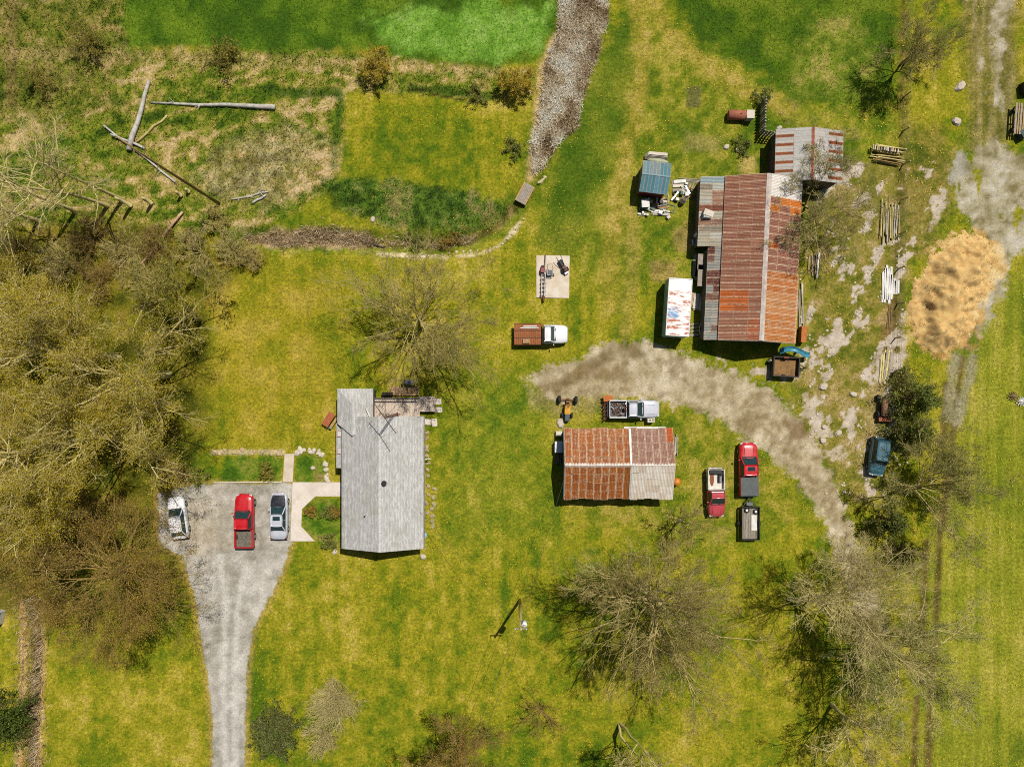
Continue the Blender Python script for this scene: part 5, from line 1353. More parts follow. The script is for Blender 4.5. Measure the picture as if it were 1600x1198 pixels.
def sedan(name, label, px, py, heading, pm, L=4.7, wd=1.8, hood=None, sunroof=False, hatch=False, roofm=None, extra=None):
    c = W(px, py, .8); root = thing(name, label, 'car', (c.x, c.y, 0), R(heading), None)
    hw = wd / 2; a = L / 2
    st = [(-a, hw * .72, .34, .78, .82), (-a + .12, hw * .88, .24, .86, .95), (-a + .5, hw * .97, .2, .9, 1.0), (-.3 * a, hw, .2, .9, .98), (.1 * a, hw, .2, .9, .97), (.36 * a, hw, .2, .86, .96), (.7 * a, hw * .97, .22, .78, .86), (a - .4, hw * .92, .24, .73, .8), (a - .2, hw * .82, .27, .67, .73), (a - .08, hw * .68, .31, .6, .66), (a, hw * .48, .36, .5, .56)]
    mb = MB(); loft(mb, st); mb.build('body', pm, root, True)
    if hood:
        mb = MB(); vs = []
        for x, w_, z in ((.42 * a, .86, .985), (.6 * a, .84, .935), (.78 * a, .78, .865), (a - .2, .66, .775)):
            for v in (-1, -.5, 0, .5, 1): vs.append((x, v * hw * w_, z - .045 * v * v))
        mb.add(vs, [(i * 5 + j, i * 5 + j + 1, (i + 1) * 5 + j + 1, (i + 1) * 5 + j) for i in range(3) for j in range(4)]); mb.build('bonnet', hood, root, True)
    rear0 = -.88 * a if hatch else -.66 * a
    cab(root, pm, .42 * a, .12 * a, -.62 * a if hatch else -.4 * a, rear0, hw * .86, hw * .68, .95, 1.42, True, sunroof, roofm)
    for x in (.6 * a, -.6 * a):
        for s in (1, -1): wheel(root, x, s * (hw + .005), .32, .2)
    lights(root, L, hw, .64, .74); mirrors(root, pm, .3 * a, hw * .9, .98)
    mb = MB(); mb.box(-a - .01, 0, .44, .14, wd * .8, .2); mb.build('bumper', mat('trim_black', (48, 48, 48), (36, 36, 36), 3, .6), root, bevel=.04)
    return root

def pickup(name, label, px, py, heading, pm, L=5.5, wd=1.9, cabx=(.18, -.16), bedm=None, cover=None, sunroof=False, z=.9, open_bed=True, bed_paint=None, hoodm=None):
    """hood, cab and an open or covered load bed"""
    c = W(px, py, z); root = thing(name, label, 'pickup', (c.x, c.y, 0), R(heading))
    hw = wd / 2; a = L / 2; xc0, xc1 = cabx[0] * L, cabx[1] * L     # cowl and back of the cab
    st = [(xc1, hw * .98, .38, 1.02, 1.08), (xc1 + .1, hw, .32, 1.04, 1.1), (xc0, hw, .32, 1.04, 1.12), (xc0 + .15, hw, .32, 1.0, 1.1), (a - .7, hw * .98, .36, .94, 1.05), (a - .4, hw * .93, .38, .88, 1.0), (a - .2, hw * .84, .4, .82, .94), (a - .08, hw * .72, .44, .72, .84), (a, hw * .54, .5, .6, .7)]
    mb = MB(); loft(mb, st); mb.build('body', pm, root, True)
    mb = MB()
    for s in (1, -1): mb.box((xc0 + a - .3) / 2, s * hw * .48, 1.105, (a - xc0) * .62, .03, .02)
    mb.build('bonnet_crease', pm, root)
    cab(root, pm, xc0 + .12, xc0 - .55, xc1 + .12, xc1 + .04, hw * .88, hw * .74, 1.08, 1.66, (xc0 - xc1) > 1.9, sunroof)
    # bed
    bx0, bx1 = -a + .04, xc1 - .05; bp = bed_paint or pm; bl = bx1 - bx0; bm = (bx0 + bx1) / 2
    mb = MB(); mb.box(bm, 0, .62, bl, wd - .14, .08); bed = mb.build('load_bed', bedm or mat('bed_floor', (110, 104, 96), (84, 78, 72), 3, .8), root)
    for s in (1, -1):
        mb = MB(); mb.box(bm, s * (hw - .06), .76, bl, .12, .66); mb.build('bed_side', bp, root, bevel=.03)
    mb = MB(); mb.box(bx0 + .03, 0, .82, .07, wd - .26, .5); mb.build('tailgate', bp, root, bevel=.015)
    mb = MB(); mb.box(bx1 - .03, 0, .82, .06, wd - .26, .5); mb.build('bed_front', bp, root)
    if cover:
        mb = MB(); mb.box(bm, 0, 1.115, bl - .02, wd - .08, .04); mb.build('tonneau_cover', cover, root, bevel=.015)
    for x in (a - .95, -a + 1.1):
        for s in (1, -1): wheel(root, x, s * (hw + .01), .38, .25)
    lights(root, L, hw, .78, .9); mirrors(root, pm, xc0 - .1, hw, 1.16)
    mb = MB(); mb.box(-a - .05, 0, .52, .16, wd * .88, .16); mb.build('rear_bumper', CHROME, root, bevel=.03)
    mb = MB(); mb.box(a - .06, 0, .5, .16, wd * .62, .2); mb.build('front_bumper', CHROME, root, bevel=.04)
    return root

REDP = paint('red_paint', (206, 18, 30), (190, 14, 26), .3, .12)
OLDRED = paint('faded_red_paint', (196, 52, 66), (176, 44, 56), .55, .3)
SILVER = paint('silver_paint', (206, 208, 216), (192, 194, 204), .35, .12)
WHITEP = paint('white_car_paint', (240, 240, 240), (228, 228, 230), .35, .15)
TEALP = paint('teal_van_paint', (58, 108, 122), (46, 90, 102), .4, .2)
BLACKP = paint('black_bonnet_paint', (34, 36, 46), (24, 26, 36), .3, .1)

def scrap(root, name, mb, m):
    return mb.build(name, m, root)

def build_cars():
    rng = random.Random(8)
    sedan('parked_car', 'white hatchback parked under the brown tree at the driveway edge', 277, 809, 98, WHITEP, 4.3, 1.78, None, False, True)
    pickup('pickup_truck', 'bright red pickup with littered open bed on the gravel driveway', 381, 814, 90, REDP, 5.55, 1.92, (.17, -.14), mat('littered_bed', (122, 116, 102), (84, 80, 70), 5, .85, 0, .5, c3=(160, 150, 130)))
    sedan('parked_car', 'silver saloon with black bonnet and sunroof beside the concrete walk', 435, 806, 90, SILVER, 4.7, 1.8, BLACKP, True)
    # pickup with covered bed, small utility trailer hitched behind it
    pickup('pickup_truck', 'red pickup with grey bed cover hitched to the small utility trailer', 1170, 733, 91, REDP, 5.5, 1.9, (.2, -.12), None, mat('bed_cover', (98, 104, 102), (84, 90, 88), 2, .75), True)
    c = W(1172, 817, .7); t = thing('utility_trailer', 'dark utility trailer with grey boards behind the red pickup', 'trailer', (c.x, c.y, 0), R(90))
    fl = mat('trailer_planks', (160, 152, 136), (126, 118, 104), 3, .9, 0, .4, stretch=(1, 6, 6))
    for i in range(7):
        mb = MB(); mb.box(0, -.72 + .24 * i, .5, 3.3, .22, .05); mb.build('plank', fl, t)
    for s in (1, -1):
        mb = MB(); mb.box(0, s * .9, .72, 3.4, .06, .5); mb.build('side_panel', BLACKM, t)
        mb = MB(); mb.box(s * 1.68, 0, .7, .06, 1.75, .42); mb.build('end_panel', BLACKM, t)
        mb = MB(); mb.tube([(-.1, s * 1.0, .3), (-.1, s * 1.14, .3)], .3, 14); w_ = mb.build('wheel', RUBBER, t); mb = MB(); mb.tube([(-.1, s * 1.01, .3), (-.1, s * 1.155, .3)], .15, 10); mb.build('rim', CHROME, w_)
        mb = MB(); mb.bar((1.7, s * .6, .42), (2.6, 0, .42), .08, .08); mb.build('drawbar', STEEL, t)
    mb = MB(); mb.box(1.95, 0, .5, .34, .62, .16); mb.build('tool_box', mat('grey_box', (120, 122, 124), (98, 100, 102), 3, .6), t)
    mb = MB(); mb.tube([(2.55, 0, .42), (2.75, 0, .46)], .06, 8); mb.tube([(2.5, 0, .04), (2.5, 0, .75)], .035, 8); mb.build('hitch', STEEL, t)
    p = W(1179, 815, .6); b = thing('white_sheet', 'white panel lying in the utility trailer', 'panel', (p.x, p.y, .527), R(90)); mb = MB(); mb.box(-.1, 0, .02, 1.6, .62, .04); mb.build('sheet', WHITE, b)
    p = W(1167, 820, .6); b = thing('loose_plank', 'long pale plank lying in the utility trailer', 'plank', (p.x, p.y, .527), R(86)); mb = MB(); mb.box(0, 0, .02, 2.7, .2, .04); mb.build('plank', WOODG, b)
    for px, py, lab in ((1167, 797, 'black scrap tyre in the front of the utility trailer'), (1181, 799, 'second black scrap tyre in the utility trailer, beside the white panel')):
        p = W(px, py, .6); b = thing('scrap_tyre', lab, 'tyre', (p.x, p.y, .53)); mb = MB(); mb.torus((0, 0, .08), (0, 0, 1), .21, .075); mb.build('tyre', RUBBER, b, True)
        mb = MB(); mb.tube([(0, 0, .05), (0, 0, .12)], .13, 12); mb.build('rim', WHITE, b)
    # old red pickup with a white bed, facing south
    wb = paint('white_bed_paint', (232, 226, 216), (208, 198, 182), .6, .4)
    pickup('old_pickup', 'old faded red pickup with white load bed, nose into the tree twigs', 1119, 770, -89, OLDRED, 4.9, 1.75, (.2, -.06), wb, None, False, .85, True, wb)
    p = W(1113, 748, .8); b = thing('brown_board', 'oval brown board lying in the white bed of the old pickup', 'board', (p.x, p.y, .662), R(90)); mb = MB()
    mb.prism([(.75 * math.cos(t_), .2 * math.sin(t_)) for t_ in np.linspace(0, 6.283, 15)[:-1]], 0, .05); mb.build('slab', WOODB, b)
    p = W(1125, 748, .8); b = thing('engine_block', 'dark engine block lying in the white bed of the old pickup', 'engine', (p.x, p.y, .662), R(90)); mb = MB(); mb.box(0, 0, .16, .8, .4, .32, 0, None, .8); mb.build('block', STEEL, b)
    mb = MB(); mb.box(0, 0, .35, .6, .2, .06); mb.build('valve_cover', CHROME, b)
    mb = MB(); mb.tube([(.45, -.15, .2), (.45, .15, .2)], .09, 8); mb.build('pulley', BLACKM, b)
    p = W(1118, 735, .9); b = thing('bed_box', 'dark box across the tail of the old pickup bed', 'box', (p.x, p.y - .1, .662), R(90)); mb = MB(); mb.box(0, 0, .2, .35, 1.2, .4); mb.build('box', mat('grey_box', (120, 122, 124), (98, 100, 102), 3, .6), b, bevel=.02); mb = MB(); mb.box(0, 0, .42, .4, 1.25, .04); mb.build('lid', BLACKM, b)
    # silver pickup full of scrap, facing east
    tk = pickup('scrap_pickup', 'silver pickup with bed full of scrap iron north of the rusty garage', 991, 639, 0, SILVER, 5.2, 1.85, (.14, -.14), mat('bed_floor', (110, 104, 96), (84, 78, 72), 3, .8), None, False, .9, True, WHITEP)
    c = W(968, 639, .9)
    for i in range(46):
        x, y = c.x + rng.uniform(-.75, .75), c.y + rng.uniform(-.58, .58); a_ = rng.uniform(0, 6.28)
        b = thing('scrap_iron', 'bent scrap of metal in the bed of the silver pickup', 'scrap', (x, y, .665 + .006 * i), a_, 'scrap in the silver pickup bed')
        k = i % 4; mm = (RUST, STEEL, CHROME, WOODG)[rng.randrange(4)]; mb = MB()
        if k == 0: mb.tube([(-.2, 0, .05), (0, .06, .12), (.2, 0, .05)], .022, 6)
        elif k == 1: mb.torus((0, 0, .06), (.3, .2, 1), .09, .02, 12, 5)
        elif k == 2: mb.bar((-.22, 0, .04), (.2, .02, .1), .07, .02); mb.bar((0, -.06, .06), (.02, .1, .06), .04, .03)
        else: mb.tube([(0, 0, .02), (.02, 0, .12)], [.08, .05], 8)
        mb.build('piece', mm, b)
    b = thing('rusty_drum', 'open rusty ring drum standing in the scrap of the silver pickup', 'drum', (c.x + .62, c.y + .06, .67)); mb = MB(); mb.torus((0, 0, .5), (0, 0, 1), .2, .035, 16, 6); mb.build('rim', RUST, b)
    mb = MB(); mb.tube([(0, 0, 0), (0, 0, .5)], .2, 16, False); mb.build('barrel', RUST, b)
    # flatbed truck facing east
    pm = WHITEP; c = W(845, 522, 1.0); t = thing('flatbed_truck', 'white flatbed truck with brown plank deck on the grass by the slab', 'truck', (c.x, c.y, 0))
    a = 2.75; hw = .95
    mb = MB(); loft(mb, [(.3, hw * .98, .45, 1.08, 1.14), (.4, hw, .4, 1.1, 1.16), (1.45, hw, .4, 1.1, 1.18), (1.6, hw, .4, 1.08, 1.16), (a - .5, hw * .98, .45, 1.0, 1.1), (a - .18, hw * .9, .5, .9, 1.02), (a, hw * .78, .55, .7, .85)]); mb.build('body', pm, t, True)
    cab(t, pm, 1.42, 1.0, .38, .32, hw * .88, hw * .78, 1.14, 1.74, False)
    for i in range(13):
        mb = MB(); mb.box(-2.62 + .22 * i, 0, .98, .205, 2.1, .06); mb.build('plank', mat('deck_plank', (168, 100, 54), (132, 76, 42), 2.5, .85, 0, .5, c3=(182, 122, 76), stretch=(6, 1, 6)), t)
    for y in (-.36, .36):
        mb = MB(); mb.box(-1.3, y, 1.025, 2.85, .05, .03); mb.build('deck_rail', BLACKM, t)
    for y in (-1.07, 1.07):
        mb = MB(); mb.box(-1.3, y, .95, 2.86, .05, .16); mb.build('deck_edge', RUST, t)
    mb = MB(); mb.box(.2, 0, 1.25, .06, 1.9, .5); mb.build('headboard', BLACKM, t)
    mb = MB()
    for y in (-.4, .4): mb.box(-.9, y, .72, 3.6, .1, .2)
    for x in (-2.4, -1.6, -.8, 0): mb.box(x, 0, .88, .1, 2.0, .12)
    mb.build('chassis', BLACKM, t)
    for x in (1.95, -1.5):
        for s in (1, -1): wheel(t, x, s * (hw + .0), .38, .25)
    lights(t, 2 * a, hw, .85, .9, False); mirrors(t, CHROME, 1.3, hw + .06, 1.25)
    for k in range(3):
        b = thing('white_plank', 'white painted plank on the deck of the flatbed truck', 'plank', (c.x - 1.15 + .03 * k, c.y + .62 + .1 * k, 1.045), R(k * .5), 'white planks on the flatbed'); mb = MB(); mb.box(0, 0, .03, 1.9 - .25 * k, .085, .06); mb.build('plank', WHITE if k != 1 else WOODG, b)
    b = thing('wooden_crate', 'shallow brown crate on the deck of the flatbed truck', 'crate', (c.x - 1.5, c.y - .72, 1.045)); mb = MB()
    for i in range(5): mb.box(-.28 + .14 * i, 0, .16, .12, .42, .03)
    mb.build('lid', WOODT, b); mb = MB(); mb.box(0, 0, .07, .7, .44, .14); mb.build('box', WOODB, b)
    # teal van on the fence line, facing south
    c = W(1374, 713, .9); t = thing('old_van', 'abandoned teal estate van half under the fence line trees', 'van', (c.x, c.y, 0), R(-98))
    mb = MB(); a = 2.0; hw = .85
    loft(mb, [(-a, hw * .8, .35, .85, .9), (-a + .12, hw * .96, .28, .95, 1.0), (0, hw, .25, .95, 1.0), (.5, hw, .25, .95, 1.0), (1.2, hw * .98, .26, .86, .96), (a - .3, hw * .9, .3, .78, .88), (a, hw * .75, .4, .6, .7)]); mb.build('body', TEALP, t, True)
    cab(t, TEALP, .75, .35, -a + .3, -a + .1, hw * .9, hw * .74, .97, 1.55, True)
    for x in (1.2, -1.2):
        for s in (1, -1): wheel(t, x, s * (hw + .0), .3, .2)
    lights(t, 2 * a, hw, .68, .8); mirrors(t, TEALP, .6, hw * .92, 1.0)
build_cars()
# ------------------------------------------------------------------ paving, yard things, machines, timber
def at(px, py, z=0.0):
    p = W(px, py, z); return (p.x, p.y, hz(px, py))

def build_paving():
    # concrete walk
    P = [W(*p).xy for p in ((457.5, 753), (536, 753), (536, 775), (493, 775), (472, 795), (471, 822), (492, 845), (454, 845))]
    mb = MB(); mb.prism([(p.x, p.y) for p in P], -.05, .06); o = mb.build('concrete_walk', CONC, None); tag(o, kind='structure')
    P = [W(*p).xy for p in ((445, 709), (460, 708), (457.5, 752.6), (442, 752.6))]
    mb = MB(); mb.prism([(p.x, p.y) for p in P], -.05, .055); o = mb.build('concrete_path', mat('concrete_old', (220, 204, 182), (198, 182, 158), 1.2, .9, 0, .3), None); tag(o, kind='structure')
    mb = MB(); a, b = W(335, 753.5), W(441, 752.5); mb.bar((a.x, a.y, .04), (b.x, b.y, .04), .1, .12); o = mb.build('kerb_edging', CONC, None); tag(o, kind='structure')
    # concrete slab
    P = [W(*p).xy for p in ((838, 399), (890, 400), (889, 466), (838, 465))]
    mb = MB(); mb.prism([(p.x, p.y) for p in P], -.05, .1)
    o = mb.build('concrete_slab', mat('slab_concrete', (226, 214, 196), (206, 186, 158), .9, .9, 0, .3, c3=(216, 196, 168)), None); tag(o, kind='structure')
    rng = random.Random(5)
    for pts, lab, m, r0 in (([(464, 706), (470, 704), (477, 705), (484, 703), (490, 705), (497, 705), (501, 709), (505, 713), (507, 721), (508, 728), (509, 735), (511, 742), (511, 749)], 'arc of pale stones edging the garden bed beside the house', mat('pale_stone', (222, 214, 196), (190, 178, 156), 3, .9, c3=(214, 176, 130)), .3),
                       ([(336, 706), (350, 705), (366, 706), (380, 704), (396, 706), (410, 705), (424, 706), (436, 707)], 'row of tan stones along the top of the garden bed', mat('tan_stone', (204, 178, 140), (172, 148, 112), 3, .9), .26),
                       ([(667, 674), (668, 684), (667, 696), (668, 704), (667, 712), (669, 722), (668, 733), (669, 745), (668, 758), (669, 772), (668, 786), (669, 800)], 'line of stones and tiles along the east wall of the house', mat('wall_stone', (190, 172, 136), (158, 140, 104), 3, .9), .2),
                       ([(679, 764), (677, 776), (678, 786), (675, 795), (676, 804), (675, 814), (676, 821)], 'short path of flat stones off the east wall of the house', mat('flat_stone', (184, 172, 130), (154, 142, 104), 3, .9), .25)):
        c = W(*pts[len(pts) // 2]); t = thing('stone_edging', lab, 'stones', (c.x, c.y, 0))
        for p in pts:
            for q in range(2):
                w = W(p[0] + rng.uniform(-2, 2), p[1] + rng.uniform(-3, 3)); mb = MB(); mb.rock((w.x - c.x, w.y - c.y, .06), r0 * rng.uniform(.6, 1.1), rng, .45); mb.build('stone', m, t)
    for k, (px, py, w, l) in enumerate(((684, 627, .75, .6), (685, 640, .8, .55), (668, 659, .85, .6), (679, 660, .55, .8))):
        p = W(px, py); o = thing('paving_stone', ('square paving stone at the foot of the deck landing', 'lower paving stone by the deck landing', 'broad pale paving stone at the house corner', 'narrow pale paving stone beside the broad one')[k], 'paving stone', (p.x, p.y, 0), rng.uniform(-.1, .1))
        mb = MB(); mb.box(0, 0, .03, w, l, .12); mb.build('slab', CONC, o, bevel=.02)
    for px, py, r, lab in ((489, 731, .3, 'pale boulder in the grass of the stone edged bed'), (523, 862, .34, 'white boulder at the south west corner of the house'), (661, 869, .36, 'tan boulder at the south east corner of the house'), (1285, 688, .4, 'white rock on the thin grass beside the farm track'), (1310, 676, .4, 'tan rock beside the farm track'),
                           (1218, 200, .3, 'rock north of the white tin shed'), (1287, 667, .3, 'small pale rock beside the farm track'), (1500, 135, .6, 'tan boulder west of the dirt road'), (1494, 190, .5, 'white boulder in the weeds by the dirt road'), (1333, 616, .35, 'flat white stone in the yard grass'), (1286, 604, .5, 'large pale stone in the yard grass'), (583, 343, .35, 'white stone on the bank above the ditch'), (1135, 230, .35, 'brown stone in the weeds north of the blue shed'), (1152, 234, .35, 'tan stone in the weeds north of the blue shed')):
        p = at(px, py); o = thing('boulder', lab, 'rock', p); mb = MB(); mb.rock((0, 0, .05), r, rng, .6); mb.build('stone', mat('boulder_stone', (216, 204, 184), (184, 168, 142), 2.5, .9), o)
    # loose stones in the yard: too many to count
    r2 = np.random.default_rng(3); mb = MB(); n = 0
    while n < 420:
        px, py = r2.uniform(1250, 1420), r2.uniform(260, 780)
        w = W(px, py)
        if fbm(np.array([px / 15 / 1.5 + .3 * py / 15]), np.array([py / 15 / 2.6]), 57, 4)[0] > .56:
            mb.rock((w.x, w.y, .02), r2.uniform(.05, .16), rng, .5); n += 1
    tag(mb.build('loose_stones', mat('boulder_stone', (216, 204, 184)), None), 'small pale stones strewn over the eastern yard', 'stones', kind='stuff')

def log(name, label, cat, a, b, r0, r1, m, group=None, z0=None, z1=None, stubs=0):
    A = Vector(at(*a)); B = Vector(at(*b)); A.z += r0 if z0 is None else z0; B.z += r1 if z1 is None else z1
    t = thing(name, label, cat, (A.x, A.y, hz(*a)), 0, group); o = Vector((A.x, A.y, hz(*a))); rng = random.Random(int(a[0] * 7 + a[1]))
    n = 6; pts = [A.lerp(B, i / (n - 1)) - o + Vector((rng.uniform(-.08, .08), rng.uniform(-.08, .08), 0)) * (0 < i < n - 1) for i in range(n)]
    mb = MB(); mb.tube(pts, [r0 + (r1 - r0) * i / (n - 1) for i in range(n)], 9); mb.build('trunk', m, t, True)
    for k in range(stubs):
        p = pts[rng.randrange(1, n - 1)]; d = Vector((rng.uniform(-1, 1), rng.uniform(-1, 1), rng.uniform(.2, .7))).normalized() * rng.uniform(.3, .9)
        mb = MB(); mb.tube([p, p + d], [.05, .02], 5); mb.build('branch', m, t)
    return t

def build_logs():
    w, g = BARKS['white'], BARKS['grey']
    log('fallen_log', 'thick bleached log pointing at the hay field in the meadow', 'log', (204, 236), (234, 128), .3, .16, w)
    log('fallen_log', 'long bleached log lying across the meadow', 'log', (431, 169), (236, 161), .26, .09, w, None, None, None, 5)
    log('fallen_log', 'brown barkless log crossing the foot of the thick bleached log', 'log', (213, 224), (262, 181), .13, .11, g)
    log('fallen_log', 'split grey log below the thick bleached log', 'log', (275, 285), (165, 198), .12, .1, w, None, .1, .3, 4)
    log('fallen_log', 'short grey log end in the meadow grass by the thick log', 'log', (228, 233), (176, 212), .14, .1, w, None, None, .4)
    log('fallen_log', 'reddish white log leaning into the bramble thicket', 'log', (287, 332), (215, 432), .14, .09, mat('red_bark', (214, 176, 146), (182, 140, 108), 3, .85), None, .25, .9)
    log('drain_pipe', 'dark pipe end poking out of the ditch straw', 'pipe', (560, 374), (601, 385), .11, .11, STEEL, None, .15, .1)
    log('fallen_log', 'pale broken branch at the upper edge of the thicket', 'log', (362, 312), (420, 300), .1, .08, w, None, None, None, 6)
    log('fallen_log', 'grey log half sunk in the straw by the ditch', 'log', (395, 318), (416, 305), .14, .1, w)
    # footbridge over the swale
    c = W(820, 303); t = thing('footbridge', 'small plank footbridge over the drainage swale', 'bridge', (c.x, c.y, 0), R(-28))
    for i in range(7):
        mb = MB(); mb.box(-.54 + .18 * i, 0, .12, .165, 2.1, .06); mb.build('plank', WOODT if i in (0, 6) else WOODG, t)
    for y in (-.85, .85):
        mb = MB(); mb.box(0, y, -.15, 1.2, .14, .48); mb.build('beam', WOODB, t)
    # retaining stones at the ditch mouth
    rng = random.Random(9)
    pts = [(592 + i * 11, 397 + 5 * math.sin(i * .35)) for i in range(15)] + [(765, 393), (775, 387), (785, 381), (793, 373), (800, 366), (806, 358), (812, 350), (818, 342)]
    c = W(700, 400); t = thing('stone_edging', 'curved line of pale stones along the lawn edge of the ditch', 'stones', (c.x, c.y, 0))
    for p in pts:
        w_ = W(p[0], p[1]); mb = MB(); mb.rock((w_.x - c.x, w_.y - c.y, hz(*p) + .06), rng.uniform(.08, .22), rng, .5); mb.build('stone', mat('ditch_stone', (216, 198, 160), (186, 166, 128), 3, .9), t)
    c = W(848, 280); t = thing('stone_pile', 'few pale stones beside the footbridge', 'stones', (c.x, c.y, 0))
    for k in range(7):
        mb = MB(); mb.rock((k * .16 - .4, k * .14 - .4 + rng.uniform(-.1, .1), hz(848, 280) + .05), rng.uniform(.12, .22), rng, .5); mb.build('stone', mat('ditch_stone', (216, 198, 160)), t)

def build_sand():
    P = [(1432, 440), (1462, 392), (1500, 368), (1546, 378), (1552, 420), (1530, 470), (1512, 520), (1478, 552), (1440, 542), (1422, 500)]
    xs = np.arange(1405, 1575, 2.4); ys = np.arange(352, 568, 2.4)
    XX, YY = np.meshgrid(xs, ys); px = XX.ravel(); py = YY.ravel()
    d = poly_sd(px, py, P) + (fbm(px / 16, py / 16, 4, 4) - .5) * 34
    h = 1.9 * sstep(-2, 46, d) * (.7 + .6 * fbm(px / 60, py / 60, 9, 2)) + .1 * sstep(0, 10, d) * (fbm(px / 7, py / 7, 12, 3) - .4)
    h = h - .9 * np.exp(-(((px - 1462) / 26) ** 2 + ((py - 492) / 16) ** 2)) * sstep(0, 20, d) - .7 * np.exp(-(((px - 1498) / 12) ** 2 + ((py - 450) / 40) ** 2)) * sstep(0, 20, d)
    X = (px - 800) / F * H; Y = (599 - py) / F * H
    V = np.stack([X, Y, np.where(d > -2, np.maximum(h, 0) + .03, -.2)], 1)
    nx = len(xs); i, j = np.meshgrid(np.arange(nx - 1), np.arange(len(ys) - 1)); a = (j * nx + i).ravel()
    Q = np.stack([a, a + nx, a + nx + 1, a + 1], 1); Q = Q[(d[Q] > -4).all(1)]
    u, inv = np.unique(Q.ravel(), return_inverse=True)
    me = fast_mesh('sand_pile', V[u], inv.reshape(-1, 4)); me.polygons.foreach_set('use_smooth', np.ones(len(me.polygons), bool))
    m = mat('sand_and_straw', (222, 186, 118), (200, 156, 92), 1.6, .95, 0, .5, c3=(230, 206, 150))
    o = link('sand_pile', me, m); tag(o, 'heap of tan sand and straw beside the dirt road', 'sand pile')
    r = np.random.default_rng(2); n = 700
    qx = r.uniform(1412, 1565, n); qy = r.uniform(358, 562, n); dd = poly_sd(qx, qy, P); k = dd > -7 + r.normal(0, 4, n); qx, qy = qx[k], qy[k]
    dq = poly_sd(qx, qy, P) + (fbm(qx / 16, qy / 16, 4, 4) - .5) * 34
    hq = 1.7 * sstep(-2, 42, dq) * (.7 + .6 * fbm(qx / 60, qy / 60, 9, 2)) + .1 * sstep(0, 10, dq) * (fbm(qx / 7, qy / 7, 12, 3) - .4) - .9 * np.exp(-(((qx - 1462) / 26) ** 2 + ((qy - 492) / 16) ** 2)) * sstep(0, 20, dq) - .7 * np.exp(-(((qx - 1498) / 12) ** 2 + ((qy - 450) / 40) ** 2)) * sstep(0, 20, dq)
    blades('straw_litter', (qx - 800) / F * H, (599 - qy) / F * H, np.full(len(qx), .2), np.full(len(qx), .05), pal(np.clip(r.normal(.5, .28, len(qx)), 0, 1), (168, 124, 66), (214, 178, 112), (236, 212, 162)), 2, r, 'loose straw scattered over the sand heap', 'straw', 1.0, np.maximum(hq, 0) + .03)

def build_pole():
    c = W(812, 937); t = thing('utility_pole', 'wooden utility pole with white transformer on the south lawn', 'pole', (c.x, c.y, 0))
    hh = 8.6
    mb = MB(); mb.tube([(0, 0, -.1), (0, 0, hh)], [.16, .11], 10); mb.build('shaft', BARKS['grey'], t, True)
    mb = MB(); mb.box(.0, .0, hh - .35, .09, 1.2, .1, R(90)); mb.build('crossarm', WOODG, t)
    for x in (-.5, 0, .5):
        mb = MB(); mb.tube([(x, 0, hh - .3), (x, 0, hh - .1)], .05, 8); mb.build('insulator', WHITE, t)
    mb = MB(); mb.tube([(.36, .08, hh - 1.9), (.36, .08, hh - 1.85), (.36, .08, hh - 1.05), (.36, .08, hh - 1.0)], [.18, .24, .24, .16], 14); tf = mb.build('transformer', mat('transformer_paint', (236, 236, 236), (216, 218, 218), 3, .4), t, True)
    for a in (0, 1): 
        mb = MB(); mb.tube([(.3 + .12 * a, .08, hh - 1.0), (.3 + .12 * a, .08, hh - .84)], .035, 6); mb.build('bushing', STEEL, tf)
    mb = MB(); g = W(825, 905) - c; mb.tube([(0, 0, hh - .6), (g.x, g.y, 0)], .014, 5); mb.build('guy_wire', CHROME, t)
    top = Vector((c.x, c.y, hh - .1))
    def wire(name, lab, p1, r=.014, off=(0, 0, 0)):
        p0 = top + Vector(off); p1 = Vector(p1); n = 14
        pts = [p0.lerp(p1, i / n) + Vector((0, 0, -.6 * math.sin(math.pi * i / n))) for i in range(n + 1)]
        mb = MB(); mb.tube(pts, r, 4); o = mb.build(name, mat('cable', (70, 70, 68), (90, 90, 88), 2, .5), None); tag(o, lab, 'cable')
    e = W(657, 800, 3.0); wire('overhead_cable', 'thin service cable from the utility pole to the house', (e.x, e.y, 3.0))
    e = W(884, 740, 2.9); wire('overhead_cable', 'thin service cable from the utility pole to the rusty garage', (e.x, e.y, 2.9))
    e = W(690, 1290, 8.0); wire('overhead_cable', 'upper overhead line running from the utility pole toward the southern road', (e.x, e.y, 8.2), .016, (-.45, 0, 0))
    e = W(702, 1290, 8.0); wire('overhead_cable', 'lower overhead line running from the utility pole toward the southern road', (e.x, e.y, 7.8), .016, (.45, 0, 0))

def tyre(px, py, label, z=0, m=RUBBER, r=.3, group=None):
    p = at(px, py, z); t = thing('old_tyre', label, 'tyre', (p[0], p[1], p[2] + z), 0, group); mb = MB(); mb.torus((0, 0, .11), (0, 0, 1), r * .72, r * .28, 18, 7); mb.build('tyre', m, t, True)
    return t

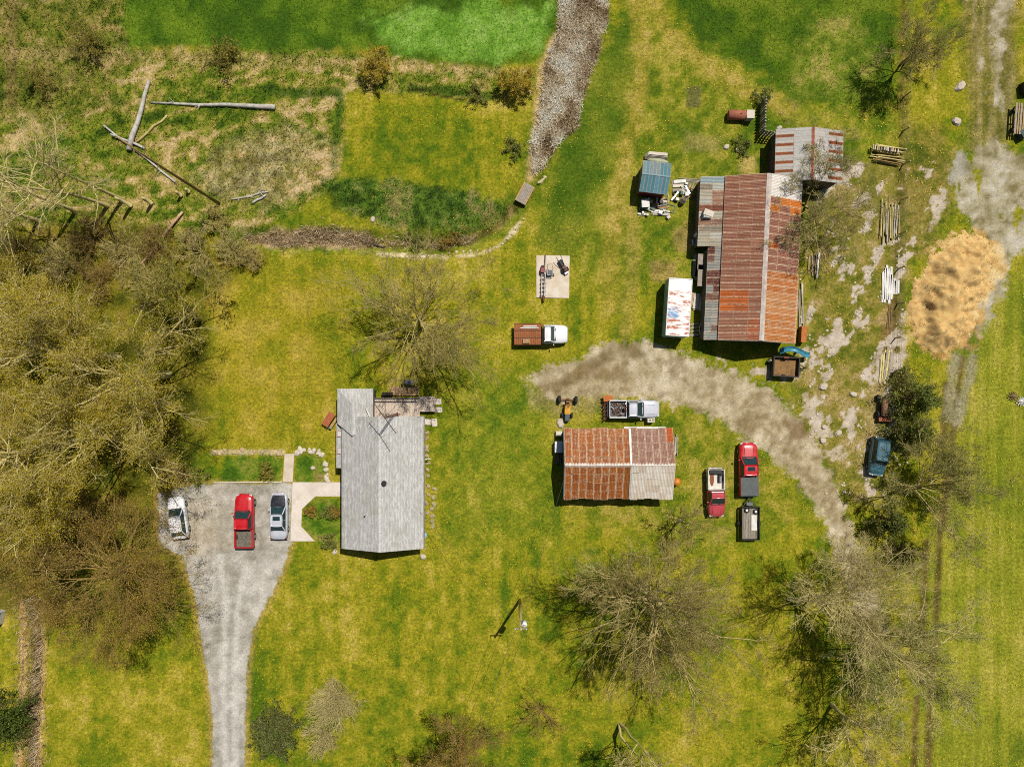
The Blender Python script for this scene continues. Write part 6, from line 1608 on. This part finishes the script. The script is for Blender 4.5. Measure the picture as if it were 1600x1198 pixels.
def planks(name, label, cat, px, py, n, length, wd, m, rz, seed, spread=.5, layers=1, group=None, z=0.0, piece='plank'):
    """a heap of loose boards or poles, each its own piece"""
    rng = random.Random(seed); p = at(px, py); t = thing(name, label, cat, p, R(rz), group)
    for i in range(n):
        L = length * rng.uniform(.7, 1.1); y = -spread + 2 * spread * (i % max(1, n // layers)) / max(1, n // layers - 1) + rng.uniform(-.05, .05)
        lay = i // max(1, n // layers); mb = MB(); mm = m[rng.randrange(len(m))] if isinstance(m, list) else m
        x = rng.uniform(-.12, .12) * length; a = rng.uniform(-.06, .06)
        if piece == 'pole': mb.tube([(x - L / 2, y - a * L / 2, z + wd / 2 + lay * wd * .85), (x + L / 2, y + a * L / 2, z + wd / 2 + lay * wd * .85)], [wd / 2, wd * .4], 7)
        else: mb.box(x, y, z + .03 + lay * .055, L, wd * rng.uniform(.7, 1.15), .045, a)
        mb.build(piece, mm, t)
    return t

def crate(px, py, label, sx, sy, sz, m, rz=0, name='wooden_crate', cat='crate', lidm=None, z=0.0):
    p = at(px, py, z); t = thing(name, label, cat, (p[0], p[1], p[2] + z), R(rz)); mb = MB(); mb.box(0, 0, sz / 2, sx, sy, sz); mb.build('body', m, t, bevel=.02)
    mb = MB(); mb.box(0, 0, sz + .02, sx + .05, sy + .05, .045); mb.build('lid', lidm or m, t, bevel=.01)
    return t

def build_yard():
    CREAM = mat('cream_board', (224, 214, 196), (204, 192, 172), 3, .8)
    GREENM = mat('green_paint', (66, 116, 100), (52, 94, 82), 3, .6)
    # --- junk round the blue shed
    tyre(1055, 303, 'black tyre on the junk beside the blue shed, nearer the boards'); tyre(1054, 311, 'black tyre below the other tyre by the blue shed', 0)
    p = at(1066, 315); t = thing('milk_can', 'white and grey can standing below the tyres', 'can', p); mb = MB(); mb.tube([(0, 0, 0), (0, 0, .7), (0, 0, .85), (0, 0, .95)], [.3, .3, .18, .22], 14); mb.build('body', CREAM, t, True); mb = MB(); mb.tube([(0, 0, .95), (0, 0, 1.0)], .2, 12); mb.build('lid', STEEL, t)
    crate(1006, 321, 'white topped green cabinet in front of the blue shed', .75, .8, .9, GREENM, 3, 'cabinet', 'cabinet', WHITE)
    planks('board_pile', 'pale boards and trim heaped in front of the blue shed', 'boards', 1030, 331, 9, 1.9, .14, [CREAM, WOODG, WHITE], -6, 11, .3, 2)
    planks('board_pile', 'tan boards thrown down under the red shed front', 'boards', 1031, 320, 8, 1.5, .15, [WOODT, WOODG, WOODB], 8, 12, .34, 2)
    planks('board_pile', 'broken cream panels between the blue shed and the barn', 'boards', 1060, 291, 7, 1.4, .3, [CREAM, WOODG, WHITE], 4, 13, .45, 2)
    planks('board_pile', 'splintered tan boards beside the barn lean-to', 'boards', 1077, 297, 8, 1.2, .14, [WOODT, CREAM, WOODG], 68, 14, .4, 2)
    t = planks('rail_stack', 'long grey rails reaching from the blue shed to the barn', 'rails', 1084, 283, 4, 3.4, .09, [WOODG], -4, 15, .22, 1)
    rj = random.Random(77); JM = [CREAM, WHITE, WOODT, WOODG, RUST, STEEL, CHROME, BLACKM, GREENM]
    for k in range(34):
        if k < 20: px, py = rj.uniform(1000, 1046), rj.uniform(309, 340)
        else: px, py = rj.uniform(1050, 1086), rj.uniform(286, 318)
        p = at(px, py); b = thing('junk_piece', 'small piece of discarded junk strewn around the blue roofed tool shed', 'junk', (p[0], p[1], .05 + .004 * k), rj.uniform(0, 3.1), 'junk strewn round the tool shed'); mb = MB(); q = k % 3
        if q == 0: mb.box(0, 0, .04, rj.uniform(.5, 1.2), rj.uniform(.08, .2), .05)
        elif q == 1: mb.box(0, 0, .14, rj.uniform(.25, .5), rj.uniform(.2, .4), .28, 0, None, .9)
        else: mb.tube([(-.4, 0, .05), (0, .05, .12), (.4, 0, .06)], .04, 7)
        mb.build('piece', JM[rj.randrange(9)], b)
    p = at(1043, 325); t = thing('window_frame', 'empty white window frame lying by the blue shed', 'frame', p, R(-14)); mb = MB()
    for x, y, sx, sy in ((-.7, 0, .07, .8), (.7, 0, .07, .8), (0, .37, 1.33, .07), (0, -.37, 1.33, .07), (0, 0, .05, .67)): mb.box(x, y, .06, sx, sy, .06)
    mb.build('frame', GREENM, t)
    for px, py, lab in ((1013, 312, 'white bucket in front of the blue shed door'), (1017, 316, 'second white bucket touching the first one by the blue shed'), (1011, 336, 'small white pail below the green cabinet'), (1037, 330, 'white pail on the pale boards')):
        p = at(px, py); t = thing('bucket', lab, 'bucket', p); mb = MB(); mb.tube([(0, 0, 0), (0, 0, .36)], [.13, .16], 12, False); mb.tube([(0, 0, .0), (0, 0, .02)], .13, 12); mb.build('pail', WHITE, t, True); mb = MB(); mb.tube([(0, 0, .3), (0, 0, .31)], .145, 12); mb.build('lid', CREAM, t)
    # --- west side of the barn
    p = at(1104, 337); t = thing('chimney_cowl', 'galvanised hood standing on the barn lean-to', 'hood', (W(1104, 336, 2.2).x, W(1104, 336, 2.2).y, 1.99)); mb = MB(); mb.box(0, 0, .3, .85, .8, .7, R(-6), None, .9); mb.build('housing', mat('galvanised_hood', (186, 188, 180), (150, 150, 142), 3, .6), t); mb = MB(); mb.box(.1, .1, .68, 1.0, .6, .06, R(-20)); mb.build('cap', CREAM, t)
    p = at(1087, 369); t = thing('gas_cylinder', 'white and blue gas cylinder beside the barn lean-to', 'cylinder', p); mb = MB(); mb.tube([(0, 0, 0), (0, 0, .1), (0, 0, 1.05), (0, 0, 1.2)], [.2, .26, .26, .1], 14); mb.build('tank', WHITE, t, True); mb = MB(); mb.tube([(0, 0, 1.2), (0, 0, 1.32)], .07, 8); mb.build('valve', STEEL, t)
    crate(1085, 379, 'blue topped white box below the gas cylinder', .5, .55, .5, WHITE, 5, 'plastic_box', 'box', mat('blue_plastic', (86, 120, 170), (70, 100, 146), 3, .5))
    planks('board_pile', 'grey doors and panels leaning beside the barn lean-to', 'boards', 1093, 415, 4, 3.2, .42, [WOODG], 87, 16, .5, 1)
    planks('board_pile', 'tan sheets and pallets stacked between the box trailer and the barn', 'boards', 1087, 470, 9, 1.6, .5, [WOODT, CREAM, WOODG], 80, 17, .55, 3)
    planks('board_pile', 'brown and tan planks beside the tail of the box trailer', 'boards', 1084, 515, 8, 1.4, .2, [WOODT, WOODB, WOODG], 8, 18, .55, 2)
    p = at(1096, 513); t = thing('bath_tub', 'white bath tub standing by the corner of the barn lean-to', 'tub', p, R(82)); mb = MB()
    ring = lambda rx, ry, z: [(rx * math.cos(a), ry * math.sin(a), z) for a in np.linspace(0, 2 * math.pi, 17)[:-1]]
    n = 16; vs = ring(.62, .26, 0) + ring(.75, .36, .5) + ring(.66, .28, .5) + ring(.5, .18, .12)
    fs = [(i + 16 * k, (i + 1) % n + 16 * k, (i + 1) % n + 16 * (k + 1), i + 16 * (k + 1)) for k in range(3) for i in range(n)] + [tuple(range(48, 64))]
    mb.add(vs, fs); mb.build('shell', WHITE, t, True)
    # --- north of the barn: tank, box, board fence
    p = at(1149, 183); t = thing('oil_tank', 'rusty cylindrical oil tank lying on the grass', 'tank', p, R(-2)); mb = MB(); mb.tube([(-.95, 0, .48), (-.88, 0, .48), (.88, 0, .48), (.95, 0, .48)], [.34, .5, .5, .34], 16); mb.build('tank', mat('tank_rust', (176, 106, 78), (150, 86, 62), 2, .8, c3=(120, 66, 48)), t, True)
    for x in (-.5, .5):
        mb = MB(); mb.box(x, 0, .05, .16, .8, .12); mb.build('cradle', WOODB, t)
    mb = MB(); mb.tube([(.3, 0, .95), (.3, 0, 1.1)], .06, 8); mb.build('filler_cap', STEEL, t)
    crate(1168, 184, 'white appliance standing between the rusty tank and the board fence', .75, .8, .95, CREAM, -2, 'old_appliance', 'appliance', CREAM)
    c = W(1187, 186); t = thing('board_fence', 'grey board fence corner beside the rusty tank', 'fence', (c.x, c.y, 0))
    a = W(1189, 162); b = W(1187, 213); d = W(1210, 217)
    for A, B in ((a, b), (b, d)):
        A = A - c; B = B - c; A.z = B.z = 0; dirv = (B - A); n = max(2, int(dirv.length / .3))
        for k in (0.5, .95, 1.4):
            mb = MB(); mb.bar((A.x, A.y, k), (B.x, B.y, k), .06, .12); mb.build('rail', WOODG, t)
        for i in range(n + 1):
            q = A.lerp(B, i / n); mb = MB(); mb.bar((q.x - .03, q.y + .03, 0), (q.x - .03, q.y + .03, 1.6 + .05 * (i % 3)), .06, .2 if i % 3 else .12); mb.build('board', WOODG, t)
    # --- east side of the barn
    planks('lumber_stack', 'broken boards beside the east wall of the barn under a white beam', 'boards', 1269, 413, 7, 1.9, .16, [WOODT, WOODB, WOODG], 88, 21, .35, 2)
    log('white_beam', 'white painted beam lying on the broken boards east of the barn', 'beam', (1274, 435), (1278, 396), .1, .1, WHITE, None, .25, .25)
    planks('lumber_stack', 'grey rails leaning along the south east wall of the barn', 'boards', 1251, 478, 5, 4.4, .12, [WOODG, CREAM], 92, 22, .18, 2)
    crate(1251, 523, 'rusty orange fuel box by the south east barn corner', .5, 1.6, .8, mat('orange_rust', (196, 116, 48), (168, 88, 36), 3, .8, c3=(210, 140, 70)), -3, 'fuel_box', 'box')
    p = at(1236, 551); t = thing('playground_slide', 'curved teal slide trough leaning on the barn corner', 'slide', (p[0], p[1], 0)); mb = MB(); vs = []; n = 12
    for i in range(n):
        u = i / (n - 1); x = -1.5 + 3.1 * u; y = .25 * math.sin(u * 5.2) + .1 - .45 * max(0, u - .6); z = .75 + .45 * math.sin(u * 3.1)
        for k in range(5):
            q = -1 + .5 * k; vs.append((x, y + .28 * q, z + .16 * q * q))
    mb.add(vs + [(x, y, z - .03) for x, y, z in vs], [(i * 5 + k, (i + 1) * 5 + k, (i + 1) * 5 + k + 1, i * 5 + k + 1) for i in range(n - 1) for k in range(4)] + [(60 + i * 5 + k, 60 + i * 5 + k + 1, 60 + (i + 1) * 5 + k + 1, 60 + (i + 1) * 5 + k) for i in range(n - 1) for k in range(4)])
    mb.build('trough', mat('teal_plastic', (70, 146, 166), (52, 116, 136), 2, .35), t, True)
    for x in (-.9, .5):
        mb = MB(); mb.box(x, .1, .4, .08, .3, .82); mb.build('support', STEEL, t)
    p = W(1227, 573, .7); t = thing('dump_trailer', 'black steel dump trailer with rusty floor south of the barn', 'trailer', (p.x, p.y, 0), R(-3)); w, l = 2.6, 1.95
    mb = MB(); mb.box(0, 0, .5, w, l, .08); mb.build('floor', mat('rusty_floor', (150, 112, 62), (112, 84, 52), 1.2, .85, c3=(176, 132, 70)), t)
    for x, y, sx, sy in ((-w / 2, 0, .12, l + .12), (w / 2, 0, .12, l + .12), (0, -l / 2, w - .12, .12), (0, l / 2, w - .12, .12)):
        mb = MB(); mb.box(x, y, .75, sx, sy, .6); mb.build('side_wall', mat('brown_black', (58, 46, 40), (42, 34, 30), 3, .7), t)
    for s in (1, -1):
        mb = MB(); mb.tube([(-.1, s * (l / 2 - .2), .32), (-.1, s * (l / 2 - .02), .32)], .32, 14); mb.build('wheel', RUBBER, t); mb = MB(); mb.bar((w / 2, s * .5, .45), (w / 2 + .9, 0, .42), .08, .08); mb.build('drawbar', STEEL, t)
    mb = MB(); mb.tube([(w / 2 + .85, 0, 0), (w / 2 + .85, 0, .62)], .05, 8); mb.torus((w / 2 + .85, 0, .62), (0, 0, 1), .12, .03, 10, 5); mb.build('jack', STEEL, t)
    mb = MB(); mb.box(-.1, l / 2 - .04, 1.08, .5, .2, .08); mb.build('hinge_plate', RUST, t)
    p = W(1206, 563, 1.0); t = thing('gas_bottle', 'round white bottle beside the dump trailer', 'bottle', (p.x, p.y, 0)); mb = MB(); mb.tube([(0, 0, 0), (0, 0, .6), (0, 0, .8), (0, 0, .9)], [.14, .14, .1, .05], 12); mb.build('tank', WHITE, t, True); mb = MB(); mb.tube([(0, 0, .9), (0, 0, 1.0)], .04, 8); mb.build('valve', STEEL, t)
    # --- timber along the eastern fence
    planks('log_stack', 'tangled stack of grey poles and branches on the fence line', 'log stack', 1386, 243, 20, 3.0, .14, [BARKS['pale'], BARKS['grey'], BARKS['brown']], -9, 31, .8, 3, None, 0, 'pole')
    planks('firewood_row', 'row of short pale split logs in front of the tangled poles', 'firewood', 1378, 236, 24, .45, .16, [CREAM, WOODG, BARKS['pale']], 82, 32, 1.3, 2, None, .42, 'pole')
    planks('pole_stack', 'bundle of long grey poles lying north to south by the fence', 'pole stack', 1389, 347, 18, 3.9, .15, [BARKS['white'], BARKS['pale'], BARKS['grey']], 88, 33, .9, 2, None, 0, 'pole')
    planks('siding_stack', 'stack of bright white siding boards on the fence line', 'boards', 1386, 445, 10, 3.4, .26, [WHITE], 88, 34, .45, 2)
    planks('siding_stack', 'small cross of white boards beside the siding stack', 'boards', 1400, 450, 3, 1.5, .24, [WHITE], 90, 35, .22, 1)
    planks('board_pile', 'weathered grey boards stacked above the rusty machine', 'boards', 1383, 571, 10, 3.4, .2, [WOODG, BARKS['pale']], 84, 36, .45, 2)
    planks('board_pile', 'dark fence rails lying below the white siding', 'boards', 1389, 500, 3, 3.2, .1, [BARKS['dark']], 88, 37, .15, 1)
    p = at(1376, 635); t = thing('rusty_machine', 'long rusty farm machine on the fence line above the teal van', 'machine', p, R(88))
    mb = MB(); mb.tube([(-1.0, 0, .75), (-.9, 0, .75), (.8, 0, .75), (.9, 0, .75)], [.2, .32, .32, .2], 12); mb.build('drum', mat('machine_rust', (146, 108, 82), (112, 78, 58), 3, .8), t, True)
    mb = MB(); mb.box(0, .3, .4, 2.4, .12, .14); mb.box(0, -.3, .4, 2.4, .12, .14); mb.build('frame', STEEL, t)
    mb = MB(); mb.box(-1.3, -.2, .5, .4, 1.3, .3); mb.build('hopper', mat('hopper_rust', (184, 110, 74), (150, 82, 54), 3, .8), t)
    for x in (-.8, .9):
        for s in (1, -1):
            mb = MB(); mb.torus((x, s * .5, .34), (0, 1, 0), .26, .08, 14, 6); mb.build('wheel', RUBBER, t)
    mb = MB(); mb.tube([(1.1, 0, .7), (1.1, 0, 1.1), (1.4, 0, 1.1)], .05, 6); mb.build('pipe', RUST, t)
    mb = MB(); mb.tube([(.9, -1.0, .9), (.9, .5, .9)], .03, 6); mb.build('axle_bar', STEEL, t)
    # right edge of the picture
    p = W(1592, 186, .8); t = thing('hay_wagon', 'weathered hay rack wagon beside the dirt road', 'wagon', (p.x + .6, p.y, 0), R(86))
    for i in range(8):
        mb = MB(); mb.box(0, -.9 + .26 * i, .8, 3.2, .2 if i % 2 else .12, .05); mb.build('slat', WOODG if i % 2 else WOODT, t)
    for x in (-1.2, 0, 1.2):
        mb = MB(); mb.box(x, 0, .7, .12, 2.1, .12); mb.build('crossbeam', WOODB, t)
    for x in (-1, 1):
        for s in (1, -1):
            mb = MB(); mb.torus((x, s * .8, .35), (0, 1, 0), .27, .08, 14, 6); mb.build('wheel', RUBBER, t)
    crate(1593, 212, 'dark bin at the end of the hay rack wagon', .8, .8, .8, mat('dark_teal', (44, 66, 64), (34, 52, 50), 3, .6), 30, 'waste_bin', 'bin')
    crate(1600, 140, 'dark box north of the hay rack wagon', 1.0, 1.1, .9, BLACKM, 4, 'storage_box', 'box')
    for k, (px, py) in enumerate(((1594, 627), (1581, 619))):
        p = at(px, py); t = thing('scrap_heap' if k == 0 else 'broken_branch', 'bundle of white scrap lying in the eastern field' if k == 0 else 'dark broken branch beside the white scrap bundle', 'scrap' if k == 0 else 'branch', p, R(20))
        for i in range(6):
            a = i * .55; mb = MB(); mb.tube([(-.5 * math.cos(a), -.5 * math.sin(a), .06 + .04 * i), (.5 * math.cos(a), .5 * math.sin(a), .1 + .04 * i)], .05, 6); mb.build('stick', WHITE if k == 0 else BARKS['dark'], t)
    crate(2, 962, 'white pump box at the western boundary', .7, 1.4, .8, WHITE, -12, 'pump_box', 'box', mat('blue_plastic', (86, 120, 170)))
    # picnic bench and watering can west of the house
    p = W(513, 655, .7); t = thing('picnic_bench', 'red brown slatted garden table west of the house wing', 'table', (p.x, p.y, 0), R(57))
    for i in range(5):
        mb = MB(); mb.box(0, -.3 + .15 * i, .72, 1.5, .13, .04); mb.build('slat', mat('red_cedar', (190, 108, 64), (160, 84, 48), 3, .7, stretch=(1, 6, 6)), t)
    for x in (-.6, .6):
        for s in (1, -1):
            mb = MB(); mb.bar((x, s * .1, .69), (x, s * .42, 0), .07, .07); mb.build('leg', WOODB, t)
    mb = MB(); mb.box(0, -.62, .42, 1.5, .22, .04); mb.box(-.5, -.62, .2, .06, .2, .4); mb.box(.5, -.62, .2, .06, .2, .4); mb.build('seat', WOODT, t)
    p = at(517, 668); t = thing('watering_can', 'teal watering can beside the garden table', 'watering can', p, R(60)); mb = MB(); mb.tube([(0, 0, 0), (0, 0, .35)], [.2, .17], 12); mb.build('body', mat('teal_can', (96, 160, 156), (76, 130, 128), 3, .4), t, True); mb = MB(); mb.tube([(.15, 0, .1), (.42, 0, .4)], [.04, .025], 7); mb.build('spout', GREENM, t); mb = MB(); mb.torus((-.02, 0, .36), (0, 1, 0), .13, .018, 12, 5); mb.build('handle', GREENM, t)
    # --- machines on the slab
    c = W(849, 432); t = thing('sawmill_rail', 'long dark rail machine with red engine on the concrete slab', 'machine', (c.x, c.y, .1), R(88))
    for y in (-.17, .17):
        mb = MB(); mb.box(-.9, y, .28, 2.5, .07, .1); mb.build('rail', mat('pale_steel', (196, 196, 192), (150, 148, 142), 4, .5, .3), t)
    for i in range(6):
        mb = MB(); mb.box(-2.0 + .42 * i, 0, .2, .08, .6, .1); mb.build('sleeper', BLACKM, t)
    mb = MB(); mb.box(.55, .12, .36, .5, .42, .5); mb.build('engine', mat('engine_red', (160, 66, 60), (120, 46, 44), 4, .5), t, bevel=.04); mb = MB(); mb.box(.95, .12, .3, .25, .3, .4); mb.build('fuel_tank', BLACKM, t, bevel=.04)
    mb = MB(); mb.tube([(.7, -.1, .3), (2.1, -.12, .2)], .035, 6); mb.box(2.1, -.12, .1, .3, .08, .2); mb.build('drawbar', STEEL, t); mb = MB(); mb.box(-2.35, -.1, .25, .5, .2, .3); mb.build('end_stop', RUST, t)
    c = W(859, 427); t = thing('generator', 'square grey framed generator in the middle of the concrete slab', 'generator', (c.x, c.y, .1), R(4)); mb = MB()
    for x in (-.3, .3):
        for y in (-.28, .28): mb.tube([(x, y, 0), (x, y, .75)], .025, 6)
    for z in (.1, .75):
        for (x0, y0, x1, y1) in ((-.3, -.28, .3, -.28), (-.3, .28, .3, .28), (-.3, -.28, -.3, .28), (.3, -.28, .3, .28)): mb.tube([(x0, y0, z), (x1, y1, z)], .025, 6)
    mb.build('frame', CHROME, t); mb = MB(); mb.box(0, -.02, .38, .5, .42, .55); mb.build('engine', mat('engine_grey', (84, 96, 104), (60, 68, 76), 4, .5), t, bevel=.04)
    mb = MB(); mb.tube([(-.25, .5, .65), (-.25, .75, .9), (.25, .75, .95), (.25, .5, .65)], .022, 6); mb.tube([(-.25, .28, .4), (-.25, .5, .65)], .022, 6); mb.tube([(.25, .28, .4), (.25, .5, .65)], .022, 6); mb.build('handle', STEEL, t)
    for s in (-1, 1):
        mb = MB(); mb.tube([(s * .34, -.2, .14), (s * .42, -.2, .14)], .14, 12); mb.build('wheel', RUBBER, t)
    c = W(880, 418); t = thing('garden_tiller', 'dark red tiller with black handlebars at the corner of the slab', 'tiller', (c.x, c.y, .1), R(-60))
    mb = MB(); mb.box(.25, 0, .4, .6, .4, .4); mb.build('engine', mat('tiller_red', (124, 56, 46), (90, 42, 36), 4, .5), t, bevel=.05); mb = MB(); mb.tube([(.25, 0, .6), (.25, 0, .72)], .12, 12); mb.build('pull_start', BLACKM, t)
    for s in (1, -1):
        mb = MB(); mb.torus((.35, s * .3, .22), (0, 1, 0), .16, .06, 14, 6); mb.build('wheel', RUBBER, t); mb = MB(); mb.tube([(0, s * .12, .4), (-.8, s * .22, .8), (-1.15, s * .24, .85)], .03, 6); mb.build('handlebar', BLACKM, t)
    mb = MB(); mb.box(-.45, 0, .3, .7, .4, .3); mb.build('tine_guard', BLACKM, t, bevel=.03); mb = MB(); mb.box(.7, -.05, .2, .2, .4, .25); mb.build('front_weight', CHROME, t)
    # --- yellow tractor loader and rusty implements north of the garage
    c = W(886, 640); t = thing('garden_tractor', 'small yellow garden tractor with wide rear axle by the rusty garage', 'tractor', (c.x, c.y, 0), R(-92))
    mb = MB(); mb.box(.0, 0, .62, .9, .62, .3); mb.build('hood', mat('tractor_yellow', (228, 168, 30), (200, 140, 26), 3, .5), t, bevel=.06)
    mb = MB(); mb.box(.75, 0, .5, .8, .5, .5); mb.build('engine', mat('engine_grey', (84, 96, 104)), t, bevel=.05); mb = MB(); mb.box(-.2, 0, .35, 2.0, .3, .16); mb.build('frame', STEEL, t)
    mb = MB(); mb.tube([(-1.05, -.75, .42), (-1.05, .75, .42)], .06, 8); mb.build('axle', RUST, t)
    for s in (1, -1):
        mb = MB(); mb.tube([(-1.05, s * .72, .42), (-1.05, s * .78, .42), (-1.05, s * .94, .42), (-1.05, s * 1.0, .42)], [.34, .42, .42, .34], 16); w_ = mb.build('rear_wheel', RUBBER, t); mb = MB(); mb.tube([(-1.05, s * .7, .42), (-1.05, s * 1.01, .42)], .2, 10); mb.build('rim', RUST, w_)
        mb = MB(); mb.tube([(.55, s * .42, .26), (.55, s * .58, .26)], .26, 12); mb.build('front_wheel', RUBBER, t)
    mb = MB(); mb.box(-.62, 0, .72, .4, .45, .12); mb.box(-.82, 0, .92, .1, .45, .4); mb.build('seat', mat('seat_orange', (176, 120, 50), (140, 92, 40), 3, .7), t, bevel=.03)
    mb = MB(); mb.tube([(-.3, 0, .75), (-.42, 0, 1.05)], .025, 6); mb.torus((-.44, 0, 1.07), (-.4, 0, 1), .17, .02, 14, 5); mb.build('steering_wheel', BLACKM, t)
    p = at(876, 661); t = thing('pale_boulder', 'flat pale stone beside the garden tractor', 'rock', p); mb = MB(); mb.rock((0, 0, .1), .5, random.Random(3), .4); mb.build('stone', mat('boulder_stone', (216, 204, 184)), t)
    c = W(944, 640); t = thing('disc_harrow', 'rusty spiked implement behind the tailgate of the silver pickup', 'implement', (c.x, c.y, 0), R(90)); mb = MB(); mb.tube([(-1.1, 0, .45), (1.0, 0, .45)], .06, 8); mb.build('toolbar', RUST, t)
    for i in range(6):
        mb = MB(); x = -1.0 + .38 * i; mb.tube([(x, -.02, .42), (x + .04, .02, .42)], [.3, .26], 14); mb.build('disc', STEEL if i % 2 else RUST, t); mb = MB(); mb.tube([(x, -.5, .1), (x, 0, .5), (x + .05, .35, .55)], .03, 5); mb.build('tine', STEEL, t)
    c = W(949, 622); t = thing('rusty_hopper', 'rusty orange hopper beside the silver pickup tail', 'hopper', (c.x, c.y, 0), R(5)); mb = MB(); mb.box(0, 0, .35, .5, .3, .7, 0, None, 1.9); mb.build('bin', RUST, t); mb = MB(); mb.box(0, 0, .72, 1.0, .62, .03); mb.build('lid', mat('orange_rust', (196, 116, 48)), t)
    c = W(1015, 657); t = thing('cooking_stove', 'cream stove with dark burner beside the silver pickup', 'stove', (c.x, c.y + .1, 0), R(3)); mb = MB(); mb.box(0, 0, .4, .75, .5, .8); mb.build('body', CREAM, t, bevel=.03)
    for x in (-.12, .2):
        mb = MB(); mb.torus((x, 0, .815), (0, 0, 1), .08, .022, 12, 5); mb.build('burner', BLACKM, t)
    # west gable of the garage: white box and posts
    crate(872, 697, 'white chest freezer with grey lid at the west end of the garage', .75, 1.1, .9, WHITE, 0, 'chest_freezer', 'freezer', mat('freezer_lid', (232, 234, 236), (206, 208, 212), 3, .4))
    crate(873, 677, 'small cream box above the chest freezer', .6, .5, .45, CREAM, 0, 'storage_box', 'box', CREAM)
    planks('board_pile', 'dark boards leaning against the west end of the garage', 'boards', 874, 718, 4, 1.2, .25, [BARKS['dark'], WOODB], 88, 41, .3, 1)
    p = at(1055, 752); t = thing('cement_mixer', 'orange cement mixer drum at the east end of the garage', 'mixer', p, R(20)); mb = MB(); mb.tube([(0, -.1, .45), (0, 0, .55), (0, .1, .85), (0, .12, 1.05)], [.2, .4, .42, .24], 14); mb.build('drum', mat('mixer_orange', (222, 140, 30), (196, 112, 26), 3, .5), t, True)
    for s in (1, -1):
        mb = MB(); mb.bar((s * .42, 0, .7), (s * .4, -.3, 0), .06, .06); mb.build('leg', STEEL, t); mb = MB(); mb.bar((s * .42, 0, .7), (s * .4, .35, 0), .06, .06); mb.build('leg', STEEL, t)
    planks('board_pile', 'white splintered boards along the east end of the garage', 'boards', 1054, 695, 7, 2.2, .1, [CREAM, WOODG], 92, 42, .2, 2)
    p = at(664, 834); t = thing('rain_barrel', 'pale blue rain barrel at the south east corner of the house', 'barrel', p); mb = MB(); mb.tube([(0, 0, 0), (0, 0, .45), (0, 0, .9)], [.26, .31, .26], 14); mb.build('body', mat('pale_blue', (150, 196, 208), (126, 170, 184), 3, .4), t, True); mb = MB(); mb.torus((0, 0, .9), (0, 0, 1), .25, .025, 14, 5); mb.build('rim', WHITE, t)
    p = at(670, 715); t = thing('tap_post', 'white bracket standing against the east wall of the house', 'bracket', p); mb = MB(); mb.box(0, 0, .5, .07, .07, 1.0); mb.build('post', WHITE, t); mb = MB(); mb.box(.05, 0, 1.0, .6, .07, .06); mb.build('arm', WHITE, t)
    # --- wire fence
    pts = [(1416, -8), (1415, 45), (1413, 100), (1412, 152), (1411, 205), (1410, 258), (1408, 312), (1405, 366), (1404, 420), (1402, 474), (1399, 528), (1396, 582)]
    c = W(*pts[5]); t = thing('wire_fence', 'wire fence on grey posts running north to south', 'fence', (c.x, c.y, 0)); rng = random.Random(1); Q = [W(*p) - c for p in pts]
    for q in Q:
        mb = MB(); mb.tube([(q.x, q.y, -.1), (q.x + rng.uniform(-.08, .08), q.y + rng.uniform(-.08, .08), 1.35)], [.08, .065], 7); mb.build('post', BARKS['grey'], t)
    for z in (.4, .8, 1.2):
        mb = MB(); mb.tube([(q.x, q.y, z) for q in Q], .01, 4); mb.build('wire', CHROME, t)
build_paving(); build_logs(); build_sand(); build_pole(); build_yard()
